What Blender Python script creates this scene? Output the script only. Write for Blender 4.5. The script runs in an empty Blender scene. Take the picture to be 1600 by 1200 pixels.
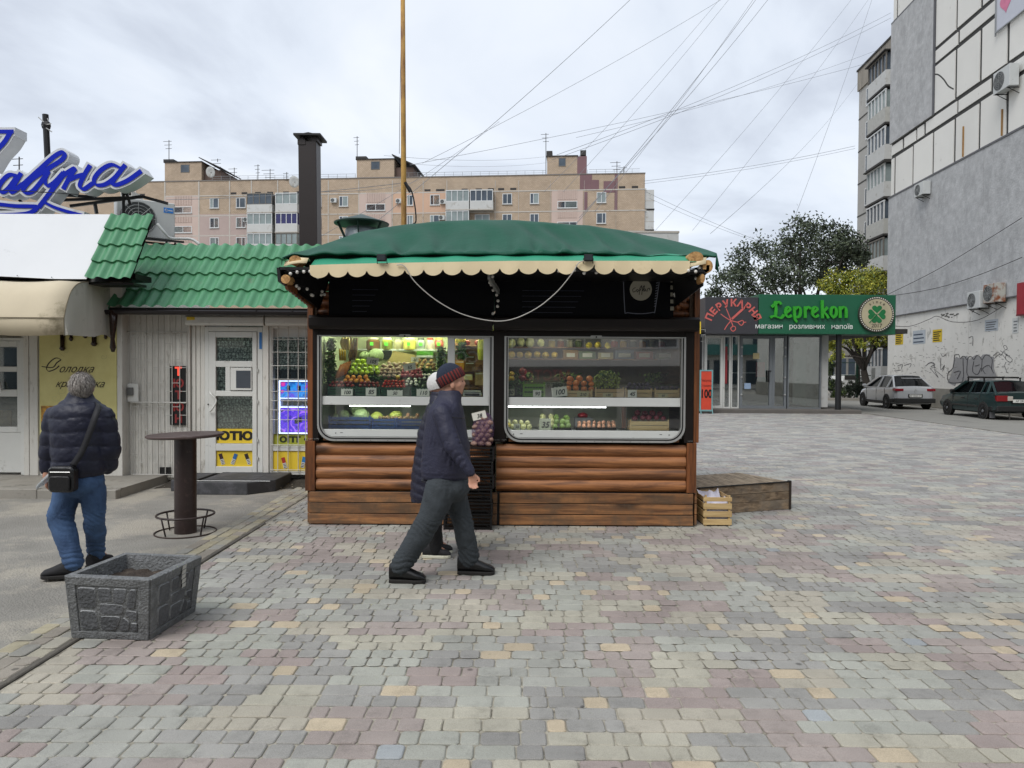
import bpy, bmesh, math, random
import numpy as np
from mathutils import Vector, Matrix
RN=random.Random(11)
sc=bpy.context.scene
COL=sc.collection
F=1150.0
PITCH=math.atan(22/F)
ROLL=0.006
CAMZ=1.64
CM=Matrix.Rotation(math.pi/2-PITCH, 3, 'X')@Matrix.Rotation(ROLL, 3, 'Z')
cd=bpy.data.cameras.new('camera')
cam=bpy.data.objects.new('camera', cd)
COL.objects.link(cam)
cam.matrix_world=Matrix.Translation((0, 0, CAMZ))@CM.to_4x4()
cd.sensor_fit='HORIZONTAL'
cd.sensor_width=36
cd.lens=F/1600*36
cd.clip_end=2000
sc.camera=cam
SUN_EL, SUN_AZ=math.radians(50), math.radians(212)
w=bpy.data.worlds.new('World')
sc.world=w
w.use_nodes=True
nt=w.node_tree
nt.nodes.clear()
N=nt.nodes.new
out=N('ShaderNodeOutputWorld');bg=N('ShaderNodeBackground')
sky=N('ShaderNodeTexSky');sky.sky_type='NISHITA';sky.sun_disc=False
sky.sun_elevation=SUN_EL;sky.sun_rotation=SUN_AZ
tc=N('ShaderNodeTexCoord');sep=N('ShaderNodeSeparateXYZ')
nt.links.new(tc.outputs['Generated'], sep.inputs[0])
def wm(op, a, b=None):
 n=N('ShaderNodeMath');n.operation=op
 for i, q in enumerate((a, b)):
  if q is None:continue
  if isinstance(q, (int, float)):n.inputs[i].default_value=q
  else:nt.links.new(q, n.inputs[i])
 return n.outputs[0]
zz=wm('ADD', wm('MAXIMUM', sep.outputs[2], 0.0), 0.22)
cmb=N('ShaderNodeCombineXYZ')
nt.links.new(wm('DIVIDE', sep.outputs[0], zz), cmb.inputs[0])
nt.links.new(wm('DIVIDE', sep.outputs[1], zz), cmb.inputs[1])
n1=N('ShaderNodeTexNoise');n1.inputs['Scale'].default_value=1.15;n1.inputs['Detail'].default_value=7;n1.inputs['Roughness'].default_value=.52
n1.inputs['Distortion'].default_value=.5
nt.links.new(cmb.outputs[0], n1.inputs['Vector'])
cr=N('ShaderNodeValToRGB')
e=cr.color_ramp.elements
e[0].position=.36;e[0].color=(5.2, 5.65, 6.5, 1)
e[1].position=.6;e[1].color=(7.9, 8.3, 8.9, 1)
x=cr.color_ramp.elements.new(.46);x.color=(6.7, 7.25, 8.1, 1)
nt.links.new(n1.outputs['Fac'], cr.inputs[0])
mx=N('ShaderNodeMixRGB');mx.inputs[0].default_value=.93
nt.links.new(sky.outputs[0], mx.inputs[1]);nt.links.new(cr.outputs[0], mx.inputs[2])
nt.links.new(mx.outputs[0], bg.inputs[0]);bg.inputs[1].default_value=.1
nt.links.new(bg.outputs[0], out.inputs[0])
sd=bpy.data.lights.new('sun', 'SUN');sd.energy=1.9;sd.angle=math.radians(35);sd.color=(1, .97, .93)
so=bpy.data.objects.new('sun', sd);COL.objects.link(so)
so.rotation_euler=Vector((math.sin(SUN_AZ)*math.cos(SUN_EL), math.cos(SUN_AZ)*math.cos(SUN_EL), math.sin(SUN_EL))).to_track_quat('Z', 'Y').to_euler()
sc.view_settings.view_transform='Standard'
sc.view_settings.look='None'
sc.view_settings.exposure=0.3
sc.view_settings.gamma=1
sc.view_settings.use_curve_mapping=False
try:
 sc.cycles.use_denoising=True
 sc.cycles.max_bounces=6;sc.cycles.diffuse_bounces=3;sc.cycles.glossy_bounces=3
 sc.cycles.transparent_max_bounces=10;sc.cycles.transmission_bounces=4
 sc.cycles.caustics_reflective=False;sc.cycles.caustics_refractive=False
except Exception:
 pass
def ray(px, py):
 return CM@Vector(((px-800)/F, -(py-600)/F, -1.0))
def at(px, py, Y):
 v=ray(px, py);t=Y/v.y
 return Vector((v.x*t, Y, CAMZ+v.z*t))
def gr(px, py, z=0.0):
 v=ray(px, py);t=(z-CAMZ)/v.z
 return Vector((v.x*t, v.y*t, z))
def onplane(px, py, p0, n):
 v=ray(px, py);c=Vector((0, 0, CAMZ));t=(Vector(p0)-c).dot(n)/v.dot(n)
 return c+v*t
def lin(h):
 h=h.lstrip('#');o=[]
 for i in(0, 2, 4):
  c=int(h[i:i+2], 16)/255
  o.append(c/12.92 if c<=.04045 else((c+.055)/1.055)**2.4)
 return tuple(o)
def col(c):
 return lin(c)if isinstance(c, str)else tuple(c)
MATS={}
def mat(name, c=(.5, .5, .5), rough=.7, var=.12, scale=3.0, metal=0.0, bump=0.0, bscale=60.0, c2=None, spot=None, spot_t=.62, sscale=2.5, stretch=(1, 1, 1), emis=None, estr=0.0, alpha=1.0, coat=0.0, rnd=0.0, attr=None, trans=0.0, spec=None, streak=None):
 if name in MATS:return MATS[name]
 m=bpy.data.materials.new(name);MATS[name]=m;m.use_nodes=True
 t=m.node_tree;b=t.nodes['Principled BSDF'];L=t.links.new;N=t.nodes.new
 b.inputs['Roughness'].default_value=rough;b.inputs['Metallic'].default_value=metal
 if spec is not None:b.inputs['Specular IOR Level'].default_value=spec
 if coat:b.inputs['Coat Weight'].default_value=coat;b.inputs['Coat Roughness'].default_value=.08
 if trans:b.inputs['Transmission Weight'].default_value=trans
 if alpha<1:b.inputs['Alpha'].default_value=alpha
 if emis is not None:
  b.inputs['Emission Color'].default_value=(*col(emis), 1);b.inputs['Emission Strength'].default_value=estr
 c=col(c)
 tcn=N('ShaderNodeTexCoord');mp=N('ShaderNodeMapping');mp.inputs['Scale'].default_value=stretch
 L(tcn.outputs['Object'], mp.inputs[0])
 ns=N('ShaderNodeTexNoise');ns.inputs['Scale'].default_value=scale;ns.inputs['Detail'].default_value=6;ns.inputs['Roughness'].default_value=.6
 L(mp.outputs[0], ns.inputs['Vector'])
 rp=N('ShaderNodeValToRGB');el=rp.color_ramp.elements
 a=tuple(max(0, k*(1-var))for k in c);z=col(c2)if c2 is not None else tuple(k*(1+var)for k in c)
 el[0].position=.3;el[0].color=(*a, 1);el[1].position=.7;el[1].color=(*z, 1)
 L(ns.outputs['Fac'], rp.inputs[0]);cur=rp.outputs[0]
 if attr:
  an=N('ShaderNodeVertexColor');an.layer_name=attr
  mm=N('ShaderNodeMixRGB');mm.blend_type='MULTIPLY';mm.inputs[0].default_value=1;L(cur, mm.inputs[1]);L(an.outputs[0], mm.inputs[2]);cur=mm.outputs[0]
 if rnd:
  oi=N('ShaderNodeObjectInfo');mr=N('ShaderNodeMapRange');mr.inputs[3].default_value=1-rnd;mr.inputs[4].default_value=1+rnd
  L(oi.outputs['Random'], mr.inputs[0]);hv=N('ShaderNodeHueSaturation');L(mr.outputs[0], hv.inputs['Value']);L(cur, hv.inputs['Color']);cur=hv.outputs[0]
 if spot is not None:
  n2=N('ShaderNodeTexNoise');n2.inputs['Scale'].default_value=sscale;n2.inputs['Detail'].default_value=9;n2.inputs['Roughness'].default_value=.7
  m2=N('ShaderNodeMapping');m2.inputs['Scale'].default_value=streak or(1, 1, 1);L(tcn.outputs['Object'], m2.inputs[0]);L(m2.outputs[0], n2.inputs['Vector'])
  r2=N('ShaderNodeValToRGB');r2.color_ramp.elements[0].position=spot_t-.06;r2.color_ramp.elements[0].color=(0, 0, 0, 1);r2.color_ramp.elements[1].position=spot_t+.06
  L(n2.outputs['Fac'], r2.inputs[0]);mq=N('ShaderNodeMixRGB');L(r2.outputs[0], mq.inputs[0]);L(cur, mq.inputs[1]);mq.inputs[2].default_value=(*col(spot), 1);cur=mq.outputs[0]
 L(cur, b.inputs['Base Color'])
 if bump:
  n3=N('ShaderNodeTexNoise');n3.inputs['Scale'].default_value=bscale;n3.inputs['Detail'].default_value=4;L(mp.outputs[0], n3.inputs['Vector'])
  bn=N('ShaderNodeBump');bn.inputs['Strength'].default_value=bump;bn.inputs['Distance'].default_value=.02;L(n3.outputs['Fac'], bn.inputs['Height']);L(bn.outputs[0], b.inputs['Normal'])
 return m
def wood(name, c, c2, axis='X', rough=.5, knots=True, scale=1.0, rnd=.12, gray=None):
 if name in MATS:return MATS[name]
 m=bpy.data.materials.new(name);MATS[name]=m;m.use_nodes=True
 t=m.node_tree;b=t.nodes['Principled BSDF'];L=t.links.new;N=t.nodes.new
 b.inputs['Roughness'].default_value=rough
 tcn=N('ShaderNodeTexCoord');oi=N('ShaderNodeObjectInfo');ad=N('ShaderNodeVectorMath');ad.operation='ADD'
 ml=N('ShaderNodeVectorMath');ml.operation='SCALE';ml.inputs['Scale'].default_value=30
 cx=N('ShaderNodeCombineXYZ')
 for i in range(3):L(oi.outputs['Random'], cx.inputs[i])
 L(cx.outputs[0], ml.inputs[0]);L(tcn.outputs['Object'], ad.inputs[0]);L(ml.outputs[0], ad.inputs[1])
 mp=N('ShaderNodeMapping');s={'X':(.9, 14, 14), 'Y':(14, .9, 14), 'Z':(14, 14, .9)}[axis]
 mp.inputs['Scale'].default_value=tuple(k*scale for k in s);L(ad.outputs[0], mp.inputs[0])
 n1=N('ShaderNodeTexNoise');n1.inputs['Scale'].default_value=1.6;n1.inputs['Detail'].default_value=8;n1.inputs['Roughness'].default_value=.65;n1.inputs['Distortion'].default_value=.6
 L(mp.outputs[0], n1.inputs['Vector'])
 rp=N('ShaderNodeValToRGB');el=rp.color_ramp.elements;el[0].position=.38;el[0].color=(*col(c2), 1);el[1].position=.6;el[1].color=(*col(c), 1)
 L(n1.outputs['Fac'], rp.inputs[0]);cur=rp.outputs[0]
 if knots:
  v=N('ShaderNodeTexVoronoi');mk=N('ShaderNodeMapping');q={'X':(1.6, 5, 5), 'Y':(5, 1.6, 5), 'Z':(5, 5, 1.6)}[axis]
  mk.inputs['Scale'].default_value=q;L(ad.outputs[0], mk.inputs[0]);L(mk.outputs[0], v.inputs['Vector']);v.inputs['Scale'].default_value=.8
  r2=N('ShaderNodeValToRGB');r2.color_ramp.elements[0].position=.1;r2.color_ramp.elements[0].color=(.9, .9, .9, 1);r2.color_ramp.elements[1].position=.24;r2.color_ramp.elements[1].color=(0, 0, 0, 1)
  L(v.outputs['Distance'], r2.inputs[0]);mq=N('ShaderNodeMixRGB');L(r2.outputs[0], mq.inputs[0]);L(cur, mq.inputs[1]);mq.inputs[2].default_value=(*[k*.35 for k in col(c2)], 1);cur=mq.outputs[0]
 if gray:
  n2=N('ShaderNodeTexNoise');n2.inputs['Scale'].default_value=3;n2.inputs['Detail'].default_value=8;n2.inputs['Roughness'].default_value=.7;L(ad.outputs[0], n2.inputs['Vector'])
  r3=N('ShaderNodeValToRGB');r3.color_ramp.elements[0].position=.45;r3.color_ramp.elements[0].color=(0, 0, 0, 1);r3.color_ramp.elements[1].position=.62;r3.color_ramp.elements[1].color=(.8, .8, .8, 1)
  L(n2.outputs['Fac'], r3.inputs[0]);mg=N('ShaderNodeMixRGB');L(r3.outputs[0], mg.inputs[0]);L(cur, mg.inputs[1]);mg.inputs[2].default_value=(*col(gray), 1);cur=mg.outputs[0]
 mr=N('ShaderNodeMapRange');mr.inputs[3].default_value=1-rnd;mr.inputs[4].default_value=1+rnd;L(oi.outputs['Random'], mr.inputs[0])
 hv=N('ShaderNodeHueSaturation');L(mr.outputs[0], hv.inputs['Value']);L(cur, hv.inputs['Color']);L(hv.outputs[0], b.inputs['Base Color'])
 bn=N('ShaderNodeBump');bn.inputs['Strength'].default_value=.25;bn.inputs['Distance'].default_value=.01;L(n1.outputs['Fac'], bn.inputs['Height']);L(bn.outputs[0], b.inputs['Normal'])
 return m
def glassmat(name, tint=(.9, .95, .93), refl=.12, rough=.02, haze=.0):
 """thin pane: transparent mixed with a glossy reflection by Fresnel"""
 if name in MATS:return MATS[name]
 m=bpy.data.materials.new(name);MATS[name]=m;m.use_nodes=True
 t=m.node_tree;t.nodes.clear();N=t.nodes.new;L=t.links.new
 o=N('ShaderNodeOutputMaterial');tr=N('ShaderNodeBsdfTransparent');tr.inputs[0].default_value=(*tint, 1)
 gl=N('ShaderNodeBsdfGlossy');gl.inputs['Roughness'].default_value=rough;gl.inputs[0].default_value=(1, 1, 1, 1)
 fr=N('ShaderNodeFresnel');fr.inputs[0].default_value=1.5
 mn=N('ShaderNodeMath');mn.operation='ADD';mn.inputs[1].default_value=refl;L(fr.outputs[0], mn.inputs[0])
 mi=N('ShaderNodeMixShader');L(mn.outputs[0], mi.inputs[0]);L(tr.outputs[0], mi.inputs[1]);L(gl.outputs[0], mi.inputs[2]);df=N('ShaderNodeBsdfDiffuse');df.inputs[0].default_value=(.7, .7, .68, 1);ms=N('ShaderNodeMixShader');ms.inputs[0].default_value=haze;L(mi.outputs[0], ms.inputs[1]);L(df.outputs[0], ms.inputs[2]);L(ms.outputs[0], o.inputs[0])  # pale diffuse share paints reflected haze into the pane
 return m
WMX={}
def W(o):
 return WMX.get(o.name, Matrix.Identity(4))
def tag(o, label=None, cat=None, group=None, kind=None):
 if label:o['label']=label
 if cat:o['category']=cat
 if group:o['group']=group
 if kind:o['kind']=kind
 return o
def thing(name, label, cat, loc=(0, 0, 0), rz=0.0, group=None, kind=None):
 o=bpy.data.objects.new(name, None);COL.objects.link(o);o.empty_display_size=.1
 M=Matrix.Translation(Vector(loc))@Matrix.Rotation(rz, 4, 'Z');o.matrix_basis=M;WMX[o.name]=M
 return tag(o, label, cat, group, kind)
def link(name, data, parent=None, M=None):
 """object with WORLD matrix M under parent"""
 o=bpy.data.objects.new(name, data);COL.objects.link(o)
 M=M if M is not None else(W(parent)if parent else Matrix.Identity(4))
 if parent is not None:
  o.parent=parent;o.matrix_basis=W(parent).inverted()@M
 else:
  o.matrix_basis=M
 WMX[o.name]=M
 return o
def T(x, y, z):return Matrix.Translation((x, y, z))
def RZ(a):return Matrix.Rotation(a, 4, 'Z')
def RX(a):return Matrix.Rotation(a, 4, 'X')
def RY(a):return Matrix.Rotation(a, 4, 'Y')
class MB:
 def __init__(s):s.v=[];s.f=[];s.m=[];s.c=[]
 def add(s, vs, fs, m=0, M=None, c=None):
  b=len(s.v)
  s.v+=[tuple(M@Vector(q))if M is not None else tuple(q)for q in vs]
  s.f+=[tuple(b+i for i in f)for f in fs];s.m+=[m]*len(fs)
  if c is not None:s.c+=[c]*len(fs)
  return s
 def box(s, x0, x1, y0, y1, z0, z1, m=0, M=None, c=None):
  if x0>x1:x0, x1=x1, x0
  if y0>y1:y0, y1=y1, y0
  if z0>z1:z0, z1=z1, z0
  v=[(x0, y0, z0), (x1, y0, z0), (x1, y1, z0), (x0, y1, z0), (x0, y0, z1), (x1, y0, z1), (x1, y1, z1), (x0, y1, z1)]
  return s.add(v, [(0, 3, 2, 1), (4, 5, 6, 7), (0, 1, 5, 4), (1, 2, 6, 5), (2, 3, 7, 6), (3, 0, 4, 7)], m, M, c)
 def beam(s, a, b, wd, ht=None, m=0):
  """box bar between points a and b"""
  a=Vector(a);b=Vector(b);ht=ht or wd;d=b-a;Q=d.to_track_quat('X', 'Z').to_matrix().to_4x4()
  return s.box(0, d.length, -wd/2, wd/2, -ht/2, ht/2, m, T(*a)@Q)
 def prism(s, poly, lo, hi, axis='Y', m=0, M=None):
  """extrude polygon (u,v) along axis: Y -> (u,y,v); X -> (x,u,v); Z -> (u,v,z)"""
  n=len(poly)
  g={'Y':lambda u, v, t:(u, t, v), 'X':lambda u, v, t:(t, u, v), 'Z':lambda u, v, t:(u, v, t)}[axis]
  vs=[g(u, v, lo)for u, v in poly]+[g(u, v, hi)for u, v in poly]
  fs=[tuple(range(n)), tuple(range(2*n-1, n-1, -1))]+[(i, n+i, n+(i+1)%n, (i+1)%n)for i in range(n)]
  return s.add(vs, fs, m, M)
 def tube(s, pts, r, n=6, m=0, cap=True, M=None):
  pts=[Vector(p)for p in pts];k=len(pts);rs=r if isinstance(r, (list, tuple))else[r]*k
  vs=[];up=Vector((0, 0, 1));prev=None
  for i, p in enumerate(pts):
   d=(pts[min(i+1, k-1)]-pts[max(i-1, 0)]).normalized()
   if prev is None:
    a=d.cross(up if abs(d.z)<.9 else Vector((1, 0, 0))).normalized()
   else:
    a=(prev-d*prev.dot(d)).normalized()
   prev=a;b=d.cross(a)
   for j in range(n):
    t=2*math.pi*j/n;vs.append(p+(a*math.cos(t)+b*math.sin(t))*rs[i])
  fs=[(i*n+j, i*n+(j+1)%n, (i+1)*n+(j+1)%n, (i+1)*n+j)for i in range(k-1)for j in range(n)]
  if cap:fs+=[tuple(range(n-1, -1, -1)), tuple(range((k-1)*n, k*n))]
  return s.add(vs, fs, m, M)
 def lathe(s, prof, c=(0, 0, 0), n=16, m=0, M=None, cap=True):
  vs=[];k=len(prof)
  for r, z in prof:
   for j in range(n):
    t=2*math.pi*j/n;vs.append((c[0]+r*math.cos(t), c[1]+r*math.sin(t), c[2]+z))
  fs=[(i*n+j, i*n+(j+1)%n, (i+1)*n+(j+1)%n, (i+1)*n+j)for i in range(k-1)for j in range(n)]
  if cap:fs+=[tuple(range(n-1, -1, -1)), tuple(range((k-1)*n, k*n))]
  return s.add(vs, fs, m, M)
 def ball(s, c, r, nu=12, nv=8, m=0, M=None):
  rx, ry, rz=r if isinstance(r, (tuple, list, Vector))else(r, r, r)
  vs=[(c[0], c[1], c[2]-rz)]
  for i in range(1, nv):
   a=-math.pi/2+math.pi*i/nv
   for j in range(nu):
    t=2*math.pi*j/nu;vs.append((c[0]+rx*math.cos(a)*math.cos(t), c[1]+ry*math.cos(a)*math.sin(t), c[2]+rz*math.sin(a)))
  vs.append((c[0], c[1], c[2]+rz));q=len(vs)-1;fs=[]
  for j in range(nu):
   fs.append((0, 1+(j+1)%nu, 1+j));fs.append((q, 1+(nv-2)*nu+j, 1+(nv-2)*nu+(j+1)%nu))
   for i in range(nv-2):fs.append((1+i*nu+j, 1+i*nu+(j+1)%nu, 1+(i+1)*nu+(j+1)%nu, 1+(i+1)*nu+j))
  return s.add(vs, fs, m, M)
 def grid(s, rows, m=0, closed=False):
  h=len(rows);wd=len(rows[0]);vs=[p for r in rows for p in r];fs=[]
  for i in range(h-1):
   for j in range(wd if closed else wd-1):
    fs.append((i*wd+j, i*wd+(j+1)%wd, (i+1)*wd+(j+1)%wd, (i+1)*wd+j))
  return s.add(vs, fs, m)
 def quad(s, a, b, c, d, m=0):return s.add([a, b, c, d], [(0, 1, 2, 3)], m)
 def mesh(s, name, mats, smooth=False, bevel=0.0, inv=None, solid=0.0, auto=None):
  me=bpy.data.meshes.new(name)
  vs=s.v if inv is None else[tuple(inv@Vector(q))for q in s.v]
  me.from_pydata(vs, [], s.f)
  for q in(mats if isinstance(mats, (list, tuple))else[mats]):me.materials.append(q)
  if any(s.m):me.polygons.foreach_set('material_index', s.m)
  if s.c:
   at_=me.color_attributes.new('col', 'FLOAT_COLOR', 'CORNER');a=np.empty((len(me.loops), 4), 'f');i=0
   for p, c in zip(s.f, s.c):
    a[i:i+len(p)]=(*c, 1);i+=len(p)
   at_.data.foreach_set('color', a.ravel())
  if bevel or solid or True:
   bm=bmesh.new();bm.from_mesh(me)
   if not s.c and len(s.f)<60000:bmesh.ops.recalc_face_normals(bm, faces=bm.faces)
   if solid:bmesh.ops.solidify(bm, geom=bm.faces[:], thickness=solid)
   if bevel:
    es=[q for q in bm.edges if len(q.link_faces)==2 and q.calc_face_angle(0)>.6]
    bmesh.ops.bevel(bm, geom=es, offset=bevel, segments=1, affect='EDGES', clamp_overlap=True)
   bm.to_mesh(me);bm.free()
  if smooth:
   me.polygons.foreach_set('use_smooth', [True]*len(me.polygons))
   if auto:me.set_sharp_from_angle(angle=math.radians(auto))
  me.update()
  return me
 def build(s, name, mats, parent=None, smooth=False, bevel=0.0, local=False, solid=0.0, auto=None, label=None):
  inv=None if(parent is None or local)else W(parent).inverted()
  o=link(name, s.mesh(name, mats, smooth, bevel, inv, solid, auto), parent)
  if label:o['label']=label
  return o
def rect(u0, u1, v0, v1):return[(u0, v0), (u1, v0), (u1, v1), (u0, v1)]
def rrect(u0, u1, v0, v1, r, n=5, corners='0123'):
 o=[]
 for k, (cx, cy, a0)in enumerate(((u0+r, v0+r, 180), (u1-r, v0+r, 270), (u1-r, v1-r, 0), (u0+r, v1-r, 90))):
  if str(k)in corners:
   for i in range(n+1):
    a=math.radians(a0+90*i/n);o.append((cx+r*math.cos(a), cy+r*math.sin(a)))
  else:o.append(((u0, v0), (u1, v0), (u1, v1), (u0, v1))[k])
 return o
def ring(mb, outer, inner, y0, y1, m=0, M=None, g=None):
 """frame between two loops of equal length in xz, between y0 (front) and y1"""
 n=len(outer);vs=[]
 for(lp, y)in((outer, y0), (inner, y0), (inner, y1), (outer, y1)):vs+=[(u, y, v)for u, v in lp]
 fs=[(k*n+i, k*n+(i+1)%n, ((k+1)%4)*n+(i+1)%n, ((k+1)%4)*n+i)for k in range(4)for i in range(n)]
 return mb.add(vs, fs, m, M)
def text(body, loc, cap, mtl, parent, yaw=0.0, ext=.002, align='CENTER', sx=1.0, shear=0.0, space=1.0, name='lettering', bold=0.0, roll=0.0, tilt=0.0, M=None, top=None):
 c=bpy.data.curves.new(name, 'FONT');c.body=body;c.size=cap/.72;c.align_x=align;c.extrude=ext;c.shear=shear;c.space_character=space
 c.offset=bold*cap;c.resolution_u=3;c.materials.append(mtl)
 MM=M if M is not None else T(*loc)@RZ(yaw)@RX(math.pi/2+tilt)@RZ(roll)@Matrix.Diagonal((sx, 1, 1, 1))
 o=link(name, c, parent, MM)
 if top:tag(o, *top)
 return o
def smooth_path(pts, n=6, closed=False):
 P=[Vector((*p, 0))if len(p)==2 else Vector(p)for p in pts]
 if len(P)<3:return P
 o=[];k=len(P)
 for i in range(k if closed else k-1):
  g=lambda j:P[j%k]if closed else P[max(0, min(k-1, j))]
  a, b, c, d=g(i-1), g(i), g(i+1), g(i+2)
  for t in range(n):
   t/=n
   o.append(.5*((2*b)+(c-a)*t+(2*a-5*b+4*c-d)*t*t+(3*b-a-3*c+d)*t**3))
 o.append(P[0]if closed else P[-1])
 return o
def strokes(mb, lines, fn, width, pen=math.radians(40), thin=.45, depth=.0, lift=0.0004, grow=0.0, m=0, sm=5, side=None):
 """calligraphic strokes: lines in drawing units; fn(u,v,w)->xyz ; w = distance off the surface towards the viewer"""
 for li, ln in enumerate(lines):
  P=smooth_path(ln, sm)if sm else[Vector((*p, 0))for p in ln]
  k=len(P);rows=[]
  for i, p in enumerate(P):
   d=(P[min(i+1, k-1)]-P[max(i-1, 0)])
   if d.length<1e-6:continue
   d.normalize();ang=math.atan2(d.y, d.x);wd=width*(thin+(1-thin)*abs(math.sin(ang-pen)))/2+grow
   nn=Vector((-d.y, d.x, 0));e=Vector((0, 0, 0))
   if i==0:e=-d*wd*.6
   if i==k-1:e=d*wd*.6
   l=lift*(li+1)+lift*.05*i;a=p+nn*wd+e;b=p-nn*wd+e
   rows.append([fn(a.x, a.y, l), fn(b.x, b.y, l), fn(b.x, b.y, l-depth), fn(a.x, a.y, l-depth)])
  if len(rows)<2:continue
  if depth:
   vs=[q for r in rows for q in r];h=len(rows)
   fs=[(i*4+j, i*4+(j+1)%4, (i+1)*4+(j+1)%4, (i+1)*4+j)for i in range(h-1)for j in range(4)]+[(0, 1, 2, 3), tuple((h-1)*4+q for q in(3, 2, 1, 0))]
   mb.add(vs, fs, m)
  else:
   mb.grid([[r[0], r[1]]for r in rows], m)
 return mb
def organic(name, build, voxel, mtl, parent=None, smooth=4, disp=None, M=None, fac=.5):
 """closed shapes in `build` (an MB, world coordinates) fused into one continuous skin"""
 me=build.mesh(name+'_src', mtl)
 t=bpy.data.objects.new('tmp_src', me);COL.objects.link(t)
 r=t.modifiers.new('r', 'REMESH');r.mode='VOXEL';r.voxel_size=voxel
 if smooth:
  s=t.modifiers.new('s', 'SMOOTH');s.iterations=smooth;s.factor=fac
 dg=bpy.context.evaluated_depsgraph_get()
 ev=t.evaluated_get(dg);m2=bpy.data.meshes.new_from_object(ev)
 bpy.data.objects.remove(t);bpy.data.meshes.remove(me)
 n=len(m2.vertices);co=np.empty(n*3, 'f');m2.vertices.foreach_get('co', co);co=co.reshape(-1, 3)
 if disp is not None:
  no=np.empty(n*3, 'f');m2.vertices.foreach_get('normal', no);no=no.reshape(-1, 3)
  co=co+no*disp(co, no)[:, None]
 if parent is not None:
  inv=np.array(W(parent).inverted());co=co@inv[:3, :3].T+inv[:3, 3]
 elif M is not None:
  inv=np.array(M.inverted());co=co@inv[:3, :3].T+inv[:3, 3]
 m2.vertices.foreach_set('co', co.astype('f').ravel());m2.name=name
 m2.materials.clear();m2.materials.append(mtl)
 m2.polygons.foreach_set('use_smooth', [True]*len(m2.polygons));m2.update()
 return link(name, m2, parent, None if parent is not None else M)
def capsule(mb, a, ra, b, rb, n=12):
 a=Vector(a);b=Vector(b);d=b-a;L=max(d.length, 1e-5);u=d/L;pts=[a-u*ra*.95];rs=[ra*.3]
 pts.append(a-u*ra*.6);rs.append(ra*.8)
 for i in range(5):
  t=i/4;pts.append(a.lerp(b, t));rs.append(ra+(rb-ra)*t)
 pts+=[b+u*rb*.6, b+u*rb*.95];rs+=[rb*.8, rb*.3]
 mb.tube(pts, rs, n)
def ring_body(mb, secs, n=20):
 """stack of ellipse sections (cx,cy,cz,rx,ry) closed at both ends"""
 rows=[]
 for(cx, cy, cz, rx, ry)in secs:
  rows.append([(cx+rx*math.cos(2*math.pi*j/n), cy+ry*math.sin(2*math.pi*j/n), cz)for j in range(n)])
 k=len(rows);mb.grid(rows, closed=True)
 mb.add(rows[0], [tuple(range(n-1, -1, -1))]);mb.add(rows[-1], [tuple(range(n))])
def inst(name, me, parent, loc, rot=(0, 0, 0), s=1.0, mtl=None):
 o=bpy.data.objects.new(name, me);COL.objects.link(o)
 sv=s if isinstance(s, (tuple, list))else(s, s, s)
 from mathutils import Euler
 M=T(*loc)@Euler(rot).to_matrix().to_4x4()@Matrix.Diagonal((*sv, 1))
 WMX[o.name]=M.copy()
 if parent is not None:o.parent=parent;M=W(parent).inverted()@M
 o.matrix_basis=M
 return o
def copy_tree(o, parent=None):
 c=o.copy();COL.objects.link(c);c.parent=parent
 if parent is None:WMX[c.name]=c.matrix_basis.copy()
 for ch in list(o.children):copy_tree(ch, c)
 return c
# ================= ground, paving, road =================
asph=mat('worn_asphalt', '#8a8780', .9, .16, 1.6, bump=.8, bscale=70, spot='#a39d91', spot_t=.53, sscale=1.1)
roadm=mat('road_asphalt', '#85847f', .88, .07, .6, bump=.3, bscale=60, spot='#757470', spot_t=.6, sscale=.5)
concm=mat('concrete', '#8f8b83', .85, .12, 2.5, bump=.3, bscale=70, spot='#6e6a63', spot_t=.62, sscale=3)
kerbm=mat('old_kerb', '#5a564f', .9, .2, 3, bump=.4, bscale=60)
g=MB();g.grid([[(-250+50*i, -60+42*j, -.02)for i in range(11)]for j in range(11)])
tag(g.build('ground', asph), kind='structure')
g=MB()
def redge(y):return 13.35+(y-19.4)*.045+.15
rows=[]
for y in(-4, 6, 14, 22, 29, 36, 44, 60, 75):
 rows.append([(redge(y)+.12, y, -.014), (19.0+(y-34.3)*.073+.6, y, -.014)])
g.grid(rows)
tag(g.build('road', roadm), kind='structure')
g=MB()
for i in range(30):
 y=-1+i;a=redge(y)
 g.box(a, a+.1, y+.006, y+.994, -.03, .004+RN.uniform(-.004, .004))
tag(g.build('road_kerb', kerbm, bevel=.008), kind='structure')
plaza=tag(thing('plaza_paving', None, None, (0, 0, 0)), kind='structure')
PAL=[('#a7a898', 0), ('#95928b', 0), ('#b3ac92', 0), ('#a59087', 0), ('#a3a396', 0), ('#9d9a92', 0), ('#b2a88f', 0), ('#a59389', 0)]
PAL=[lin(p[0])for p in PAL];OR=lin('#c9b184');BL=lin('#9aa2a6')
def tone(c, k, s):
 g_=sum(c)/3
 return tuple(k*(g_+(q-g_)*s)for q in c)
prn=random.Random(5)
P=[]
pitch=.1205;r=0;y=2.35
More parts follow.
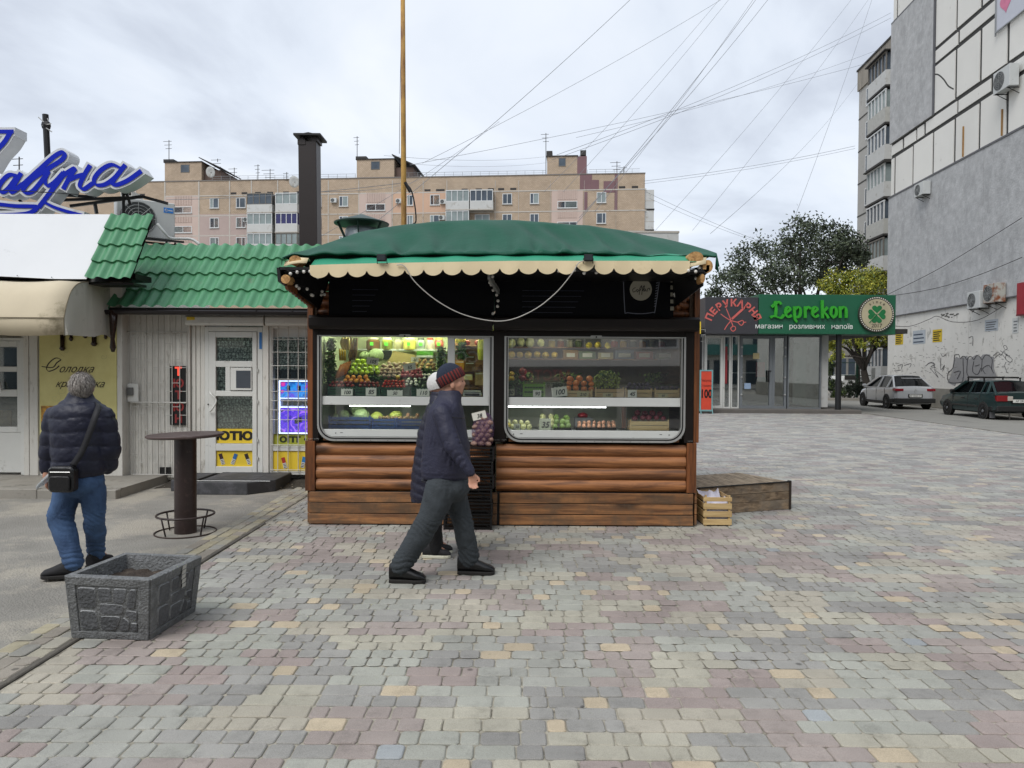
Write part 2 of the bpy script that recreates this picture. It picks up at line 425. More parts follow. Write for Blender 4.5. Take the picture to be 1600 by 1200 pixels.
while y<29.25:
 xl=max(-2.585, -.74*y-.5);xr=min(redge(y)-.02, .74*y+2.4)
 if r%2==0:seed=prn.random()*50
 q=random.Random(int(seed*1000)+3);x=xl-prn.uniform(0, .17);bl=-2.6-q.random()*.6;ci=q.randrange(8);bw=0
 blocks=[]
 while bl<xr+1:
  wdt=q.choice((.36, .42, .54, .3, .6));blocks.append((bl, bl+wdt, PAL[ci%8]));bl+=wdt;ci+=q.choice((1, 1, 2, 3))
 bi=0;off=prn.uniform(-.08, .08)
 while x<xr:
  wd=prn.choice((.18, .18, .12, .12, .09))
  x0, x1=x, x+wd;x=x1
  if x0<xl:x0=xl
  if x1>xr:x1=xr
  if x1-x0<.03:continue
  cx=(x0+x1)/2+off
  while bi<len(blocks)-1 and cx>blocks[bi][1]:bi+=1
  c=blocks[bi][2];u=prn.random()
  if u<.035:c=OR
  elif u<.037:c=BL
  far=min(1, max(0, (y-5)/9))
  c=tone(c, prn.uniform(.86, 1.0), .58*(1-.55*far))
  P.append((x0, x1, y, y+pitch, c))
 y+=pitch;r+=1
def inview(p):
 d=(p[2]+p[3])/2;cx=(p[0]+p[1])/2
 return d>2.98 and abs(cx)<.70*d
near=[i for i, p in enumerate(P)if inview(p)][:298]
nset=set(near)
def paver_pts(x0, x1, y0, y1, z, rr, g=.003, c=.017, n=1):
 j=lambda:rr.uniform(-.0022, .0022)
 a, b, d, e=x0+g, x1-g, y0+g, y1-g
 o=[]
 for(cx, cy, a0)in((a+c, d+c, 180), (b-c, d+c, 270), (b-c, e-c, 0), (a+c, e-c, 90)):
  for k in range(n+1):
   t=math.radians(a0+90*k/n);o.append((cx+c*math.cos(t)+j(), cy+c*math.sin(t)+j()))
 mx_, my_=(a+b)/2, (d+e)/2
 top=[(mx_+(u-mx_)*(1-.009/(b-a)*1.2), my_+(v-my_)*(1-.009/(e-d)*1.2), z)for u, v in o]
 return[(u, v, z-.0045)for u, v in o], top, [(u, v, z-.03)for u, v in o]
vs, fs, cs=[], [], []
for i, p in enumerate(P):
 if i in nset:continue
 lo, hi, dn=paver_pts(*p[:4], prn.uniform(-.0025, .0015), prn, n=1)
 b=len(vs);n=len(lo);vs+=lo+hi
 fs.append(tuple(range(b+n, b+2*n)));cs.append(p[4])
 for k in range(n):fs.append((b+k, b+(k+1)%n, b+n+(k+1)%n, b+n+k));cs.append(tuple(q*.72 for q in p[4])if False else p[4])
me=bpy.data.meshes.new('paver');me.from_pydata(vs, [], fs)
ca=me.color_attributes.new('col', 'FLOAT_COLOR', 'CORNER');tot=np.empty(len(fs), 'i');me.polygons.foreach_get('loop_total', tot)
ca.data.foreach_set('color', np.repeat(np.array([(*c, 1)for c in cs], 'f'), tot, axis=0).ravel())
def pavmat(name, obj):
 m=mat(name, (1, 1, 1), .88, .0, 5);t=m.node_tree;L=t.links.new;N=t.nodes.new;b=t.nodes['Principled BSDF']
 if obj:a=N('ShaderNodeObjectInfo').outputs['Color']
 else:
  v=N('ShaderNodeVertexColor');v.layer_name='col';a=v.outputs[0]
 geo=N('ShaderNodeNewGeometry')
 n1=N('ShaderNodeTexNoise');n1.inputs['Scale'].default_value=260;n1.inputs['Detail'].default_value=3;L(geo.outputs['Position'], n1.inputs['Vector'])
 n2=N('ShaderNodeTexNoise');n2.inputs['Scale'].default_value=1.3;n2.inputs['Detail'].default_value=8;n2.inputs['Roughness'].default_value=.65;L(geo.outputs['Position'], n2.inputs['Vector'])
 r1=N('ShaderNodeMapRange');r1.inputs[1].default_value=.3;r1.inputs[2].default_value=.7;r1.inputs[3].default_value=.8;r1.inputs[4].default_value=1.2;L(n1.outputs['Fac'], r1.inputs[0])
 r2=N('ShaderNodeMapRange');r2.inputs[1].default_value=.32;r2.inputs[2].default_value=.68;r2.inputs[3].default_value=.78;r2.inputs[4].default_value=1.08;L(n2.outputs['Fac'], r2.inputs[0])
 n4=N('ShaderNodeTexNoise');n4.inputs['Scale'].default_value=5;n4.inputs['Detail'].default_value=9;n4.inputs['Roughness'].default_value=.75;L(geo.outputs['Position'], n4.inputs['Vector']);r4=N('ShaderNodeMapRange');r4.inputs[1].default_value=.3;r4.inputs[2].default_value=.48;r4.inputs[3].default_value=.72;r4.inputs[4].default_value=1;L(n4.outputs['Fac'], r4.inputs[0])
 vo=N('ShaderNodeTexVoronoi');vo.inputs['Scale'].default_value=3.1;L(geo.outputs['Position'], vo.inputs['Vector']);r5=N('ShaderNodeMapRange');r5.inputs[1].default_value=.045;r5.inputs[2].default_value=.07;r5.inputs[3].default_value=.45;r5.inputs[4].default_value=1;L(vo.outputs['Distance'], r5.inputs[0])
 mu=N('ShaderNodeMath');mu.operation='MULTIPLY';L(r1.outputs[0], mu.inputs[0]);L(r2.outputs[0], mu.inputs[1])
 for q_ in(r4, r5):m9=N('ShaderNodeMath');m9.operation='MULTIPLY';L(mu.outputs[0], m9.inputs[0]);L(q_.outputs[0], m9.inputs[1]);mu=m9
 hv=N('ShaderNodeHueSaturation');L(mu.outputs[0], hv.inputs['Value']);L(a, hv.inputs['Color']);L(hv.outputs[0], b.inputs['Base Color'])
 bn=N('ShaderNodeBump');bn.inputs['Strength'].default_value=.35;bn.inputs['Distance'].default_value=.004;L(n1.outputs['Fac'], bn.inputs['Height']);L(bn.outputs[0], b.inputs['Normal'])
 return m
pm1, pm2=pavmat('paver_concrete', False), pavmat('paver_concrete_piece', True)
me.materials.append(pm1);me.update()
tag(link('paver', me, plaza), kind='stuff')
PM={}
for i in near:
 x0, x1, y0, y1, c=P[i];wd=round(x1-x0, 2);key=(wd, RN.randrange(4))
 if key not in PM:
  lo, hi, dn=paver_pts(-wd/2, wd/2, -pitch/2, pitch/2, 0, prn, n=3)
  n=len(lo);b=MB();v=dn+lo+hi
  f=[tuple(range(2*n, 3*n))]+[(k*n+q, k*n+(q+1)%n, (k+1)*n+(q+1)%n, (k+1)*n+q)for k in range(2)for q in range(n)]
  PM[key]=b.add(v, f).mesh('paver', pm2)
 o=inst('paver', PM[key], plaza, ((x0+x1)/2, (y0+y1)/2, RN.uniform(-.0025, .0015)), (RN.uniform(-.006, .006), RN.uniform(-.006, .006), RN.choice((0, math.pi))+RN.uniform(-.008, .008)))
 o.color=(*c, 1)
g=MB();g.grid([[(-2.6, y, -.0085), (redge(y)-.005, y, -.0085)]for y in(2, 6, 12, 18, 24, 29.27)])
sandm=mat('joint_sand', '#a09b8d', .95, .2, 6, bump=.3, bscale=300, spot='#6b665c', spot_t=.55, sscale=9)
g.build('joint_sand', sandm, plaza)
st=tag(thing('edge_paving', None, None, (0, 0, 0)), kind='structure')
v2=MB();yy=2.0
for k in range(3):
 yy=2.0+.06*k
 while yy<10.9:
  ln=prn.choice((.18, .12, .18));x0=-2.985+.108*k
  lo, hi, dn=paver_pts(x0, x0+.108, yy, yy+ln, prn.uniform(-.006, .001)-.004, prn, n=1);n=8
  c=tone(prn.choice((lin('#a49f8e'), lin('#a09c8f'), lin('#98968e'), lin('#a9a189'), lin('#968f84'))), prn.uniform(.88, 1.08), 1)
  v2.add(lo+hi, [tuple(range(n, 2*n))]+[(q, (q+1)%n, n+(q+1)%n, n+q)for q in range(n)], c=c)
  yy+=ln
tag(v2.build('paver', pm1, st), kind='stuff')
g=MB();g.quad((-2.99, 1.8, -.0125), (-2.655, 1.8, -.0125), (-2.655, 11, -.0125), (-2.99, 11, -.0125));g.build('joint_sand', sandm, st)
g=MB();yy=1.8
while yy<7.7:
 g.box(-2.648, -2.606, yy+.004, yy+.996, -.05, .004+prn.uniform(-.004, .003));yy+=1
tag(g.build('paving_kerb', kerbm, bevel=.006), kind='structure')
sw=MB();sw.box(-30, -4.98, 9.35, 12.5, -.05, .1)
sidew=sw.build('pavement', concm);tag(sidew, kind='structure')
for i in range(9):
 k=MB();k.box(-4.98-i, -4.99-i+-.99+.004, 9.24, 9.347, -.05, .1+RN.uniform(-.006, .004));k.build('kerb_stone', concm, sidew, bevel=.008)
dm=mat('dark_soil', '#3a352e', .95, .4, 9, bump=.8, bscale=60, spot='#8d867a', spot_t=.66, sscale=26)
g=MB();rows=[]
for j in range(9):
 t=j/8;rows.append([(-4.9+2.1*i/26, 10.05+.68*t+.09*math.sin(i*.9)*(1-t), -.016+.05*t*t+RN.uniform(0, .012)*(1 if 0<j else 0))for i in range(27)])
g.grid(rows);tag(g.build('dirt', dm, smooth=True), kind='stuff')
lm=mat('fallen_litter', '#8a8272', .9, .4, 40)
g=MB()
for i in range(170):
 u=RN.random()
 if u<.55:x, y=RN.uniform(-4.9, -3.0), RN.uniform(9.9, 10.6)
 else:x, y=RN.uniform(-3.4, 2.2), RN.uniform(7.55, 7.7)
 s=RN.uniform(.004, .014);a=RN.uniform(0, 3.1);z=.008
 ca_, sa_=math.cos(a)*s, math.sin(a)*s
 g.add([(x-ca_, y-sa_, z), (x+sa_, y-ca_, z+s*.3), (x+ca_, y+sa_, z), (x-sa_, y+ca_, z+s*.4)], [(0, 1, 2, 3)])
tag(g.build('litter', lm), kind='stuff')
# ================= produce kiosk =================
K=7.745
def kw(px, py, d=K):return at(px, py, d)
def kx(px, d=K):return at(px, 600, d).x
def kz(py, d=K, px=785):return at(px, py, d).z
XL, XR=kx(482), kx(1089)
oak=wood('log_varnish', '#a36c40', '#643e23', 'X', .55, rnd=.1)
oak2=wood('plank_varnish', '#9c6d44', '#5f3f28', 'X', .6, rnd=.2, gray='#5c4a38')
oakv=wood('post_varnish', '#7d4a26', '#4a2a14', 'Z', .45, rnd=.1)
dkm=mat('dark_brown_metal', '#17110f', .42, .15, 5, spec=.3)
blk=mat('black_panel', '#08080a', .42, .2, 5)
navy=mat('navy_shutter', '#06070d', .6, .15, 3, spec=.15)
alu=mat('aluminium', '#b9bab8', .35, .08, 6, metal=.6)
pvc=mat('white_profile', '#cfd1ce', .35, .04, 3, spot='#a9a8a2', spot_t=.68, sscale=6)
rub=mat('black_rubber', '#0b0b0c', .6, .1, 5)
inwall=mat('interior_panel', '#c7cdb4', .6, .1, 1.5)
kg=glassmat('kiosk_glass', refl=.1, haze=.01)
kg2=glassmat('kiosk_glass_hazed', refl=.24, haze=.04)  # right pane: hazy look of the reflection mixed in as pale diffuse colour
kb=thing('produce_kiosk', 'wooden greengrocer kiosk with green tarp roof and lit windows full of produce', 'kiosk', ((XL+XR)/2, K, 0))
DEP=2.9
wall=MB();
wall.box(XL+.02, XL+.08, K+.02, K+DEP, 0, 2.45);wall.box(XR-.08, XR-.02, K+.02, K+DEP, 0, 2.45)
wall.box(XL+.08, XR-.08, K+DEP-.06, K+DEP, 0, 2.45)
wall.build('wall', wood('inner_wall', '#5b4634', '#3c2d20', 'Y', .7, knots=False), kb)
fl=MB();fl.box(XL+.08, XR-.08, K+.06, K+DEP-.06, .25, .3);fl.build('floor', dkm, kb)
ce=MB();ce.box(XL+.08, XR-.08, K+.1, K+DEP-.06, 2.12, 2.15);ce.build('ceiling', inwall, kb)
def logprof(y0, z0, h, n=7, b=.03):return[(y0, z0)]+[(y0-b*math.sin(math.pi*i/n)**.8-.004, z0+.004+(h-.008)*i/n)for i in range(n+1)]+[(y0, z0+h)]
lz=[kz(q)for q in(768, 749.6, 731, 712.6, 694)]
xa, xb, xc, xd=kx(494), kx(766), kx(776), kx(1073)
for i in range(4):
 for(a, b)in((xa, xb), (xc, xd)):
  m=MB();m.prism(logprof(K+.02, lz[i], lz[i+1]-lz[i]), a, b, 'X');m.build('log', oak, kb, smooth=True, auto=50)
for side, X in((-1, XL+.02), (1, XR-.02)):
 for i in range(19):
  z0=.36+i*.112;m=MB()
  pr=[(X+side*q[0]*-1, q[1])for q in logprof(0, z0, .112)]
  m.prism(pr, K+.12, K+DEP, 'Y');m.build('log', oak, kb, smooth=True, auto=50)
pz=[kz(q)for q in(820, 802.6, 785.6, 768.6)]
for i in range(3):
 for(a, b)in((kx(484), kx(778)), (kx(781.5), kx(1084))):
  m=MB();m.box(a+RN.uniform(0, .006), b-RN.uniform(0, .006), K-.035+RN.uniform(-.003, .003), K-.012, max(.012, pz[i]+.004), pz[i+1]-.004)
  m.build('plank', oak2, kb, bevel=.003)
 for X in(XL-.01, XR-.012):
  m=MB();m.box(X, X+.024, K+.0, K+DEP, max(.012, pz[i]+.003), pz[i+1]-.003);m.build('plank', oak2, kb, bevel=.003)
m=MB();m.box(XL+.03, XR-.03, K-.011, K+.015, .0, pz[3]);m.build('backing_board', rub, kb)
for(a, b, z0, z1)in((478, 493, 768, 690), (1073.5, 1088.5, 768, 690)):
 m=MB();m.box(kx(a), kx(b), K-.03, K+.02, kz(z0), kz(z1));m.build('corner_board', oakv, kb, bevel=.003)
for(a, b)in((481, 489.5), (1083.5, 1092)):
 m=MB();m.box(kx(a), kx(b), K-.02, K+.1, kz(689.7), kz(447));m.build('post', oakv, kb, bevel=.003)
for(a, b)in((490, 516), (1050, 1083)):
 for q in range(4):
  z0=kz(495)+q*.088
  m=MB();m.prism(logprof(K+.07, z0, .086), kx(a), kx(b), 'X');m.build('log', oakv, kb, smooth=True, auto=50)
zt, zb=kz(516.5), kz(690.5)
for(a, b)in((489.8, 499), (769, 790), (1069, 1083.2)):
 m=MB();m.box(kx(a), kx(b), K-.03, K+.06, zb, zt);m.build('frame_stile', dkm, kb, bevel=.004)
for(a, b)in((499, 769), (790, 1069)):
 m=MB();m.box(kx(a)+.001, kx(b)-.001, K-.025, K+.06, kz(526.5), zt);m.build('frame_rail', dkm, kb, bevel=.004)
for px in(485, 494, 775, 786, 1076):
 m=MB()
 for q in range(5):m.ball((kx(px+1.6*q-1), K-.032, kz(687)), .003, 6, 4)
 m.build('rivets', alu, kb)
for(a, b)in((484.5, 769.5), (771, 1090)):
 m=MB();m.prism([(K-.15, kz(515)), (K-.17, kz(512)), (K-.17, kz(499)), (K-.14, kz(495.5)), (K+.06, kz(495.5)), (K+.06, kz(517)), (K-.13, kz(517))], kx(a, K-.1), kx(b, K-.1), 'X')
 sb=m.build('shutter_box', dkm, kb, bevel=.003)
 m=MB();cx=(a+b)/2+(6 if a<600 else 0);m.prism(rrect(kx(cx-9), kx(cx+9), kz(528.2), kz(523.6), .012), K-.036, K-.0252);o=m.build('lock_plate', alu, kb)
 m=MB();m.lathe([(.009, 0), (.009, .006)], n=10, M=T(kx(cx), K-.037, kz(526))@RX(math.pi/2));m.build('keyhole', rub, o)
zp0, zp1=kz(495), kz(440)
for n_, (a, b)in enumerate(((515.5, 771), (773, 1049.5))):
 m=MB();m.box(kx(a), kx(b), K-.05, K+.06, zp0, zp1);pn=m.build('shutter_panel', navy, kb)
 m=MB()
 for q in range(5):
  z=kz(455+8.5*q);c0=kx(552 if n_==0 else 815);c1=kx(592 if n_==0 else 911)
  m.box(c0, c1-.03*q, K-.056, K-.0505, z, z+.006)
 m.build('groove', mat('groove_blue', '#1b2236', .4), pn)
cupm=mat('cup_line', '#6f7380', .6);cream=mat('cup_label', '#a9a597', .7, .05)
m=MB();f=lambda u, v, l:(kx(u), K-.0515-l, kz(v))
strokes(m, [[(971, 425), (974, 484), (978, 488), (1000, 489.5), (1018, 487), (1021, 483), (1029, 425)]], f, 1.3, thin=1, sm=3)
for q in range(13):strokes(m, [[(1019.5+q*.35, 478-q*4), (1022+q*.35, 477-q*4)]], f, 1.3, thin=1, sm=0, lift=.0003*(q+1))
cup=m.build('cup_drawing', cupm, kb)
m=MB();m.lathe([(.115, 0), (.115, .003)], n=28, M=T(kx(998.5), K-.0525, kz(452))@RX(math.pi/2));cl=m.build('cup_label', cream, cup)
m=MB();strokes(m, [[(990, 449), (986, 452), (987, 456), (991, 454)], [(992, 453), (993, 456), (995, 453), (992, 452)], [(996, 460), (997, 450), (1000, 446), (999, 450), (997, 454)], [(1000, 460), (1001, 450), (1004, 446), (1003, 450), (1001, 454)], [(1003, 455), (1006, 452), (1004, 451), (1003, 454), (1007, 454)], [(1008, 455), (1009, 451), (1012, 450), (1012, 453)]], lambda u, v, l:(kx(u), K-.056-l, kz(v)), 1.0, thin=.8)
m.build('lettering', mat('ink', '#15151a', .7), cl)
for q in range(6):m=MB();m.box(kx(1044.5), kx(1050), K-.0555, K-.0505, kz(430+10.8*q), kz(424+10.8*q));m.build('sticker_square', cream, kb)
def window(x0, x1, nm):
 a, b, c, d=kx(x0), kx(x1), kz(690), kz(525.5)
 o1=rrect(a, b, c, d, .17, 7, '01');i1=rrect(a+.02, b-.02, c+.02, d-.01, .155, 7, '01')
 wn=MB();ring(wn, o1, i1, K-.04, K+.02);wo=wn.build('window_frame', alu, kb, smooth=True, auto=40)
 i2=rrect(a+.034, b-.034, c+.034, d-.012, .145, 7, '01')
 m=MB();ring(m, i1, i2, K-.03, K+.02);m.build('rubber_seal', rub, wo, smooth=True, auto=40)
 i3=rrect(a+.043, b-.043, c+.043, d-.014, .14, 7, '01')
 m=MB();ring(m, i2, i3, K-.036, K+.018);m.build('inner_bead', alu, wo, smooth=True, auto=40)
 m=MB()
 for q in range(9):m.ball((a+.2+(b-a-.4)*q/8, K-.041, c+.01), .004, 6, 4)
 m.build('frame_screws', rub, wo)
 return a, b, c, d, wo
wins=[window(497, 771, 'l'), window(788, 1070, 'r')]
zs0, zs1=kz(634), kz(620.5)
zl0, zl1=kz(683.5), kz(672)
for n_, (a, b, c, d, wo)in enumerate(wins):
 m=MB();m.box(a+.045, b-.045, K-.012, K+.03, zs0, zs1);m.build('counter_rail', pvc, kb, bevel=.003)
 m=MB();m.box(a+.04, b-.04, K-.008, K+.03, zl0, zl1);lr=m.build('lower_rail', pvc, kb, bevel=.003)
 m=MB()
 for px in((525, )if n_==0 else(803, 1046)):
  m.ball((kx(px), K-.009, kz(678)), .006, 8, 5)
 for px in((534, )if n_==0 else(815, 1033)):m.box(kx(px-2), kx(px+2), K-.0095, K-.0078, kz(677.8), kz(677))
 m.build('screw', rub, lr)
 m=MB();m.box(a+.05, b-.05, K+.02, K+.05, kz(690), kz(684));m.build('wooden_rail', oak2, kb)
 panes=[(a+.045, kx(699.5)), (kx(710.5), kx(755))]if n_==0 else[(a+.045, b-.045)]
 for(p, q)in panes:
  t=.02 if n_ else.01
  m=MB();m.add([(p, K-.0-.004, zs1), (q, K-.004, zs1), (q, K-.004+t, d-.014), (p, K-.004+t, d-.014)], [(0, 1, 2, 3)]);m.build('pane', kg2 if n_ else kg, wo)
 m=MB();m.add([(a+.045, K+.0, zl1), (b-.045, K+.0, zl1), (b-.045, K+.004, zs0), (a+.045, K+.004, zs0)], [(0, 1, 2, 3)]);m.build('pane', kg, wo)
for(p, q)in((699.5, 710.5), (755, 766.5)):
 m=MB();m.box(kx(p), kx(q), K-.01, K+.035, zs1, kz(527));m.build('window_post', pvc, kb, bevel=.003)
m=MB();m.box(kx(710.5), kx(755), K-.005, K+.03, kz(530), kz(527.2));m.build('hatch_rail', pvc, kb)
LX0, LX1, RX0, RX1=kx(500), kx(768), kx(791), kx(1068)
for(a, b)in((LX0, LX1), (RX0, RX1)):
 m=MB();m.box(a, b, K+.035, K+.72, zs0-.005, zs1-.06);m.build('display_shelf', pvc, kb)
 m=MB();m.box(a, b, K+.055, K+.66, zl0-.01, zl1-.02);m.build('lower_shelf', pvc, kb)
 m=MB();m.box(a, b, K+.70, K+.72, zl1-.02, zs0-.005);m.build('shelf_back', mat('shelf_back', '#a5aa96', .6, .15), kb)
m=MB();m.box(kx(779)-.03, kx(779)+.03, K+.06, K+1.6, .3, 2.12);m.build('partition', inwall, kb)
m=MB();m.box(XL+.09, XL+.11, K+.06, K+1.4, .9, 2.12);m.build('side_lining', inwall, kb)
m=MB();m.box(LX0, kx(700), K+1.5, K+1.53, .9, 2.12);m.build('back_lining', mat('pale_lining', '#cfd4a8', .6, .08), kb)
m=MB();m.box(LX0+.1, kx(700), K+1.1, K+1.45, kz(549, K+1.2), kz(546.5, K+1.2));m.build('back_shelf', pvc, kb)
m=MB();m.box(RX0, RX1, K+1.2, K+1.23, .9, 2.12);m.build('back_lining', mat('dark_lining', '#6d6c5e', .6, .3), kb)
for q in(560, 542):
 m=MB();m.box(RX0+.02, RX1-.1, K+.9, K+1.19, kz(q, K+1)-.012, kz(q, K+1));m.build('back_shelf', oak2, kb)
warm=mat('tube_light_warm', (1, 1, 1), emis='#f6ffd8', estr=30)
cool=mat('tube_light_cool', (1, 1, 1), emis='#fffbe8', estr=18)
for(a, b, y, z, mt)in((LX0+.1, kx(690), K+.35, 2.09, warm), (LX0+.3, kx(750), K+1.0, 2.09, warm), (RX0+.15, RX1-.8, K+.4, 2.09, cool)):
 m=MB();m.tube([(a, y, z), (b, y, z)], .014, 8);m.build('lamp_tube', mt, kb)
m=MB();m.box(RX0, kx(948), K+.05, K+.075, kz(636.6), kz(635));m.build('lamp_tube', mat('tube_light_shelf', (1, 1, 1), emis='#ffffff', estr=8), kb)
m=MB();m.box(LX0+.3, kx(640), K+.05, K+.065, kz(636.5), kz(635.3));m.build('lamp_tube', mat('tube_light_shelf2', (1, 1, 1), emis='#f4ffe8', estr=14), kb)
D1=6.98
def dx(px):return at(px, 600, D1).x
def dz(py, px=785):return at(px, py, D1).z
tarp=mat('dark_green_tarp', '#124c3a', .6, .12, 1.3, bump=.2, bscale=14, spec=.22)
tarp2=mat('teal_awning_cloth', '#2a8a6a', .6, .1, 3)
crm=mat('cream_valance', '#d8c7a3', .8, .05, 2, spot='#c2af88', spot_t=.66, sscale=4)
sil=[(440, 403), (455, 397), (478, 391), (500, 384), (530, 373), (560, 363), (600, 354), (640, 349), (700, 345), (760, 343.5), (830, 345), (880, 348), (920, 352), (960, 358), (1000, 365), (1040, 374), (1080, 383.5), (1105, 391), (1119, 396)]
def ridge(px):
 for i in range(len(sil)-1):
  if sil[i][0]<=px<=sil[i+1][0]:
   t=(px-sil[i][0])/(sil[i+1][0]-sil[i][0]);t2=t
   return sil[i][1]+(sil[i+1][1]-sil[i][1])*t2
 return sil[0][1]if px<sil[0][0]else sil[-1][1]
def fold(u, v):
 return.5*math.sin(u*2.3+v*1.4)+.3*math.sin(u*5.1-v*3.1+1)+.2*math.sin(u*11.3+v*4)
rows=[];NX=150;NV=34
YR=K+.8
for j in range(NV+1):
 v=j/NV;row=[]
 for i in range(NX+1):
  px=442+(1119-442)*i/NX
  pe=398.8-3*math.sin((px-442)/677*math.pi)+1.0*math.sin(px*.033)+(.9*math.sin(px*.12))-(3.5 if px<480 else 0)*(480-px)/40
  pe=pe if px<1080 else pe+(px-1080)*.05
  pr=ridge(px)
  e=at(px, max(pe, pr+.5), D1+.13-.16*(1-min(1, max(0, (min(px-442, 1119-px))/40))));ed=max(0.0, min(1, (min(px-442, 1119-px))/120));Yr=D1-.03+(YR-D1)*(.12+.88*ed**.6)
  r_=at(px, pr, Yr)
  if v<=.62:
   t=v/.62;s=t**.82;p=e.lerp(r_, s)
   bul=math.sin(math.pi*t)*.05*ed;p.z+=bul*.6
   fd=fold(p.x*1.3, t*2);am=.03*(1-t)**1.2*min(1, t*8)*ed+.016
   cr_=math.sin(px*.145+2.5*math.sin(px*.021)+t*6)*math.exp(-t*5)*.018*min(1, .25+t*6)
   dr=0
   for(cxp, wq, ampq)in((885, 22, .1), (838, 14, .06), (705, 34, .05), (945, 16, .05), (620, 26, .04), (1005, 20, .04), (760, 18, .035), (555, 20, .03), (915, 10, .04)):
    qx=(px-cxp+(t-.5)*60)/wq;dr+=ampq*math.exp(-qx*qx)*math.sin(math.pi*min(1, t*1.1))
   qh=p.x/.31+.6*math.sin(p.x*2.1);qh=(qh-round(qh))*.31;dr+=.05*math.exp(-(qh/(.02+.2*t))**2)*math.exp(-t*3.2)*min(1, t*12)*(1+.6*math.sin(p.x*5))*ed
   p.z+=fd*am*.5+cr_-dr*.7;p.y-=fd*am*.7+cr_-dr*.9
  else:
   t=(v-.62)/.38;b=Vector((r_.x, K+DEP+.15, 2.5));p=r_.lerp(b, t);p.z+=.1*math.sin(math.pi*t)
  row.append(p)
 rows.append(row)
hem=[Vector((p.x, p.y+.03, p.z-.012))for p in rows[0]]
m=MB();m.grid([hem]+rows)
m.build('roof_tarp', tarp, kb, smooth=True, solid=-.004)
m=MB();rr_=[]
for i in range(9):
 t=i/8;a=rows[int(t*NV*.6)][NX]
 rr_.append([a+Vector((.003, -.004, 0)), a+Vector((.012+.02*math.sin(t*9), -.004, -.15+.03*t))])
m.grid(rr_);m.build('tarp_flap', tarp, kb, smooth=True, solid=.004)
m=MB();rr_=[]
for i in range(9):
 t=i/8;a=rows[int(t*NV*.6)][0]
 rr_.append([a+Vector((-.003, -.004, 0)), a+Vector((-.01, -.004, -.03-.05*t))])
m.grid(rr_);m.build('tarp_flap', tarp, kb, smooth=True, solid=.004)
def vtop(px):return 414.5-7*max(0, min(1, (px-484)/320))**.7
m=MB();rr_=[]
for j in range(5):
 t=j/4;row=[]
 for i in range(80):
  px=484+(1088-484)*i/79
  a=at(px, vtop(px)+1.5, D1-.012);b=a+Vector((0, .2, .1));p=a.lerp(b, t);p.z+=.008*math.sin(i*.7)*t
  row.append(p)
 rr_.append(row)
m.grid(rr_);m.build('awning_cloth', tarp2, kb, smooth=True, solid=.003)
NS=20;lob=(1078-484)/NS
m=MB()
for s in range(NS):
 x0=484+lob*s;top, bot=[], []
 jig=RN.uniform(-1.2, 1.2)+(7 if s in(14, )else 0);tw=RN.uniform(-.012, .012)
 for i in range(11):
  t=i/10;px=x0+lob*t;yb=vtop(px)+11.5+9.5*math.sin(math.pi*t)**.55-(abs(jig)if s==14 else 0)
  top.append(at(px, vtop(px), D1-.02));q=at(px, yb+jig*.3*math.sin(math.pi*t), D1-.022+tw*math.sin(math.pi*t));bot.append(q)
 mid=[a.lerp(b, .5)+Vector((0, -.001, 0))for a, b in zip(top, bot)]
 m.grid([top, mid, bot])
m.build('valance', crm, kb, solid=.002)
m=MB()
m.grid([[at(443+12*i, 416-3.0*math.sin(i*.9)-i*1.2, D1-.02), at(446+12*i, 408-2.5*i*.6-3*math.sin(i), D1+.02), at(452+11*i, 411-2*i*.5, D1+.09)]for i in range(4)])
m.build('cloth_roll', crm, kb, smooth=True, solid=.004);m=MB()
m.grid([[at(1077+13*i, 417-5*i*.5, D1-.03), at(1080+12*i, 405-1.5*i, D1+.02), at(1082+11*i, 405-1.6*i, D1+.09)]for i in range(3)])
m.build('cloth_roll', crm, kb, smooth=True, solid=.004)
lend=wood('log_end', '#c49a63', '#8a6236', 'Y', .7, knots=False)
for(px, py, rx, rz)in((461, 407, 9.5, 8), (446, 436, 7, 7), (1087, 402, 12, 9), (1106, 416, 8, 10), (1098, 435, 3.5, 7)):
 m=MB();c=at(px, py, D1+.0);k=D1/F;m.lathe([(.001, 0), (1, 0), (1, .16), (.001, .16)], n=16, M=T(*c)@RX(-math.pi/2)@Matrix.Diagonal((rx*k, rz*k, 1, 1)));m.build('beam_end', lend, kb, smooth=True, auto=40)
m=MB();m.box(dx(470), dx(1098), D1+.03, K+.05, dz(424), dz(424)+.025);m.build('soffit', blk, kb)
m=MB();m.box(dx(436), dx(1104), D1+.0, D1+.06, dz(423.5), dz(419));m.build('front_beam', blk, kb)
for s, (A, Bq, Cq, Dq)in enumerate((((437, 418, D1), (439, 440, D1), (500, 482, K-.02), (517, 430, K-.02)), ((1104, 414, D1), (1103, 424, D1), (1050, 480, K-.02), (1048, 430, K-.02)))):
 a, b, c, d=(at(*q)for q in(A, Bq, Cq, Dq));off=Vector((.03*(1 if s else-1), 0, 0))
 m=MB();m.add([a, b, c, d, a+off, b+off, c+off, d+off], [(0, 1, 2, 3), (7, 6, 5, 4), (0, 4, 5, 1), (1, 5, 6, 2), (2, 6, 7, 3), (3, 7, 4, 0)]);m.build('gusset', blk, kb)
 P0, P1=at(446, 446, D1+.1)if s==0 else at(1099, 428, D1+.1), at(487, 478, K-.05)if s==0 else at(1056, 482, K-.05)
 n=9
 for i in range(n):
  p=P0.lerp(P1, (i+.5)/n);m=MB();m.lathe([(.001, 0), (.036, 0), (.036, .03), (.001, .03)], n=12, M=T(*p)@RY(math.pi/2)@RX(.3));m.build('carved_scallop', oakv, kb, smooth=True, auto=40)
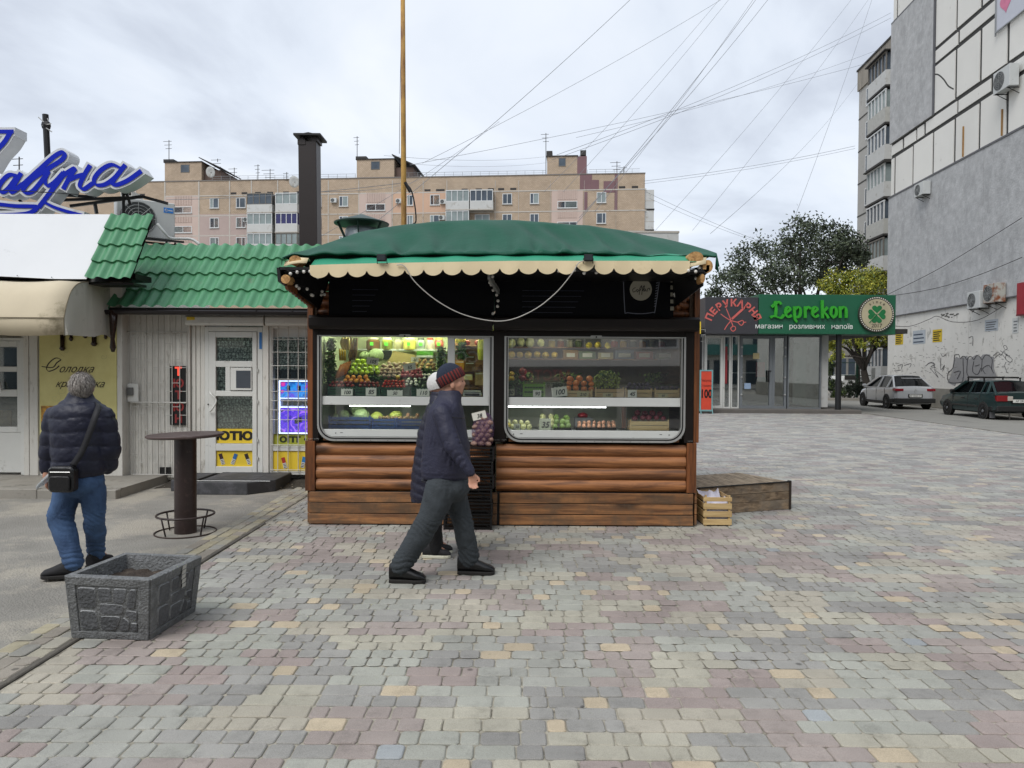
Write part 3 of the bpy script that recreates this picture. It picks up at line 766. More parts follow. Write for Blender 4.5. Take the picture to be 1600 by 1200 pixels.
m=MB();m.add([at(1052, 425, K-.3), at(1098, 430, D1+.1), at(1098, 447, D1+.1), at(1056, 478, K-.1)], [(0, 1, 2, 3)]);m.build('gusset_lining', blk, kb, solid=.01)
m=MB();m.beam(at(764, 432, D1+.1), at(779, 456, K-.06), .025, .05);m.build('bracket', alu, kb)
bulbm=mat('frosted_bulb', '#d9d6cf', .3, .03)
bmesh_=MB().ball((0, 0, 0), .0165, 10, 7).mesh('bulb', bulbm, smooth=True)
wirem=mat('grey_wire', '#6d6d70', .6)
def bulbs(lbl, pts, n, path_r=.003):
 P_=smooth_path(pts, 8);o=thing('string_light', lbl, 'string light', tuple(P_[0]))
 m=MB();m.tube([p+Vector((0, 0, .018))for p in P_], path_r, 4);m.build('cord', rub, o)
 for i in range(n):
  p=P_[int((i+.5)/n*(len(P_)-1))];inst('bulb', bmesh_, o, (p.x+RN.uniform(-.02, .02), p.y+RN.uniform(-.015, .015), p.z+RN.uniform(-.02, .02)))
bulbs('string of frosted bulbs under the left canopy corner', [at(448, 426, D1-.03), at(468, 428, D1-.03), at(482, 427, D1), at(497, 430, D1+.03), at(506, 428, D1+.1)], 7)
bulbs('string of frosted bulbs looped along the carved bracket by the left wooden post', [at(450, 438, D1+.05), at(462, 446, D1+.15), at(478, 452, D1+.3), at(492, 460, D1+.45), at(485, 457, K-.1), at(497, 452, K-.1), at(508, 459, K-.1), at(497, 464, K-.1)], 12)
bulbs('string of frosted bulbs hanging down the middle bracket above the mullion', [at(766, 430, D1+.05), at(768, 444, K-.3), at(772, 447, K-.2), at(774, 461, K-.12), at(777, 475, K-.12), at(771, 493, K-.12)], 9)
bulbs('string of frosted bulbs sloping under the right canopy corner', [at(1073, 424, D1), at(1096, 421, D1+.02), at(1092, 432, D1+.15), at(1080, 443, D1+.35), at(1062, 455, D1+.6), at(1053, 462, K-.1)], 15)
bulbs('string of frosted bulbs below the scallops under the right floodlight', [at(873, 423, D1+.02), at(885, 424, D1+.02), at(905, 425, D1+.02), at(935, 422, D1+.02)], 6)
def flood(px, lbl):
 c=at(px, 404, D1-.03);o=thing('floodlight', lbl, 'floodlight', tuple(c), group=None)
 m=MB();m.box(c.x-.042, c.x+.042, c.y-.045, c.y-.01, c.z-.03, c.z+.035);m.build('housing', rub, o, bevel=.004)
 m=MB();m.box(c.x-.034, c.x+.034, c.y-.05, c.y-.0455, c.z-.022, c.z+.027);m.build('lens', mat('flood_lens', '#2e3338', .15), o)
 m=MB();m.beam((c.x-.046, c.y-.02, c.z), (c.x-.046, c.y+.02, c.z-.06), .006);m.beam((c.x+.046, c.y-.02, c.z), (c.x+.046, c.y+.02, c.z-.06), .006);m.build('bracket', rub, o)
flood(597, 'small black floodlight clipped over the left end of the cream valance')
flood(919, 'small black floodlight clipped over the right end of the cream valance')
pts=[at(620, 414, D1-.04), at(632, 416, D1-.04), at(648, 440, D1-.03), at(680, 468, D1+.0), at(720, 490, D1+.02), at(765, 501, D1+.03), at(800, 499, D1+.03), at(838, 482, D1+.02), at(868, 458, D1), at(884, 440, D1-.03), at(896, 424, D1-.05), at(905, 410, D1-.05), at(918, 406, D1-.05)]
m=MB();m.tube(smooth_path(pts, 6), .0052, 6);tag(m.build('hanging_cable', mat('white_cable', '#a9a6a0', .5)), 'grey cable sagging between the two floodlights across the black panels', 'cable')
# ================= produce and goods =================
def pm(n, c, c2=None, rough=.4, var=.15, scale=18, **k):return mat(n, c, rough, var, scale, c2=c2, rnd=.18, **k)
def fruit(name, mt, r=(1, 1, 1), kind=0):
 m=MB();m.ball((0, 0, 0), r, 10, 7)
 if kind:m.v=[(x*(1+kind*math.cos(5*math.atan2(y, x))*.5), y*(1+kind*math.cos(5*math.atan2(y, x))*.5), z*(1+kind*math.sin(x*7)))for x, y, z in m.v]
 return m.mesh(name, mt, smooth=True)
FR=dict(tomato=fruit('tomato', pm('tomato_red', '#a82a1c', rough=.22), (1, 1, .85)), dark_tomato=fruit('tomato', pm('tomato_dark', '#7d231b', rough=.25), (1, 1, .85)), orange=fruit('orange', pm('orange_peel', '#e8891c', '#f0a53a', rough=.5)), persimmon=fruit('persimmon', pm('persimmon', '#c96a26', '#d98542', rough=.35), (1, 1, .82)), pepper=fruit('pepper', pm('green_pepper', '#8fb52a', '#c5d848', rough=.25), (1, .8, .8), .15), cabbage=fruit('cabbage', pm('cabbage_leaf', '#8fa873', '#c2cfa2', rough=.5, scale=6, bump=.5, bscale=9), (1, 1, .88), .05), melon=fruit('melon', pm('melon', '#c2cc55', '#d9dc7e', rough=.4), (1.15, 1, .85)), garlic=fruit('garlic', pm('ginger', '#a58a76', '#c2a89a', rough=.6), (1, .8, .75), .2), mushroom=fruit('mushroom', pm('mushroom', '#d9d6c6', rough=.6), (1, 1, .7)), cucumber=fruit('cucumber', pm('cucumber', '#2b4a26', rough=.35), (.5, 1.6, .5)), radish=fruit('red_onion', pm('radish', '#8a2438', '#b05565', rough=.35), (1, 1, 1.1)), potato=fruit('potato', pm('potato', '#a08058', rough=.7), (1.25, .9, .85), .12), apple=fruit('apple', pm('apple_yellow', '#b7b840', '#c6863a', rough=.3, scale=4), (1, 1, .9)), red_apple=fruit('apple', pm('apple_red', '#7c1d24', '#a14048', rough=.3), (1, 1, .9)), pear=fruit('pear', pm('pear', '#bcbc7a', '#cfcf9a', rough=.4), (1, 1, 1.15)), mango=fruit('avocado', pm('avocado', '#5f7f35', '#86a04f', rough=.35), (1, .9, 1.2)), plum=fruit('plum', pm('plum', '#2a2436', '#453a55', rough=.4), (1, .9, .9)), egg=fruit('egg', pm('egg', '#c98a66', '#d9a07e', rough=.5), (.8, .8, 1)), onion=fruit('red_onion', pm('red_onion', '#6c2434', '#8a3c48', rough=.35), (1, 1, .9)), lemon=fruit('lemon', pm('lemon', '#d9c23a', rough=.4), (1.2, .9, .9)), )
def heap(kind, label, cat, group, x0, x1, y0, y1, r, d0, name=None, shrink=.5, n_max=40, lean=.8):
 d=K+d0;z=kz(y0, d)+r;zt=kz(y1, d)-r*.4;row=0;cnt=0;nr=max(1, round((zt-z)/(r*1.45))+1)
 a, b=kx(x0, d), kx(x1, d)
 while z<=zt+.001 or row==0:
  t=row/max(1, nr);mid=(a+b)/2;hw=(b-a)/2*(1-shrink*t**1.5)-r*.6
  n=max(1, int(hw*2/(r*1.9))+1)
  for i in range(n):
   if cnt>=n_max:return
   x=mid+(i-(n-1)/2)*(2*hw/max(1, n-1)if n>1 else 0)+RN.uniform(-.2, .2)*r
   if abs(x-mid)>hw+r:continue
   o=inst(name or FR[kind].name, FR[kind], None, (x, d+row*r*lean+RN.uniform(-.2, .2)*r, z+RN.uniform(-.15, .15)*r), (RN.uniform(-.6, .6), RN.uniform(-.6, .6), RN.uniform(0, 6)), r*RN.uniform(.88, 1.12))
   tag(o, label, cat, group);cnt+=1
  z+=r*1.45;row+=1
crg=mat('green_crate_plastic', '#17402c', .5, .1);crb=mat('blue_crate_plastic', '#2b5aa8', .45, .1);crk=mat('black_crate_plastic', '#0b0b0d', .42, .15);crl=mat('lime_crate_plastic', '#5f8a2a', .5, .1)
pale=wood('poplar_slat', '#c2a878', '#a3865a', 'X', .7, knots=False)
def pcrate(x0, x1, y0, y1, d0, dep, mt, label, cat='crate', wooden=False):
 """slatted tray: bottom, corner posts, slats on four sides"""
 d=K+d0;a, b=kx(x0, d), kx(x1, d);z0, z1=kz(y0, d), kz(y1, d);o=thing('wooden_crate' if wooden else 'plastic_crate', label, cat, ((a+b)/2, d, z0))
 m=MB();m.box(a, b, d, d+dep, z0, z0+.008);m.build('base', mt, o)
 m=MB()
 for(x, y)in((a, d), (b-.014, d), (a, d+dep-.014), (b-.014, d+dep-.014)):m.box(x, x+.014, y, y+.014, z0+.008, z1+(.012 if wooden else 0))
 m.build('corner_posts', mt, o)
 n=2 if wooden else 3;h=(z1-z0-.01)/n
 for k in range(n):
  m=MB();zz_=z0+.01+h*k;q=h*(.86 if wooden else.62)
  m.box(a+.0145, b-.0145, d+.002, d+.009, zz_, zz_+q)
  m.build('slat', mt, o)
  m=MB();m.box(a+.003, a+.01, d+.0145, d+dep-.0145, zz_, zz_+q);m.box(b-.01, b-.003, d+.0145, d+dep-.0145, zz_, zz_+q);m.build('side_slats', mt, o)
 if not wooden:
  m=MB();nn=max(4, int((b-a)/.03))
  for k in range(nn+1):
   x=a+.016+(b-a-.034)*k/nn;m.box(x, x+.004, d+.0095, d+.013, z0+.01, z1)
  m.build('ribs', mt, o)
 return o
cardm=mat('price_card', '#d6d4c9', .8, .04);cardg=mat('price_card_green_glow', '#5fd23a', .6, .05, emis='#3fe01a', estr=.25);inkm=mat('marker_ink', '#1c1c22', .6)  # green card material glows by added emission, though it is no lamp
def card(x0, x1, y0, y1, d0, txt, label, m_=None, jag=True, tilt=0.0, name='price_card'):
 d=K+d0;a, b, z0, z1=kx(x0, d), kx(x1, d), kz(y1, d), kz(y0, d);c=((a+b)/2, d, (z0+z1)/2)
 o=thing(name, label, 'price card', c)
 n=8;top=[(b-(b-a)*i/n, z1-((.008 if i%2 else 0)if jag else 0))for i in range(n+1)]
 Rm=T(*c)@RY(tilt)@T(-c[0], -c[1], -c[2])
 m=MB();m.prism([(a, z0), (b, z0)]+top, d, d+.002, M=Rm);m.build('card', m_ or cardm, o)
 if txt:text(txt, None, (z1-z0)*.52, inkm, o, M=Rm@T(c[0], d-.0014, z0+(z1-z0)*.2)@RX(math.pi/2)@Matrix.Diagonal((.95, 1, 1, 1)), ext=.0005, shear=.25, bold=.03)
 return o
stp=mat('tier_board', '#2f3b2c', .7, .2)
m=MB()
zsh=zs1-.06
for(x0, x1, d0, d1, y)in((511, 699, .26, .44, 596), (511, 699, .44, .70, 580)):
 m.box(kx(x0, K+d0), kx(x1, K+d0), K+d0, K+d1, zsh, kz(y, K+d0))
m.box(kx(792, K+.3), kx(1062, K+.3), K+.3, K+.7, zsh, kz(600, K+.3))
m.build('tier', stp, kb)
for i, (a, b, nm)in enumerate(((512, 553, 'under the dark tomatoes at the left end of the left window'), (555, 594, 'holding red tomatoes behind the 85 card'), (596, 640, 'holding plum tomatoes behind the 50 card'), (642, 690, 'holding cucumbers behind the 110 card'))):
 pcrate(a, b, 619.5, 605, .06, .18, crg, 'dark green plastic tray '+nm)
heap('dark_tomato', 'dark red tomato at the left end of the left window behind the 100 card', 'tomato', 'dark tomatoes behind the 100 card', 514, 552, 607, 597, .021, .1, n_max=14)
heap('orange', 'bright orange in the small heap above the dark tomatoes', 'orange', 'oranges above the dark tomatoes', 537, 576, 600, 587, .026, .2, n_max=14)
heap('dark_tomato', 'dark red tomato in the heap behind the 85 card', 'tomato', 'tomatoes behind the 85 card', 561, 593, 607, 594, .021, .1, n_max=16)
heap('tomato', 'glossy red tomato in the heap behind the 50 card', 'tomato', 'tomatoes behind the 50 card', 597, 634, 608, 594, .019, .1, n_max=26)
heap('apple', 'single yellow green apple resting on top of the red tomatoes', 'apple', None, 620, 625, 595, 588, .028, .2, n_max=1)
heap('mushroom', 'white mushroom in the small heap right of the red tomatoes', 'mushroom', 'mushrooms beside the red tomatoes', 633, 652, 604, 592, .019, .12, n_max=14)
heap('cucumber', 'dark green cucumber in the tray behind the 110 card', 'cucumber', 'cucumbers behind the 110 card', 644, 676, 607, 594, .024, .13, n_max=14)
heap('mushroom', 'white mushroom in the upper heap beside the bearded green bag', 'mushroom', 'mushrooms in the upper heap', 654, 686, 594, 582, .021, .3, n_max=16)
heap('garlic', 'brown pink ginger root in the middle heap of the left window', 'ginger', 'ginger roots in the middle heap', 590, 627, 592, 568, .026, .3, n_max=30)
heap('radish', 'dark pink onion in the heap under the 65 card', 'onion', 'pink onions under the 65 card', 626, 660, 591, 575, .022, .3, n_max=24)
heap('pepper', 'pale green pepper in the heap left of the 105 card', 'pepper', 'green peppers beside the 105 card', 546, 592, 588, 562, .03, .3, n_max=32)
heap('cabbage', 'small pale round cabbage standing left of the larger one in the back row', 'cabbage', None, 562, 574, 566, 550, .062, .56, n_max=1)
heap('cabbage', 'larger pale round cabbage behind the 105 card', 'cabbage', None, 577, 598, 567, 547, .085, .58, n_max=1)
heap('potato', 'brown potato in the heap by the 20 card', 'potato', 'potatoes by the 20 card', 646, 680, 580, 563, .028, .46, n_max=18)
heap('garlic', 'pinkish root in the back heap between the cabbage and the potatoes', 'ginger', 'pinkish roots in the back heap', 600, 645, 582, 566, .024, .46, n_max=30)
def leafy(name, label, cat, c, size, n, mts, ls=.03, droop=.4):
 m=MB()
 for i in range(n):
  u=Vector((RN.gauss(0, .42), RN.gauss(0, .42), RN.uniform(-1, 1)));p=Vector((c[0]+u.x*size[0], c[1]+u.y*size[1], c[2]+u.z*size[2]))
  a=Vector((RN.uniform(-1, 1), RN.uniform(-1, 1), RN.uniform(-1, 1))).normalized()*ls*RN.uniform(.5, 1.2);b=a.cross(Vector((RN.uniform(-1, 1), RN.uniform(-1, 1), RN.uniform(-1, 1)))).normalized()*ls*.35
  m.add([p-a, p+b, p+a, p-b], [(0, 1, 2, 3)], RN.randrange(len(mts)))
 o=m.build(name, mts);return tag(o, label, cat)
gl1, gl2, gl3=mat('herb_dark', '#1f3d1c', .6, .3, 20), mat('herb_mid', '#3f6a2a', .6, .3, 20), mat('herb_pale', '#8fa65a', .6, .3, 20)
leafy('herb_bunch', 'bunch of dark green herbs standing in the bottom left corner of the left window', 'herbs', tuple(kw(517, 580, K+.2)), (.06, .06, .12), 420, [gl1, gl2])
leafy('herb_bunch', 'hanging bunch of dried herbs in the top left corner of the left window', 'herbs', tuple(kw(517, 547, K+.25)), (.05, .06, .12), 300, [gl2, mat('herb_dry', '#5d5644', .7, .3, 20), gl1])
leafy('herb_bag', 'upright bag of dark green herbs beside the left white window post', 'herbs', tuple(kw(689, 560, K+.45)), (.06, .07, .13), 520, [gl1, gl2], .022)
leafy('herb_bunch', 'dark green leaves lying under the oranges and peppers', 'herbs', tuple(kw(580, 592, K+.27)), (.16, .03, .03), 260, [gl1, gl2], .02)
leafy('herb_bunch', 'dark green leaves between the potatoes and the white mushrooms', 'herbs', tuple(kw(665, 580, K+.4)), (.08, .03, .03), 130, [gl1, gl2], .02)
def long_item(name, label, cat, pts, r, mt, group=None, taper=True):
 P_=smooth_path(pts, 5);k=len(P_);m=MB();m.tube(P_, [r*(.35+.65*math.sin(math.pi*min(.92, max(.08, i/(k-1))))**.5)if taper else r for i in range(k)], 8)
 return tag(m.build(name, mt, smooth=True), label, cat, group)
yel=pm('banana', '#d9b92c', rough=.4);car=pm('carrot', '#c47a32', '#b0622a', rough=.5)
for i in range(3):long_item('banana', 'yellow banana hanging at the top left of the left window', 'banana', [kw(536+i*4, 528, K+.2), kw(534+i*5, 536, K+.17), kw(537+i*4, 546, K+.2)], .02, yel, 'bananas hanging in the left window')
for i in range(3):long_item('corn_cob', 'yellow corn cob standing below the hanging bananas', 'corn', [kw(531+i*4, 545, K+.3), kw(532+i*3.5, 563, K+.27)], .018, mat('corn', '#c9a53a', .5, .2, 60), 'corn cobs below the bananas')
for i in range(7):long_item('carrot', 'orange brown carrot leaning at the left of the green peppers', 'carrot', [kw(524+i*2.6, 592-i*1.2, K+.18+.01*i), kw(533+i*2.4, 570-i*.9, K+.24+.01*i)], .017, car, 'carrots left of the green peppers')
for i in range(3):long_item('daikon_radish', 'long purple brown root hanging right of the bananas', 'root', [kw(549+i*4.5, 528, K+.3), kw(547+i*4.5, 548, K+.3), kw(546+i*4, 562, K+.31)], .018, pm('purple_root', '#5f4038', '#a08c6a'), 'purple roots right of the bananas')
def jar(px, y0, y1, wpx, mt, label, lid='#8a8a80', tagp=True):
 d=K+1.15;k=d/F;c=kw(px, y0, d);h=kz(y1, d)-c.z;r=wpx/2*k
 o=thing('jar', label, 'jar', tuple(c));m=MB();m.lathe([(r*.9, 0), (r, h*.06), (r, h*.72), (r*.8, h*.82), (r*.8, h*.85)], tuple(c), 14);m.build('glass_body', mt, o, smooth=True, auto=40)
 m=MB();m.lathe([(r*.84, h*.851), (r*.84, h), (r*.7, h*1.01)], tuple(c), 14);m.build('lid', mat('lid'+lid[1:], lid, .4), o, smooth=True, auto=40)
 if tagp:m=MB();m.box(c.x-.02, c.x+.02, c.y-r-.012, c.y-r-.009, c.z+h*.35, c.z+h*.62);m.build('green_tag', cardg, o)
for(px, wp, c, l, q)in((583, 22, '#6b4a24', 'brown jar with a green tag, leftmost on the back shelf', '#b5b09a'), (605, 17, '#8a8f3c', 'olive jar with a green tag between the brown jar and the yellow tub', '#d8d8cc'), (622, 14, '#a9a07a', 'slim pale jar without a tag beside the olive jar', '#70706a'), (640, 21, '#c9c05e', 'yellow tub with a green tag in the middle of the back shelf', '#e0dcc0'), (658, 12, '#9aa39a', 'narrow grey jar with a green tag beside the yellow tub', '#44443e'), (672, 11, '#c9b8a8', 'small pinkish jar near the right end of the back shelf', '#b03a2e'), (686, 14, '#a04a36', 'reddish jar at the right end of the back shelf', '#c9a24a')):
 jar(px, 547, 529, wp, mat('jar_'+c[1:], c, .2, .2), l, q, px not in(622, 672))
for i_, (px_, c_, l_)in enumerate(((862, '#b9a25a', 'honey coloured'), (876, '#8a4a2c', 'brown'), (890, '#c9c4a8', 'milky white'), (904, '#6d7f3a', 'olive green'), (960, '#a8422e', 'tomato red'), (974, '#c9a43a', 'amber'), (989, '#5c6b60', 'grey green'), (1004, '#b98a5a', 'tan'), (1019, '#8c8f86', 'pale grey'), (1034, '#7a2e34', 'dark red'), (1049, '#a9a86a', 'yellow green'))):
 o_=jar(px_, 543, 530.5, 11, mat('rjar'+c_[1:], c_, .2, .2), l_+' jar on the top back shelf of the right window', '#b5b09a', False)
for i_, (a_, b_, c_, l_)in enumerate(((880, 903, '#8c6a3e', 'brown carton'), (905, 930, '#4f6a3a', 'green carton'), (934, 958, '#a89a70', 'beige carton'), (961, 990, '#5f6f85', 'blue grey carton'), (993, 1020, '#9c4a36', 'brick red carton'), (1024, 1056, '#7f8478', 'grey carton'))):
 d=K+.93;m=MB();m.box(kx(a_, d), kx(b_, d), d, d+.16, kz(560, d)+.001, kz(546+2*(i_%3), d));o_=tag(m.build('carton', mat('rc'+c_[1:], c_, .7, .25, 12)), l_+' on the lower back shelf of the right window', 'box');m=MB();m.box(kx(a_+5, d), kx(b_-5, d), d-.003, d-.001, kz(557, d), kz(551, d));m.build('printed_label', cardm, o_)
for(a_, b_, l_)in((800, 836, 'left'), (872, 902, 'middle'), (1005, 1040, 'right')):
 leafy('lettuce', 'loose green salad heads on the middle shelf, '+l_+' group in the right window', 'lettuce', tuple(kw((a_+b_)/2, 590, K+.5)), (.11, .06, .05), 200, [gl2, gl3, gl1])
m=MB();m.prism([(kx(603, K+.62), kz(568, K+.62)), (kx(652, K+.62), kz(568, K+.62)), (kx(648, K+.62), kz(556, K+.62)), (kx(614, K+.62), kz(549, K+.62)), (kx(611, K+.62), kz(558, K+.62))], K+.62, K+.68)
tag(m.build('cardboard_box', mat('cardboard', '#b5a06c', .8, .1)), 'open beige cardboard flap box standing behind the ginger heap', 'box')
m=MB();m.box(kx(651, K+.62), kx(676, K+.62), K+.62, K+.7, kz(556, K+.62), kz(549.5, K+.62));o=tag(m.build('green_box', mat('green_print', '#5a9a35', .5, .1)), 'long green printed box lying behind the potatoes', 'box')
m=MB();m.box(kx(651, K+.62), kx(676, K+.62), K+.618, K+.7, kz(559, K+.62), kz(556.1, K+.62));m.build('white_band', pvc, o)
m=MB();m.box(kx(580, K+.8), kx(612, K+.8), K+.8, K+.82, kz(563, K+.8), kz(549, K+.8));o=tag(m.build('chalkboard', mat('slate', '#23272b', .7)), 'small dark chalk board leaning behind the cabbages', 'board')
m=MB();m.box(kx(712, K+.9), kx(757, K+.9), K+.9, K+1.3, kz(606, K+.9)-.012, kz(606, K+.9));m.box(kx(712, K+.9), kx(757, K+.9), K+.9, K+1.3, kz(579, K+.9)-.012, kz(579, K+.9));m.box(kx(708, K+.9), kx(757, K+.9), K+.9, K+1.3, kz(541, K+.9)-.012, kz(541, K+.9))
m.box(kx(708, K+1.32), kx(758, K+1.32), K+1.32, K+1.34, .9, 2.12);m.build('hatch_shelf', oak2, kb)
heap('lemon', 'yellow melon at the top left of the service hatch', 'melon', None, 712, 724, 540, 527, .06, .95, name='melon', n_max=1)
heap('tomato', 'red fruit on the top shelf of the service hatch', 'fruit', 'red fruit on the hatch top shelf', 727, 748, 541, 529, .036, .95, name='red_fruit', n_max=7)
leafy('greens_bunch', 'dark green leafy bunch hanging in the service hatch', 'greens', tuple(kw(722, 548, K+.8)), (.05, .05, .09), 320, [gl1, gl2], .035)
long_item('marrow', 'tall pale yellow marrow at the right edge of the service hatch', 'marrow', [kw(751, 562, K+.85), kw(752, 545, K+.83), kw(751, 531, K+.85)], .045, mat('marrow', '#c9c64a', .4, .1))
for i, (a, b, y0, y1, c, l)in enumerate(((711, 725, 579, 564, '#c98a24', 'orange carton on the middle shelf of the service hatch'), (727, 741, 579, 566, '#6b4c26', 'brown box beside the orange carton in the service hatch'), (728, 741, 566, 556, '#5a3c1c', 'dark brown box on top of the brown box in the hatch'), (712, 738, 594, 585, '#cdbf8f', 'cream tray above the kitchen scale in the hatch'), (742, 755, 602, 582, '#9a8460', 'straw coloured packet at the right of the hatch'))):
 d=K+.92;m=MB();m.box(kx(a, d), kx(b, d), d, d+.15, kz(y0, d), kz(y1, d));o=tag(m.build('carton', mat('carton_'+c[1:], c, .7, .15)), l, 'box')
 m=MB();m.box(kx(a, d)+.008, kx(b, d)-.008, d-.002, d-.0005, kz(y1, d)-.02, kz(y1, d)-.012);m.build('tape', pvc, o)
sx0, sx1=kx(723, K+.12), kx(752, K+.12);sz=kz(619, K+.12)
o=thing('kitchen_scale', 'grey kitchen scale standing in the service hatch', 'scale', ((sx0+sx1)/2, K+.12, sz))
m=MB();m.box(sx0, sx1, K+.12, K+.35, sz, sz+.035);m.build('housing', mat('scale_grey', '#9a9c9c', .4), o, bevel=.006)
m=MB();m.box(sx0+.02, sx1-.02, K+.116, K+.1185, sz+.006, sz+.026);m.build('display', rub, o)
m=MB();m.box(sx0+.01, sx1-.01, K+.13, K+.34, sz+.045, sz+.054);m.box((sx0+sx1)/2-.03, (sx0+sx1)/2+.03, K+.2, K+.26, sz+.035, sz+.045);m.build('weighing_plate', alu, o)
for(a, b, l)in((513, 579, 'blue plastic crate with big cabbages behind the lower left glass'), (581, 618, 'blue plastic crate with melons in the middle behind the lower left glass'), (619, 662, 'blue plastic crate with mixed vegetables left of the walking man')):
 pcrate(a, b, 671, 651+(3 if a>560 else 0), .09, .3, crb, l)
def one(kind, px, py, rpx, d0, label, cat, name=None, rot=None):
 d=K+d0;r=rpx*d/F;c=kw(px, py, d)
 tag(inst(name or FR[kind].name, FR[kind], None, tuple(c), rot or(RN.uniform(-.4, .4), RN.uniform(-.4, .4), RN.uniform(0, 6)), r), label, cat)
one('cabbage', 563.5, 650, 14, .2, 'biggest pale green cabbage at the front of the blue crate', 'cabbage')
one('cabbage', 558, 639, 12.5, .32, 'pale cabbage lying behind the biggest one in the blue crate', 'cabbage')
one('cabbage', 537, 650, 11, .22, 'loose leaved cabbage at the left end of the blue crate', 'cabbage')
one('cabbage', 526, 653, 7.5, .2, 'smallest cabbage in the left corner of the blue crate', 'cabbage')
one('melon', 589, 652, 10, .22, 'flat yellow melon left of the rounder one in the lower left display', 'melon')
one('melon', 618, 650, 9.5, .22, 'round yellow melon in the middle of the lower left display', 'melon')
heap('potato', 'small pale vegetable in the right blue crate', 'vegetable', 'mixed vegetables in the right blue crate', 592, 652, 657, 649, .022, .14, name='vegetable', n_max=26)
heap('egg', 'pinkish brown vegetable on top of the right blue crate', 'vegetable', 'pinkish vegetables beside the walking man', 636, 654, 654, 647, .026, .2, name='vegetable', n_max=5)
card(533, 551, 608.5, 619.5, .045, '100', 'torn price card reading 100 at the left end of the counter')
card(571.5, 588, 606.5, 619.5, .045, '85', 'torn price card reading 85 before the dark tomatoes')
card(605, 629, 610, 619.8, .045, '50', 'wide torn price card reading 50 before the red tomatoes')
card(651, 671, 608, 619.8, .045, '110', 'torn price card reading 110 beside the white knitted hat')
card(573, 591.5, 560, 571, .26, '105', 'tilted price card reading 105 stuck in the green peppers', tilt=.1, jag=False)
card(630, 649.5, 569, 579.5, .26, '65', 'tilted price card reading 65 stuck in the pink onions', tilt=-.2, jag=False)
card(642, 654, 558.5, 566.5, .42, '20', 'small price card reading 20 before the potatoes', jag=False)
for(a, b, y, mt, l, wd)in((817, 852, 597, crl, 'lime green plastic crate behind the 90 card', False), (886, 926, 609, pale, 'wooden crate under the persimmons', True), (930, 975, 606, pale, 'wooden crate full of green grapes behind the 130 card', True), (977, 1019, 607, pale, 'wooden crate of plums behind the 45 card', True), (1023, 1062, 607, pale, 'wooden crate of plums at the far right end of the window', True)):
 pcrate(a, b, 619.5, y, .09, .25, mt, l, wooden=wd)
heap('persimmon', 'big orange persimmon in the tall heap of the right window', 'persimmon', 'persimmons heaped in the right window', 885, 928, 612, 583, .037, .13, n_max=34, lean=.5)
heap('plum', 'dark plum in the wooden crate behind the 45 card', 'plum', 'plums behind the 45 card', 979, 1018, 608, 597, .024, .13, n_max=26)
heap('plum', 'dark plum in the crate at the right end of the right window', 'plum', 'plums at the right end', 1025, 1060, 608, 599, .024, .13, n_max=20)
heap('apple', 'yellow apple at the left end of the middle shelf', 'apple', 'yellow apples left of the red apples', 791, 806, 597, 577, .036, .42, n_max=6)
heap('red_apple', 'dark red apple beside the yellow apples', 'apple', 'red apples beside the yellow ones', 808, 824, 597, 576, .046, .42, n_max=5)
heap('pear', 'pale fruit on the top back shelf of the right window', 'fruit', 'pale fruit on the top back shelf', 794, 848, 542, 531, .05, .92, name='fruit', n_max=9, shrink=.2)
heap('lemon', 'yellowish fruit on the top shelf above the grapes', 'fruit', 'yellowish fruit above the grapes', 916, 952, 545, 532, .042, .92, name='fruit', n_max=9, shrink=.3)
heap('apple', 'green yellow fruit on the lower back shelf', 'fruit', 'green yellow fruit on the lower back shelf', 795, 870, 560, 549, .045, .92, name='fruit', n_max=12, shrink=.2)
grp=mat('grape_green', '#8a9a45', .25, .3, 50, rnd=.1)
m=MB()
for i in range(300):
 u=RN.uniform(-1, 1);z=kz(606)+RN.random()**.8*.19*(1-.45*u*u);m.ball((kx(952)+u*.14, K+.13+RN.uniform(0, .12)+(z-kz(606))*.3, z), RN.uniform(.008, .012), 7, 5)
tag(m.build('grapes', grp, smooth=True), 'heap of green grapes over the wooden crate in the right window', 'grapes', kind='stuff')
m=MB()
for i in range(160):
 u=RN.uniform(-1, 1);m.ball((kx(868)+u*.11, K+.2+RN.uniform(0, .1), kz(606)+RN.random()*.05), RN.uniform(.009, .013), 7, 5)
tag(m.build('berries', mat('dark_berry', '#2f4130', .4, .3, 40), smooth=True), 'dark berries heaped behind the tilted 100 card', 'berries', kind='stuff')
leafy('herb_bunch', 'dark green herbs at the left end of the right window counter', 'herbs', tuple(kw(802, 606, K+.16)), (.09, .04, .07), 330, [gl1, gl2])
leafy('lettuce', 'pale green lettuce leaves lying on the grapes', 'lettuce', tuple(kw(950, 585, K+.24)), (.1, .04, .03), 200, [gl3, gl2])
card(862, 886, 603.5, 619, .05, '100', 'big tilted price card reading 100 in the right window', tilt=-.12)
card(833, 846, 608.5, 619.8, .05, '90', 'small price card reading 90 before the lime crate')
card(792, 804, 607, 618, .06, '30', 'dim price card reading 30 in the herbs', mat('dim_card', '#8f9478', .8))
card(902, 920, 610.5, 619.8, .05, '210', 'beige price card reading 210 before the persimmons', mat('beige_card', '#a9a07a', .8))
card(942, 958, 612.5, 619.8, .05, '130', 'beige price card reading 130 before the grapes', mat('beige_card', '#a9a07a', .8))
card(981, 995, 607.5, 619.8, .05, '45', 'torn white price card reading 45 before the plums')
card(1029, 1044, 613, 619.8, .05, '85', 'beige price card reading 85 at the right end', mat('beige_card', '#a9a07a', .8))
heap('pear', 'pale yellow pear in the lower display left of the 35 card', 'pear', 'pears left of the 35 card', 790, 830, 671, 653, .03, .14, n_max=20)
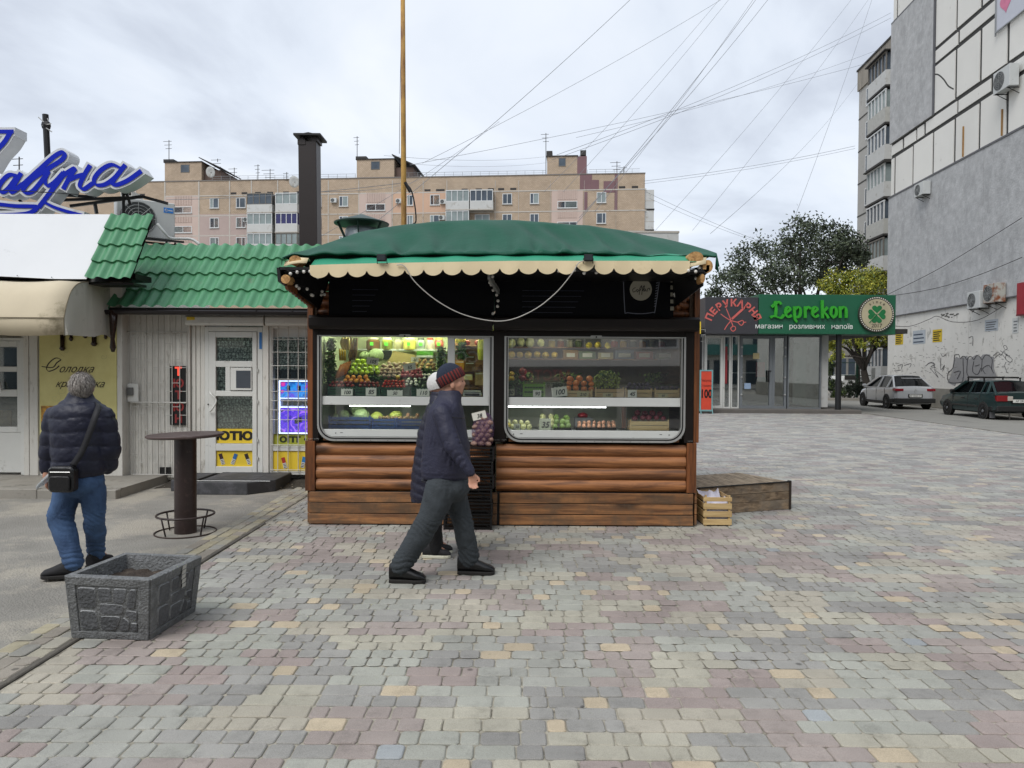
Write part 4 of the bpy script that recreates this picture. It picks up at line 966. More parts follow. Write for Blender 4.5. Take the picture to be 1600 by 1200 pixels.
heap('lemon', 'yellow lemon at the left edge of the lower right display', 'lemon', 'lemons at the left edge', 789, 797, 668, 658, .028, .1, n_max=3)
heap('mango', 'green avocado in the heap beside the 35 card', 'avocado', 'avocados beside the 35 card', 866, 891, 671, 645, .032, .14, n_max=16, shrink=.3)
heap('pear', 'pale green pear in a clear bag behind the 35 card', 'pear', 'pears behind the 35 card', 844, 866, 668, 648, .03, .2, n_max=12, shrink=.3)
for i in range(2):heap('egg', 'brown egg in the tray of the lower right display', 'egg', 'eggs in the tray', 903, 962, 669-5*i, 664-5*i, .026, .12+.06*i, n_max=13, shrink=0)
pcrate(900, 964, 671.5, 667, .09, .2, crk, 'low black tray under the brown eggs')
pcrate(985, 1046, 671, 656, .08, .24, pale, 'small wooden crate of red onions in the lower right display', wooden=True)
heap('onion', 'red onion in the small wooden crate of the lower display', 'onion', 'red onions in the small wooden crate', 990, 1040, 657, 641, .034, .13, n_max=20)
pcrate(866, 893, 671.5, 667.5, .1, .2, crk, 'low black tray under the avocados')
card(843, 861, 653.5, 671, .1, '35', 'large pale price card reading 35 in the lower right display', mat('dim_card2', '#a9ac98', .8), jag=False)
card(803, 813, 662, 671, .09, '30', 'small pale price card reading 30 under the pears', mat('dim_card2', '#a9ac98', .8), jag=False)
m=MB();m.box(kx(899, K+.4), kx(926, K+.4), K+.38, K+.55, kz(671, K+.4), kz(652, K+.4));o=tag(m.build('carton', mat('carton_grey', '#7b7f80', .6)), 'grey box with a red bag on it behind the eggs', 'box')
m=MB();m.ball((kx(912, K+.4), K+.45, kz(649, K+.4)), (.06, .05, .03), 10, 6);m.v=[(x+RN.uniform(-.008, .008), y, z+RN.uniform(-.008, .01))for x, y, z in m.v];tag(m.build('plastic_bag', mat('red_bag', '#c2323a', .3), smooth=True), 'crumpled red bag on the grey box behind the eggs', 'bag')
m=MB();m.box(kx(978), kx(984), K+.25, K+.29, kz(671), kz(634.5));m.build('wooden_post', oakv, kb)
# ================= crate stack, net bag, wooden crate, ramp =================
bx0, bx1=gr(692, 829).x, gr(768.5, 829).x;by=7.5
n_c=6;zh=(at(730, 698, by).z)/n_c
C0=thing('plastic_crate', 'black plastic crate at the bottom of the tall stack beside the kiosk door frame', 'crate', ((bx0+bx1)/2, by, 0))
wx, wy=(bx1-bx0), .22
def mk(nm, fn):
 m=MB();fn(m);m.build(nm, crk, C0, local=True)
hx=wx/2;
mk('base', lambda m:m.box(-hx+.01, hx-.01, .01, wy-.01, .004, .012))
mk('rim', lambda m:(m.box(-hx, hx, -.002, .012, zh-.022, zh-.004), m.box(-hx, hx, wy-.012, wy, zh-.022, zh-.004), m.box(-hx, -hx+.012, .0121, wy-.0121, zh-.022, zh-.004), m.box(hx-.012, hx, .0121, wy-.0121, zh-.022, zh-.004)))
def fr(m):
 for z in(.014, .05, .085):
  m.box(-hx+.022, hx-.022, .001, .007, z, z+.012);m.box(hx-.007, hx-.001, .022, wy-.022, z, z+.012);m.box(-hx+.001, -hx+.007, .022, wy-.022, z, z+.012)
 for i in range(23):
  x=-hx+.03+(wx-.06)*i/22;m.beam((x, .0095, .014), (x+.014, .0095, zh-.024), .0028)
 for i in range(9):
  y=.03+(wy-.06)*i/8;m.beam((hx-.0095, y, .014), (hx-.0095, y+.01, zh-.024), .0028)
mk('lattice', fr)
mk('corner_posts', lambda m:[m.box(x, x+.02, y, y+.02, .0, zh-.0222)for x in(-hx+.001, hx-.021)for y in(.0005, wy-.021)])
mk('brace', lambda m:m.beam((hx-.14, -.003, zh-.03), (hx-.03, -.003, .03), .006));mk('brace', lambda m:m.beam((-hx+.14, -.003, zh-.03), (-hx+.03, -.003, .03), .006))
names=['', 'second', 'third', 'fourth', 'fifth', 'topmost']
for i in range(1, n_c):
 c=copy_tree(C0);c.location=C0.location+Vector((RN.uniform(-.012, .012)+.02*(i>2), RN.uniform(-.01, .01), zh*i));c.rotation_euler.z=RN.uniform(-.03, .03)
 c['label']=('topmost black plastic crate, right under the net bag of potatoes' if i==5 else names[i]+' black plastic crate from the ground in the stack by the door frame');c['group']='black crates stacked by the kiosk'
C0['group']='black crates stacked by the kiosk'
m=MB();m.box(.0, .007, -.0, .0, 0, 0)
c=at(754, 674, by+.08);o=thing('net_bag', 'purple net bag of potatoes sitting on the black crate stack', 'bag', (c.x, c.y, zh*n_c))
pot=fruit('potato', pm('bag_potato', '#8c6a5c', '#a5867a', rough=.6), (1.35, .9, .8), .08)
zb_=zh*n_c+.03;q=0
for r_ in range(7):
 hw=.095-.0045*r_-(.02 if r_==6 else 0)
 for i in range(3 if r_<6 else 2):
  for dy in(-.045, .035):
   inst('potato', pot, o, (c.x+(i-1+(.25 if r_%2 else-.2))*hw*.74+(.03 if r_==6 else 0), c.y+dy+RN.uniform(-.01, .01), zb_+r_*.043), (RN.uniform(-.5, .5), RN.uniform(-.7, .7), RN.uniform(0, 6)), RN.uniform(.027, .034))
netm=mat('purple_net', '#6d4f72', .5, alpha=.28)
m=MB();ring_body(m, [(c.x, c.y, zb_-.028, .05, .04), (c.x, c.y, zb_-.005, .105, .09), (c.x, c.y, zb_+.12, .112, .1), (c.x+.005, c.y, zb_+.23, .095, .085), (c.x+.02, c.y, zb_+.29, .05, .045), (c.x+.03, c.y, zb_+.33, .012, .012)], 18)
m.build('net', netm, o, smooth=True)
m=MB()
for s in(1, -1):
 for i in range(18):
  P_=[]
  for j in range(12):
   t=j/11;a=2*math.pi*i/18+s*t*2.2;z=zb_-.02+t*.33;rr_=.115*(math.sin(math.pi*(min(.97, .12+t*.85)))**.45)
   P_.append((c.x+.02*t*t+rr_*math.cos(a), c.y+rr_*.9*math.sin(a), z))
  m.tube(P_, .0011, 3, cap=False)
m.build('net_threads', mat('net_thread', '#5b3f66', .5), o)
card(738, 760, 643.5, 655.5, -.24, '38', 'white paper price tag on top of the potato net bag', jag=False, tilt=-.25)
cw0=gr(1090, 823);a0, b0=gr(1099, 822).x, gr(1144, 822.5).x;y0_=gr(1120, 822).y;lw=b0-a0;hh=.33
o=thing('slatted_crate', 'pale slatted wooden crate with a white sheet inside, by the right kiosk corner', 'crate', ((a0+b0)/2, y0_, 0), 0)
dep=.46;skew=-.03
def slat(x0, x1, ya, yb, z0, z1):m=MB();m.box(x0, x1, ya, yb, z0, z1);m.build('slat', pale, o, bevel=.002)
for k in range(4):
 z=.012+k*.083;h=.062 if k<3 else.045
 slat(a0, b0, y0_, y0_+.007, z, z+h)
 slat(a0+.01, b0-.01, y0_+dep-.007, y0_+dep, z, z+h)
 for xx in(a0+.0085, b0-.0155):slat(xx, xx+.007, y0_+.026, y0_+dep-.026, z, z+h)
for(x, y)in((a0+.016, y0_+.0075), (b0-.036, y0_+.0075), (a0+.016, y0_+dep-.028), (b0-.036, y0_+dep-.028)):
 m=MB();m.box(x, x+.02, y, y+.02, 0, hh-.005);m.build('corner_post', pale, o)
m=MB();m.box(a0+.016, b0-.016, y0_+.01, y0_+dep-.01, .008, .016);m.build('bottom_board', pale, o)
wb=mat('white_sheet', '#c9c6d2', .6, .04)
m=MB();rows_=[]
for j in range(9):
 rows_.append([(a0+.03+(lw-.06)*i/9, y0_+.03+(dep-.06)*j/8, .18+.12*(j/8)+.05*math.sin(i*.9)*math.sin(j*.8)+RN.uniform(-.01, .01)+(.03 if i in(0, 9)else 0))for i in range(10)])
m.grid(rows_);m.grid([[(x, y0_+.03, z)for x, y, z in rows_[0]], [(x, y0_+.028, .03)for x, y, z in rows_[0]]])
tag(m.build('white_sheet', wb, smooth=True, solid=.003), 'crumpled white plastic sheet lying in the pale slatted crate', 'sheet')
wg=wood('weathered_plank', '#8c7860', '#574737', 'X', .8, gray='#6f675c', rnd=.15);wg2=wood('weathered_deck', '#a0917c', '#776a58', 'Y', .85, knots=False, rnd=.12)
A, Bp=gr(1089, 806), gr(1234, 795.5);hA=at(1095, 763, A.y).z;hB=at(1232, 752.5, Bp.y).z
rp=thing('wooden_platform', 'low weathered plank platform standing at the right side of the kiosk', 'platform', tuple(A))
u=(Bp-A).normalized();nrm=Vector((-u.y, u.x, 0));Lr=(Bp-A).length
pts_=[(0.0, .3), (.31, .62), (.64, .97)]
for(t0, t1)in((0, .36), (.37, .66), (.675, .99)):
 m=MB();vs_=[]
 for(s, h)in((0.0, hA), (Lr, hB)):
  for(dd)in(0, .025):
   for t in(t0, t1):
    p=A+u*s+nrm*dd;vs_.append((p.x, p.y, max(.004, h*t)))
 m.add(vs_, [(0, 4, 5, 1), (2, 3, 7, 6), (0, 1, 3, 2), (4, 6, 7, 5), (1, 5, 7, 3), (0, 2, 6, 4)]);m.build('side_plank', wg, rp)
m=MB();p=A+u*Lr;m.box(-.015, .012, -.012, .03, 0, hB+.012, M=T(*p)@RZ(math.atan2(u.y, u.x)));m.build('end_strip', wood('dark_strip', '#3a2f25', '#241c16', 'Z', .8, knots=False), rp)
m=MB();m.beam(A+Vector((0, 0, hA+.004))-nrm*.006, p+Vector((0, 0, hB+.004))-nrm*.006, .012, .012);m.build('edge_strip', rub, rp)
nd=17
for i in range(nd):
 s0=Lr*i/nd+.005;s1=Lr*(i+1)/nd-.005;vs_=[]
 for z_ in(-.03, 0):
  for(s, dd)in((s0, .005), (s1, .005), (s1-.02, .95), (s0-.02, .95)):
   q=A+u*s+nrm*dd;vs_.append((q.x, q.y, hA+(hB-hA)*s/Lr+z_-dd*.02+.001))
 m=MB();m.add(vs_, [(0, 3, 2, 1), (4, 5, 6, 7), (0, 1, 5, 4), (1, 2, 6, 5), (2, 3, 7, 6), (3, 0, 4, 7)]);m.build('deck_plank', wg2, rp)
m=MB();q=p+nrm*.95;m.quad(p+Vector((.003, .04, 0)), q, q+Vector((0, 0, hB-.04)), p+Vector((.003, .04, hB-.032)));m.build('end_panel', wg, rp)
# ================= planter and bar table =================
pdm=mat('planter_paint', '#6c6e6f', .85, .25, 18, bump=.9, bscale=70, spot='#85878a', spot_t=.6, sscale=22)
pds=mat('planter_stone', '#55575a', .85, .2, 10, bump=.8, bscale=50, spot='#74767a', spot_t=.66, sscale=30, rnd=.25);pde=mat('planter_stone_edge', '#8d8f91', .85, .3, 30, bump=.6, bscale=60)
soil=mat('planter_soil', '#3b322b', .95, .3, 10, bump=1, bscale=60, spot='#6d6253', spot_t=.62, sscale=20)
g0, g1, g2=gr(114, 996), gr(233, 999.5), gr(303, 955)
pl=thing('stone_planter', 'dark concrete planter with crazy stone relief and bare soil near the man in jeans', 'planter', tuple((g0+g2)/2))
rim=.40;t0_, t1_, t2_=(lambda f_:[f_(102.5, 899), f_(234.5, 905), f_(313.5, 868.5)])(lambda a, b:gr(a, b, rim))
t3_=t0_+(t2_-t1_);g3=g0+(g2-g1);cen=(t0_+t2_)/2
B4=[g0, g1, g2, g3];T4=[t0_, t1_, t2_, t3_]
def inset(p, k):return Vector((cen.x+(p.x-cen.x)*k, cen.y+(p.y-cen.y)*k, p.z))
m=MB();Tin=[inset(p, .86)for p in T4];Bin=[Vector((p.x, p.y, .24))for p in[inset(p, .80)for p in T4]]
Tm=[inset(p, 1.0)for p in T4];Tm=[Vector((p.x, p.y, p.z-.006))for p in Tm];Ti2=[inset(Vector((p.x, p.y, rim)), .97)for p in T4]
vs_=[*B4, *Tm, *[Vector((p.x, p.y, rim))for p in Ti2], *Tin, *Bin]
m.add(vs_, [(k*4+i, k*4+(i+1)%4, (k+1)*4+(i+1)%4, (k+1)*4+i)for k in range(4)for i in range(4)]+[(3, 2, 1, 0), (16, 17, 18, 19)]);m.build('body', pdm, pl)
def face(P0, P1, Q1, Q0, off):
 n_=(P1-P0).cross(Q0-P0).normalized()
 return lambda u, v, l=0.0:tuple(P0.lerp(P1, u).lerp(Q0.lerp(Q1, u), v)+n_*(off+l))
def irr(poly, fn, th, k=.94):
 c=(sum(p[0]for p in poly)/len(poly), sum(p[1]for p in poly)/len(poly));n=len(poly)
 q=[]
 for i in range(n):
  a, b, d=poly[i-1], poly[i], poly[(i+1)%n]
  for(s, w_)in((a, .22), (None, 0), (d, .22)):
   q.append(b if s is None else(b[0]+(s[0]-b[0])*w_, b[1]+(s[1]-b[1])*w_))
 q=[(x, y)if i%3!=1 else(x+(c[0]-x)*.09, y+(c[1]-y)*.09)for i, (x, y)in enumerate(q)]
 lo=[fn(*p, 0)for p in q];hi=[fn(c[0]+(p[0]-c[0])*k, c[1]+(p[1]-c[1])*k, th)for p in q];n=len(q)
 m=MB();m.add(lo+hi, [tuple(range(n, 2*n))]+[(i, (i+1)%n, n+(i+1)%n, n+i)for i in range(n)]);m.m=[0]+[1]*n;return m
for nm, (P0, P1, Q1, Q0)in(('f', (g0, g1, t1_, t0_)), ('r', (g1, g2, t2_, t1_)), ('b', (g2, g3, t3_, t2_)), ('l', (g3, g0, t0_, t3_))):
 fn=face(P0, P1, Q1, Q0, .0)
 for(u0, u1, v0, v1)in((0, 1, .86, .995), (.0, .11, .12, .859), (.87, 1, .12, .859), (0, 1, .003, .119)):
  m=MB();k=[fn(u0, v0, -.01), fn(u1, v0, -.01), fn(u1, v1, -.01), fn(u0, v1, -.01), fn(u0, v0, .011), fn(u1, v0, .011), fn(u1, v1, .011), fn(u0, v1, .011)]
  m.add(k, [(4, 5, 6, 7), (0, 1, 5, 4), (1, 2, 6, 5), (2, 3, 7, 6), (3, 0, 4, 7)]);m.build('border', pdm, pl, bevel=.003)
 st_=[[(.13, .5), (.35, .5), (.36, .84), (.13, .84)], [(.385, .62), (.54, .62), (.54, .84), (.38, .84)], [(.565, .58), (.7, .6), (.74, .84), (.565, .84)], [(.72, .52), (.82, .5), (.85, .84), (.77, .84)], [(.13, .15), (.36, .15), (.35, .47), (.13, .47)], [(.385, .42), (.68, .42), (.7, .58), (.385, .59)], [(.385, .15), (.58, .15), (.66, .39), (.385, .39)], [(.61, .15), (.74, .15), (.76, .3), (.68, .38)], [(.77, .15), (.855, .15), (.855, .28), (.775, .28)], [(.71, .41), (.85, .31), (.855, .47), (.72, .49)]]
 if nm in 'rl':st_=[[(1-x if 0 else x, y)for x, y in s]for s in st_]
 for s in st_:irr(s, fn, .012, .9).build('stone', [pds, pde], pl)
m=MB();rows_=[]
for j in range(13):
 rows_.append([Bin[0].lerp(Bin[1], i/12).lerp(Bin[3].lerp(Bin[2], i/12), j/12)+Vector((0, 0, .055+RN.uniform(0, .022)))for i in range(13)])
m.grid(rows_);m.build('soil', soil, pl, smooth=True)
m=MB()
for s in range(5):
 fn=face(g1, g2, t2_, t1_, .0235);a=.55+RN.uniform(-.02, .02);z=.62+.08*s
 m.add([fn(a, z), fn(a+.08, z+.01), fn(a+.09, z+.075), fn(a+.01, z+.07)], [(0, 1, 2, 3)])
m.build('paint_drip', mat('old_white_paint', '#b5b5b0', .7), pl)
tb=gr(290, 829);brown=mat('brown_table_paint', '#2e2220', .42, .15, 5, spot='#463733', spot_t=.62, sscale=14);topm=mat('table_top', '#4c3d3a', .5, .12, 5, spot='#655a58', spot_t=.6, sscale=5)
tt=thing('bar_table', 'round brown steel bar table with foot ring standing before the tobacco shop', 'table', (tb.x, tb.y, -.02), 0)
zt_=at(286, 678, tb.y).z;R_=(343-229)/2*tb.y/F
m=MB();m.lathe([(.05, zt_-.03), (R_*.96, zt_-.03), (R_, zt_-.018), (R_, zt_-.006), (R_*.985, zt_)], (tb.x, tb.y, 0), 40, M=T(tb.x, tb.y, zt_)@RY(-.025)@T(-tb.x, -tb.y, -zt_));m.build('table_top', [topm], tt, smooth=True, auto=40)
m=MB();m.lathe([(.105, -.02), (.105, zt_-.032)], (tb.x, tb.y, 0), 28);m.build('column', brown, tt, smooth=True, auto=40)
rg=.27;m=MB();m.tube([(tb.x+rg*math.cos(q*math.pi/20), tb.y+rg*math.sin(q*math.pi/20), .165)for q in range(41)], .011, 8, cap=False);m.build('foot_ring', brown, tt, smooth=True)
m=MB();m.tube([(tb.x+.29*math.cos(q*math.pi/20), tb.y+.29*math.sin(q*math.pi/20), -.012)for q in range(41)], .007, 6, cap=False);m.build('ground_ring', mat('rust_dark', '#3c302a', .8, .2), tt, smooth=True)
for a in(-.5, 1.1, 2.7, 4.2):m=MB();m.tube([(tb.x+.27*math.cos(a), tb.y+.27*math.sin(a), .16), (tb.x+.225*math.cos(a), tb.y+.225*math.sin(a), -.02)], .008, 6);m.build('ring_leg', brown, tt, smooth=True)
# ================= sweet shop and tobacco shop on the left =================
YW, YS=10.61, 10.45
def sx(px, d):return at(px, 600, d).x
def sz_(py, d, px=300):return at(px, py, d).z
sid=mat('white_lining', '#cfcdc6', .55, .05, 2, spot='#8a8376', spot_t=.64, sscale=3.2, rnd=.05, bump=.15, bscale=40, streak=(4, 4, .8))
frm=mat('white_door_profile', '#d3d4d0', .35, .05, 2, spot='#9b9a92', spot_t=.66, sscale=5)
barm=mat('white_bar', '#bdbcb6', .5, .1, 8, spot='#7d7468', spot_t=.66, sscale=10)
def gmetal(name, c, c2):return mat(name, c, .42, .08, 1.2, c2=c2, spot='#6c6f5c', spot_t=.7, sscale=3)
grn=gmetal('green_metal_tile', '#45805a', '#54906a')
tint=glassmat('shop_glass', refl=.06)
ysm=mat('yellow_sticker', '#e0c236', .5, .06)
tb_=thing('tobacco_shop', 'white panelled tobacco shop with green metal tile roof and glazed white door', 'shop', (sx(300, YW), YW, 0))
def metal_roof(bl, br, tl, tr, rows_n, parent, wave=.178, amp=.042, drop=.03, name='metal_tile_roof'):
 bl, br, tl, tr=map(Vector, (bl, br, tl, tr));Lx=(br-bl).length;n=int(Lx/wave*12);ups=(tl-bl).cross(br-bl).normalized()
 if ups.z<0:ups=-ups
 m=MB();R_=[]
 for j in range(rows_n):
  for t, lift in((j/rows_n, drop), ((j+.25)/rows_n, drop*.72), ((j+.6)/rows_n, drop*.3), ((j+.999)/rows_n, 0.0)):
   row=[]
   for i in range(n+1):
    s=i/n;ph=s*Lx/wave;w_=math.cos(ph*2*math.pi);w_=math.copysign(abs(w_)**.8, w_)
    p=bl.lerp(br, s).lerp(tl.lerp(tr, s), t)+ups*(w_*amp*.5+lift);row.append(p)
   R_.append(row)
 m.grid(R_)
 return m.build(name, grn, parent, smooth=True, auto=38)
Yr=10.3
BL=at(168, 480, Yr);TL=at(226, 381, 11.3);XRr=sx(585, Yr)
metal_roof(BL, (XRr, Yr, BL.z), TL, (XRr, 11.3, TL.z), 4, tb_)
m=MB();m.add([BL, BL+Vector((-.01, 0, -.03)), TL+Vector((-.01, 0, -.03)), TL], [(0, 1, 2, 3)]);m.build('roof_verge', grn, tb_, solid=.02)
m=MB();m.box(BL.x, XRr, Yr+.02, Yr+.05, BL.z-.09, BL.z+.0);m.build('eave_board', dkm, tb_);m=MB();m.box(BL.x, XRr, Yr+.06, YW+.4, BL.z-.05, BL.z-.03);m.build('soffit', dkm, tb_)
gm=mat('dark_gutter', '#191418', .3, .1)
m=MB();gy, gz=Yr-.05, sz_(486, Yr-.05)
m.prism([(gy+.055*math.cos(a*math.pi/8), gz+.055*math.sin(a*math.pi/8))for a in range(8, 17)]+[(gy+.045*math.cos(a*math.pi/8), gz+.008+.045*math.sin(a*math.pi/8))for a in range(16, 7, -1)], sx(162, Yr), XRr, 'X');m.build('gutter', gm, tb_, smooth=True, auto=40)
m=MB()
for px in(235, 300, 404, 460):m.box(sx(px, Yr)-.01, sx(px, Yr)+.01, gy-.06, gy+.06, gz+.01, gz+.02)
m.build('gutter_clips', gm, tb_)
zt2=BL.z-.05
m=MB();m.box(sx(183, YW), sx(320, YW), YW+.03, YW+3.5, .02, zt2);m.box(sx(320, YW), XRr, YW+.9, YW+3.5, .02, zt2);m.build('core', sid, tb_)
px=184.0
while px<291.5:
 m=MB();wd_=9.1;m.box(sx(px, YW)+.0015, sx(px+wd_, YW)-.0015, YW+RN.uniform(-.002, .002), YW+.028, .045+RN.uniform(0, .01), zt2);m.build('panel', sid, tb_, bevel=.004);px+=wd_
px=293.5
for(a, b, d)in((294, 298, -.03), (299, 305, .01), (306, 312, .02), (313, 319.5, .015)):
 m=MB();m.box(sx(a, YW), sx(b, YW), YW+d, YW+.06, .05, zt2);m.build('corner_strip', sid, tb_, bevel=.004)
m=MB();m.box(sx(411.5, YW), sx(420, YW), YW-.02, YW+.9, .02, zt2);m.build('door_pillar', sid, tb_)
m=MB();m.box(sx(320, YW), sx(320, YW)+.02, YW+.06, YW+.9, .05, zt2);m.build('reveal', sid, tb_)
m=MB();m.box(sx(196, YW), sx(198, YW), YW-.012, YW-.001, .05, zt2-.02);m.build('corner_profile', frm, tb_)
for(a, b)in((291, 413), (415.5, 560)):
 m=MB();z0, z1=sz_(508, YW-.12), sz_(490, YW-.12);m.prism([(YW+.02, z0), (YW-.12, z0), (YW-.14, z0+.03), (YW-.14, z1-.05), (YW-.1, z1), (YW+.02, z1)], sx(a, YW-.1), sx(b, YW-.1), 'X');o=m.build('shutter_box', frm, tb_, bevel=.003)
m=MB();m.box(sx(291.5, YW-.15), sx(304, YW-.15), YW-.145, YW-.1415, sz_(500, YW-.15), sz_(495, YW-.15));m.build('yellow_sticker', ysm, tb_)
def packs(name, cols, bw, bh):
 m_=mat(name, (1, 1, 1), .5, 0, 3);t=m_.node_tree;L=t.links.new;N=t.nodes.new;b=t.nodes['Principled BSDF']
 tcn=N('ShaderNodeTexCoord');mp=N('ShaderNodeMapping');mp.inputs['Rotation'].default_value=(math.pi/2, 0, 0);L(tcn.outputs['Object'], mp.inputs[0])
 br=N('ShaderNodeTexBrick');br.inputs['Scale'].default_value=1;br.inputs['Brick Width'].default_value=bw;br.inputs['Row Height'].default_value=bh;br.inputs['Mortar Size'].default_value=.0035
 br.inputs['Color1'].default_value=(*lin(cols[0]), 1);br.inputs['Color2'].default_value=(*lin(cols[1]), 1);br.inputs['Mortar'].default_value=(*lin(cols[2]), 1);L(mp.outputs[0], br.inputs['Vector'])
 ns=N('ShaderNodeTexNoise');ns.inputs['Scale'].default_value=42;ns.inputs['Detail'].default_value=2;L(tcn.outputs['Object'], ns.inputs['Vector'])
 mr=N('ShaderNodeMapRange');mr.inputs[1].default_value=.4;mr.inputs[2].default_value=.62;mr.inputs[3].default_value=.35;mr.inputs[4].default_value=1.5;L(ns.outputs['Fac'], mr.inputs[0])
 hv=N('ShaderNodeHueSaturation');L(mr.outputs[0], hv.inputs['Value']);L(br.outputs['Color'], hv.inputs['Color']);L(hv.outputs[0], b.inputs['Base Color']);return m_
pk=packs('cigarette_shelves', ('#b5bab4', '#e6e9e3', '#4c504b'), .052, .085)
YD=YW+.03
DX=lambda q:sx(q, YD);DZ=lambda q:sz_(q, YD, 365)
def boxp(nm, mt, par, a, b, y0, y1, d0, d1, bev=0.0):
 m=MB();m.box(DX(a), DX(b), YD+d0, YD+d1, DZ(y1), DZ(y0));return m.build(nm, mt, par, bevel=bev)
do=boxp('door', pk, tb_, 338, 396, 526, 670, .035, .04)
for(a, b, y0, y1)in((321, 327, 511, 741), (403, 411, 511, 741), (327, 403, 511, 518)):boxp('door_frame', frm, do, a, b, y0, y1, -.02, .05, .003)
for(a, b, y0, y1)in((327.6, 338.5, 518.6, 739), (395.5, 402.4, 518.6, 739), (338.5, 395.5, 518.6, 527.5), (338.5, 395.5, 564, 573.5), (338.5, 395.5, 610.5, 619), (338.5, 395.5, 693, 704), (338.5, 395.5, 728.5, 739), (353.5, 361, 573.5, 610.5)):
 boxp('door_rail', frm, do, a, b, y0, y1, -.035, .034, .004)
boxp('name_board', ysm, do, 339, 395, 670, 692.5, .0, .02);boxp('lower_panel', ysm, do, 338.6, 395.4, 704.2, 728.4, -.01, .02)
for(a, b, y0, y1)in((338.6, 395.4, 527.6, 563.9), (338.6, 353.4, 573.6, 610.4), (338.6, 395.4, 619.1, 669.6)):boxp('pane', tint, do, a, b, y0, y1, .005, .008)
hf=boxp('hatch_frame', frm, do, 362, 395, 574.5, 609.5, -.05, -.036, .003);boxp('hatch_pane', mat('hatch_glass', '#50555c', .1, .1), hf, 371, 393.5, 579, 606, -.054, -.0505)
text('ТЮТЮН', (DX(367), YD-.003, DZ(686.8)), DZ(674.5)-DZ(686.8), mat('black_print', '#141210', .6), do, sx=1.28, bold=.08, ext=.001)
def pack(a, y, c, tl, par=None, Y=None, s=1.0):
 Y=Y or YD-.012;p=at(a, y, Y);w_, h_=.05*s, .082*s;Rm=T(p.x, Y, p.z)@RY(tl);pm_=mat('pack_white', '#cfcfca', .5)
 m=MB();m.box(-w_/2, w_/2, -.004, 0, -h_, h_*.2-.02, M=Rm);o=m.build('pack_picture', pm_, par or do)
 m=MB();m.box(-w_/2, w_/2, -.004, 0, h_*.2-.0199, h_*.95, M=Rm);m.build('pack_top', mat('pack'+c[1:], c, .5), o)
 m=MB();[m.box(-w_*.38, w_*.38, -.0047, -.0041, -h_*.85+q*.022, -h_*.85+q*.022+.009, M=Rm)for q in range(3)];m.build('pack_text', mat('black_print', '#141210', .6), o)
pack(346.5, 717, '#3a2228', -.3);pack(366, 717, '#2c66a5', .35);pack(387, 717, '#2a2024', -.35)
m=MB();hp=[at(327.5, 612, YD-.06), at(330, 616, YD-.1), at(337, 624, YD-.1), at(337, 630, YD-.1), at(330, 641, YD-.1), at(327, 643, YD-.06)];m.tube(smooth_path(hp, 4), .011, 8);m.build('handle', frm, do, smooth=True)
m=MB();m.lathe([(.012, 0), (.012, .006)], n=10, M=T(DX(327), YD-.036, DZ(632))@RX(math.pi/2));m.build('lock', rub, do)
for y in(578, 627, 687, 715):
 m=MB();m.tube([(DX(404), YD-.035, DZ(y+3)), (DX(404), YD-.035, DZ(y-2))], .009, 8);m.build('hinge', frm, do)
boxp('blue_sticker', mat('blue_sticker', '#2f6fb0', .4), do, 406, 410, 519, 545, -.024, -.0205)
m=MB();m.box(DX(322), DX(411), YD-.02, YD+.3, .02, DZ(742));m.build('threshold', mat('rusty_sill', '#3b2a22', .8, .3, 20), tb_)
stp2=mat('dark_step', '#3b3c3f', .7, .12, 6, spot='#55555a', spot_t=.6)
sf0, sf1=gr(380, 771).y, YD-.025
m=MB();m.box(sx(305, 9.67), sx(424, 9.67)-.3, sf0, sf1, -.02, .14);m.prism([(sx(424, 9.67)-.3, sf0), (sx(424, 9.67)-.02, sf0+.3), (sx(424, 9.67)-.02, sf1), (sx(424, 9.67)-.3, sf1)], -.02, .1395, 'Z');m.build('step', stp2, tb_, bevel=.006)
m=MB();m.box(sx(268, 9.9), sx(305, 9.9)-.002, sf0+.25, YW-.02, -.02, .13);m.build('step', stp2, tb_, bevel=.006)
m=MB();m.tube([(sx(300, 9.7), 9.75, .143), (sx(420, 9.7), 9.75, .143)], .004, 4);m.build('step_edge', alu, tb_)
WX0, WX1=420.5, 520
winb=MB();winb.box(DX(422), DX(WX1), YD+.12, YD+.125, DZ(577), DZ(526));wobj=winb.build('display_window', pk, tb_)
for(a, b, y0, y1)in((420.5, 427, 508, 741), (427, WX1, 508, 513), (427, WX1, 696, 704), (427, WX1, 735.5, 741)):boxp('window_frame', frm, wobj, a, b, y0, y1, -.02, .06, .003)
boxp('roller_slats', frm, wobj, 427, WX1, 513, 526, .05, .1);boxp('dark_shelf', blk, wobj, 427, WX1, 577, 594, .1, .13)
boxp('back_board', blk, wobj, 427, WX1, 594, 735, .13, .14)
boxp('wholesale_board', mat('yellow_green_board', '#a3a83a', .5, .1), wobj, 427, WX1, 678, 695.8, .02, .04);boxp('lower_panel', ysm, wobj, 427, WX1, 704.5, 735, -.005, .02)
text('ОПТ', (DX(452.5), YD+.0185, DZ(690.5)), DZ(682)-DZ(690.5), mat('dark_green_print', '#1f2a14', .6), wobj, sx=1.3, bold=.08, ext=.001)
m=MB();m.lathe([(.02, 0), (.02, .002)], n=10, M=T(DX(476.5), YD+.019, DZ(686))@RX(math.pi/2));m.build('dot', mat('dark_green_print', '#1f2a14', .6), wobj)
pack(444, 723, '#a8322a', -.25, wobj, YD-.008);pack(474, 722, '#2c78b5', .2, wobj, YD-.008)
boxp('pane', tint, wobj, 427.2, WX1, 526.5, 677.5, -.002, .001)
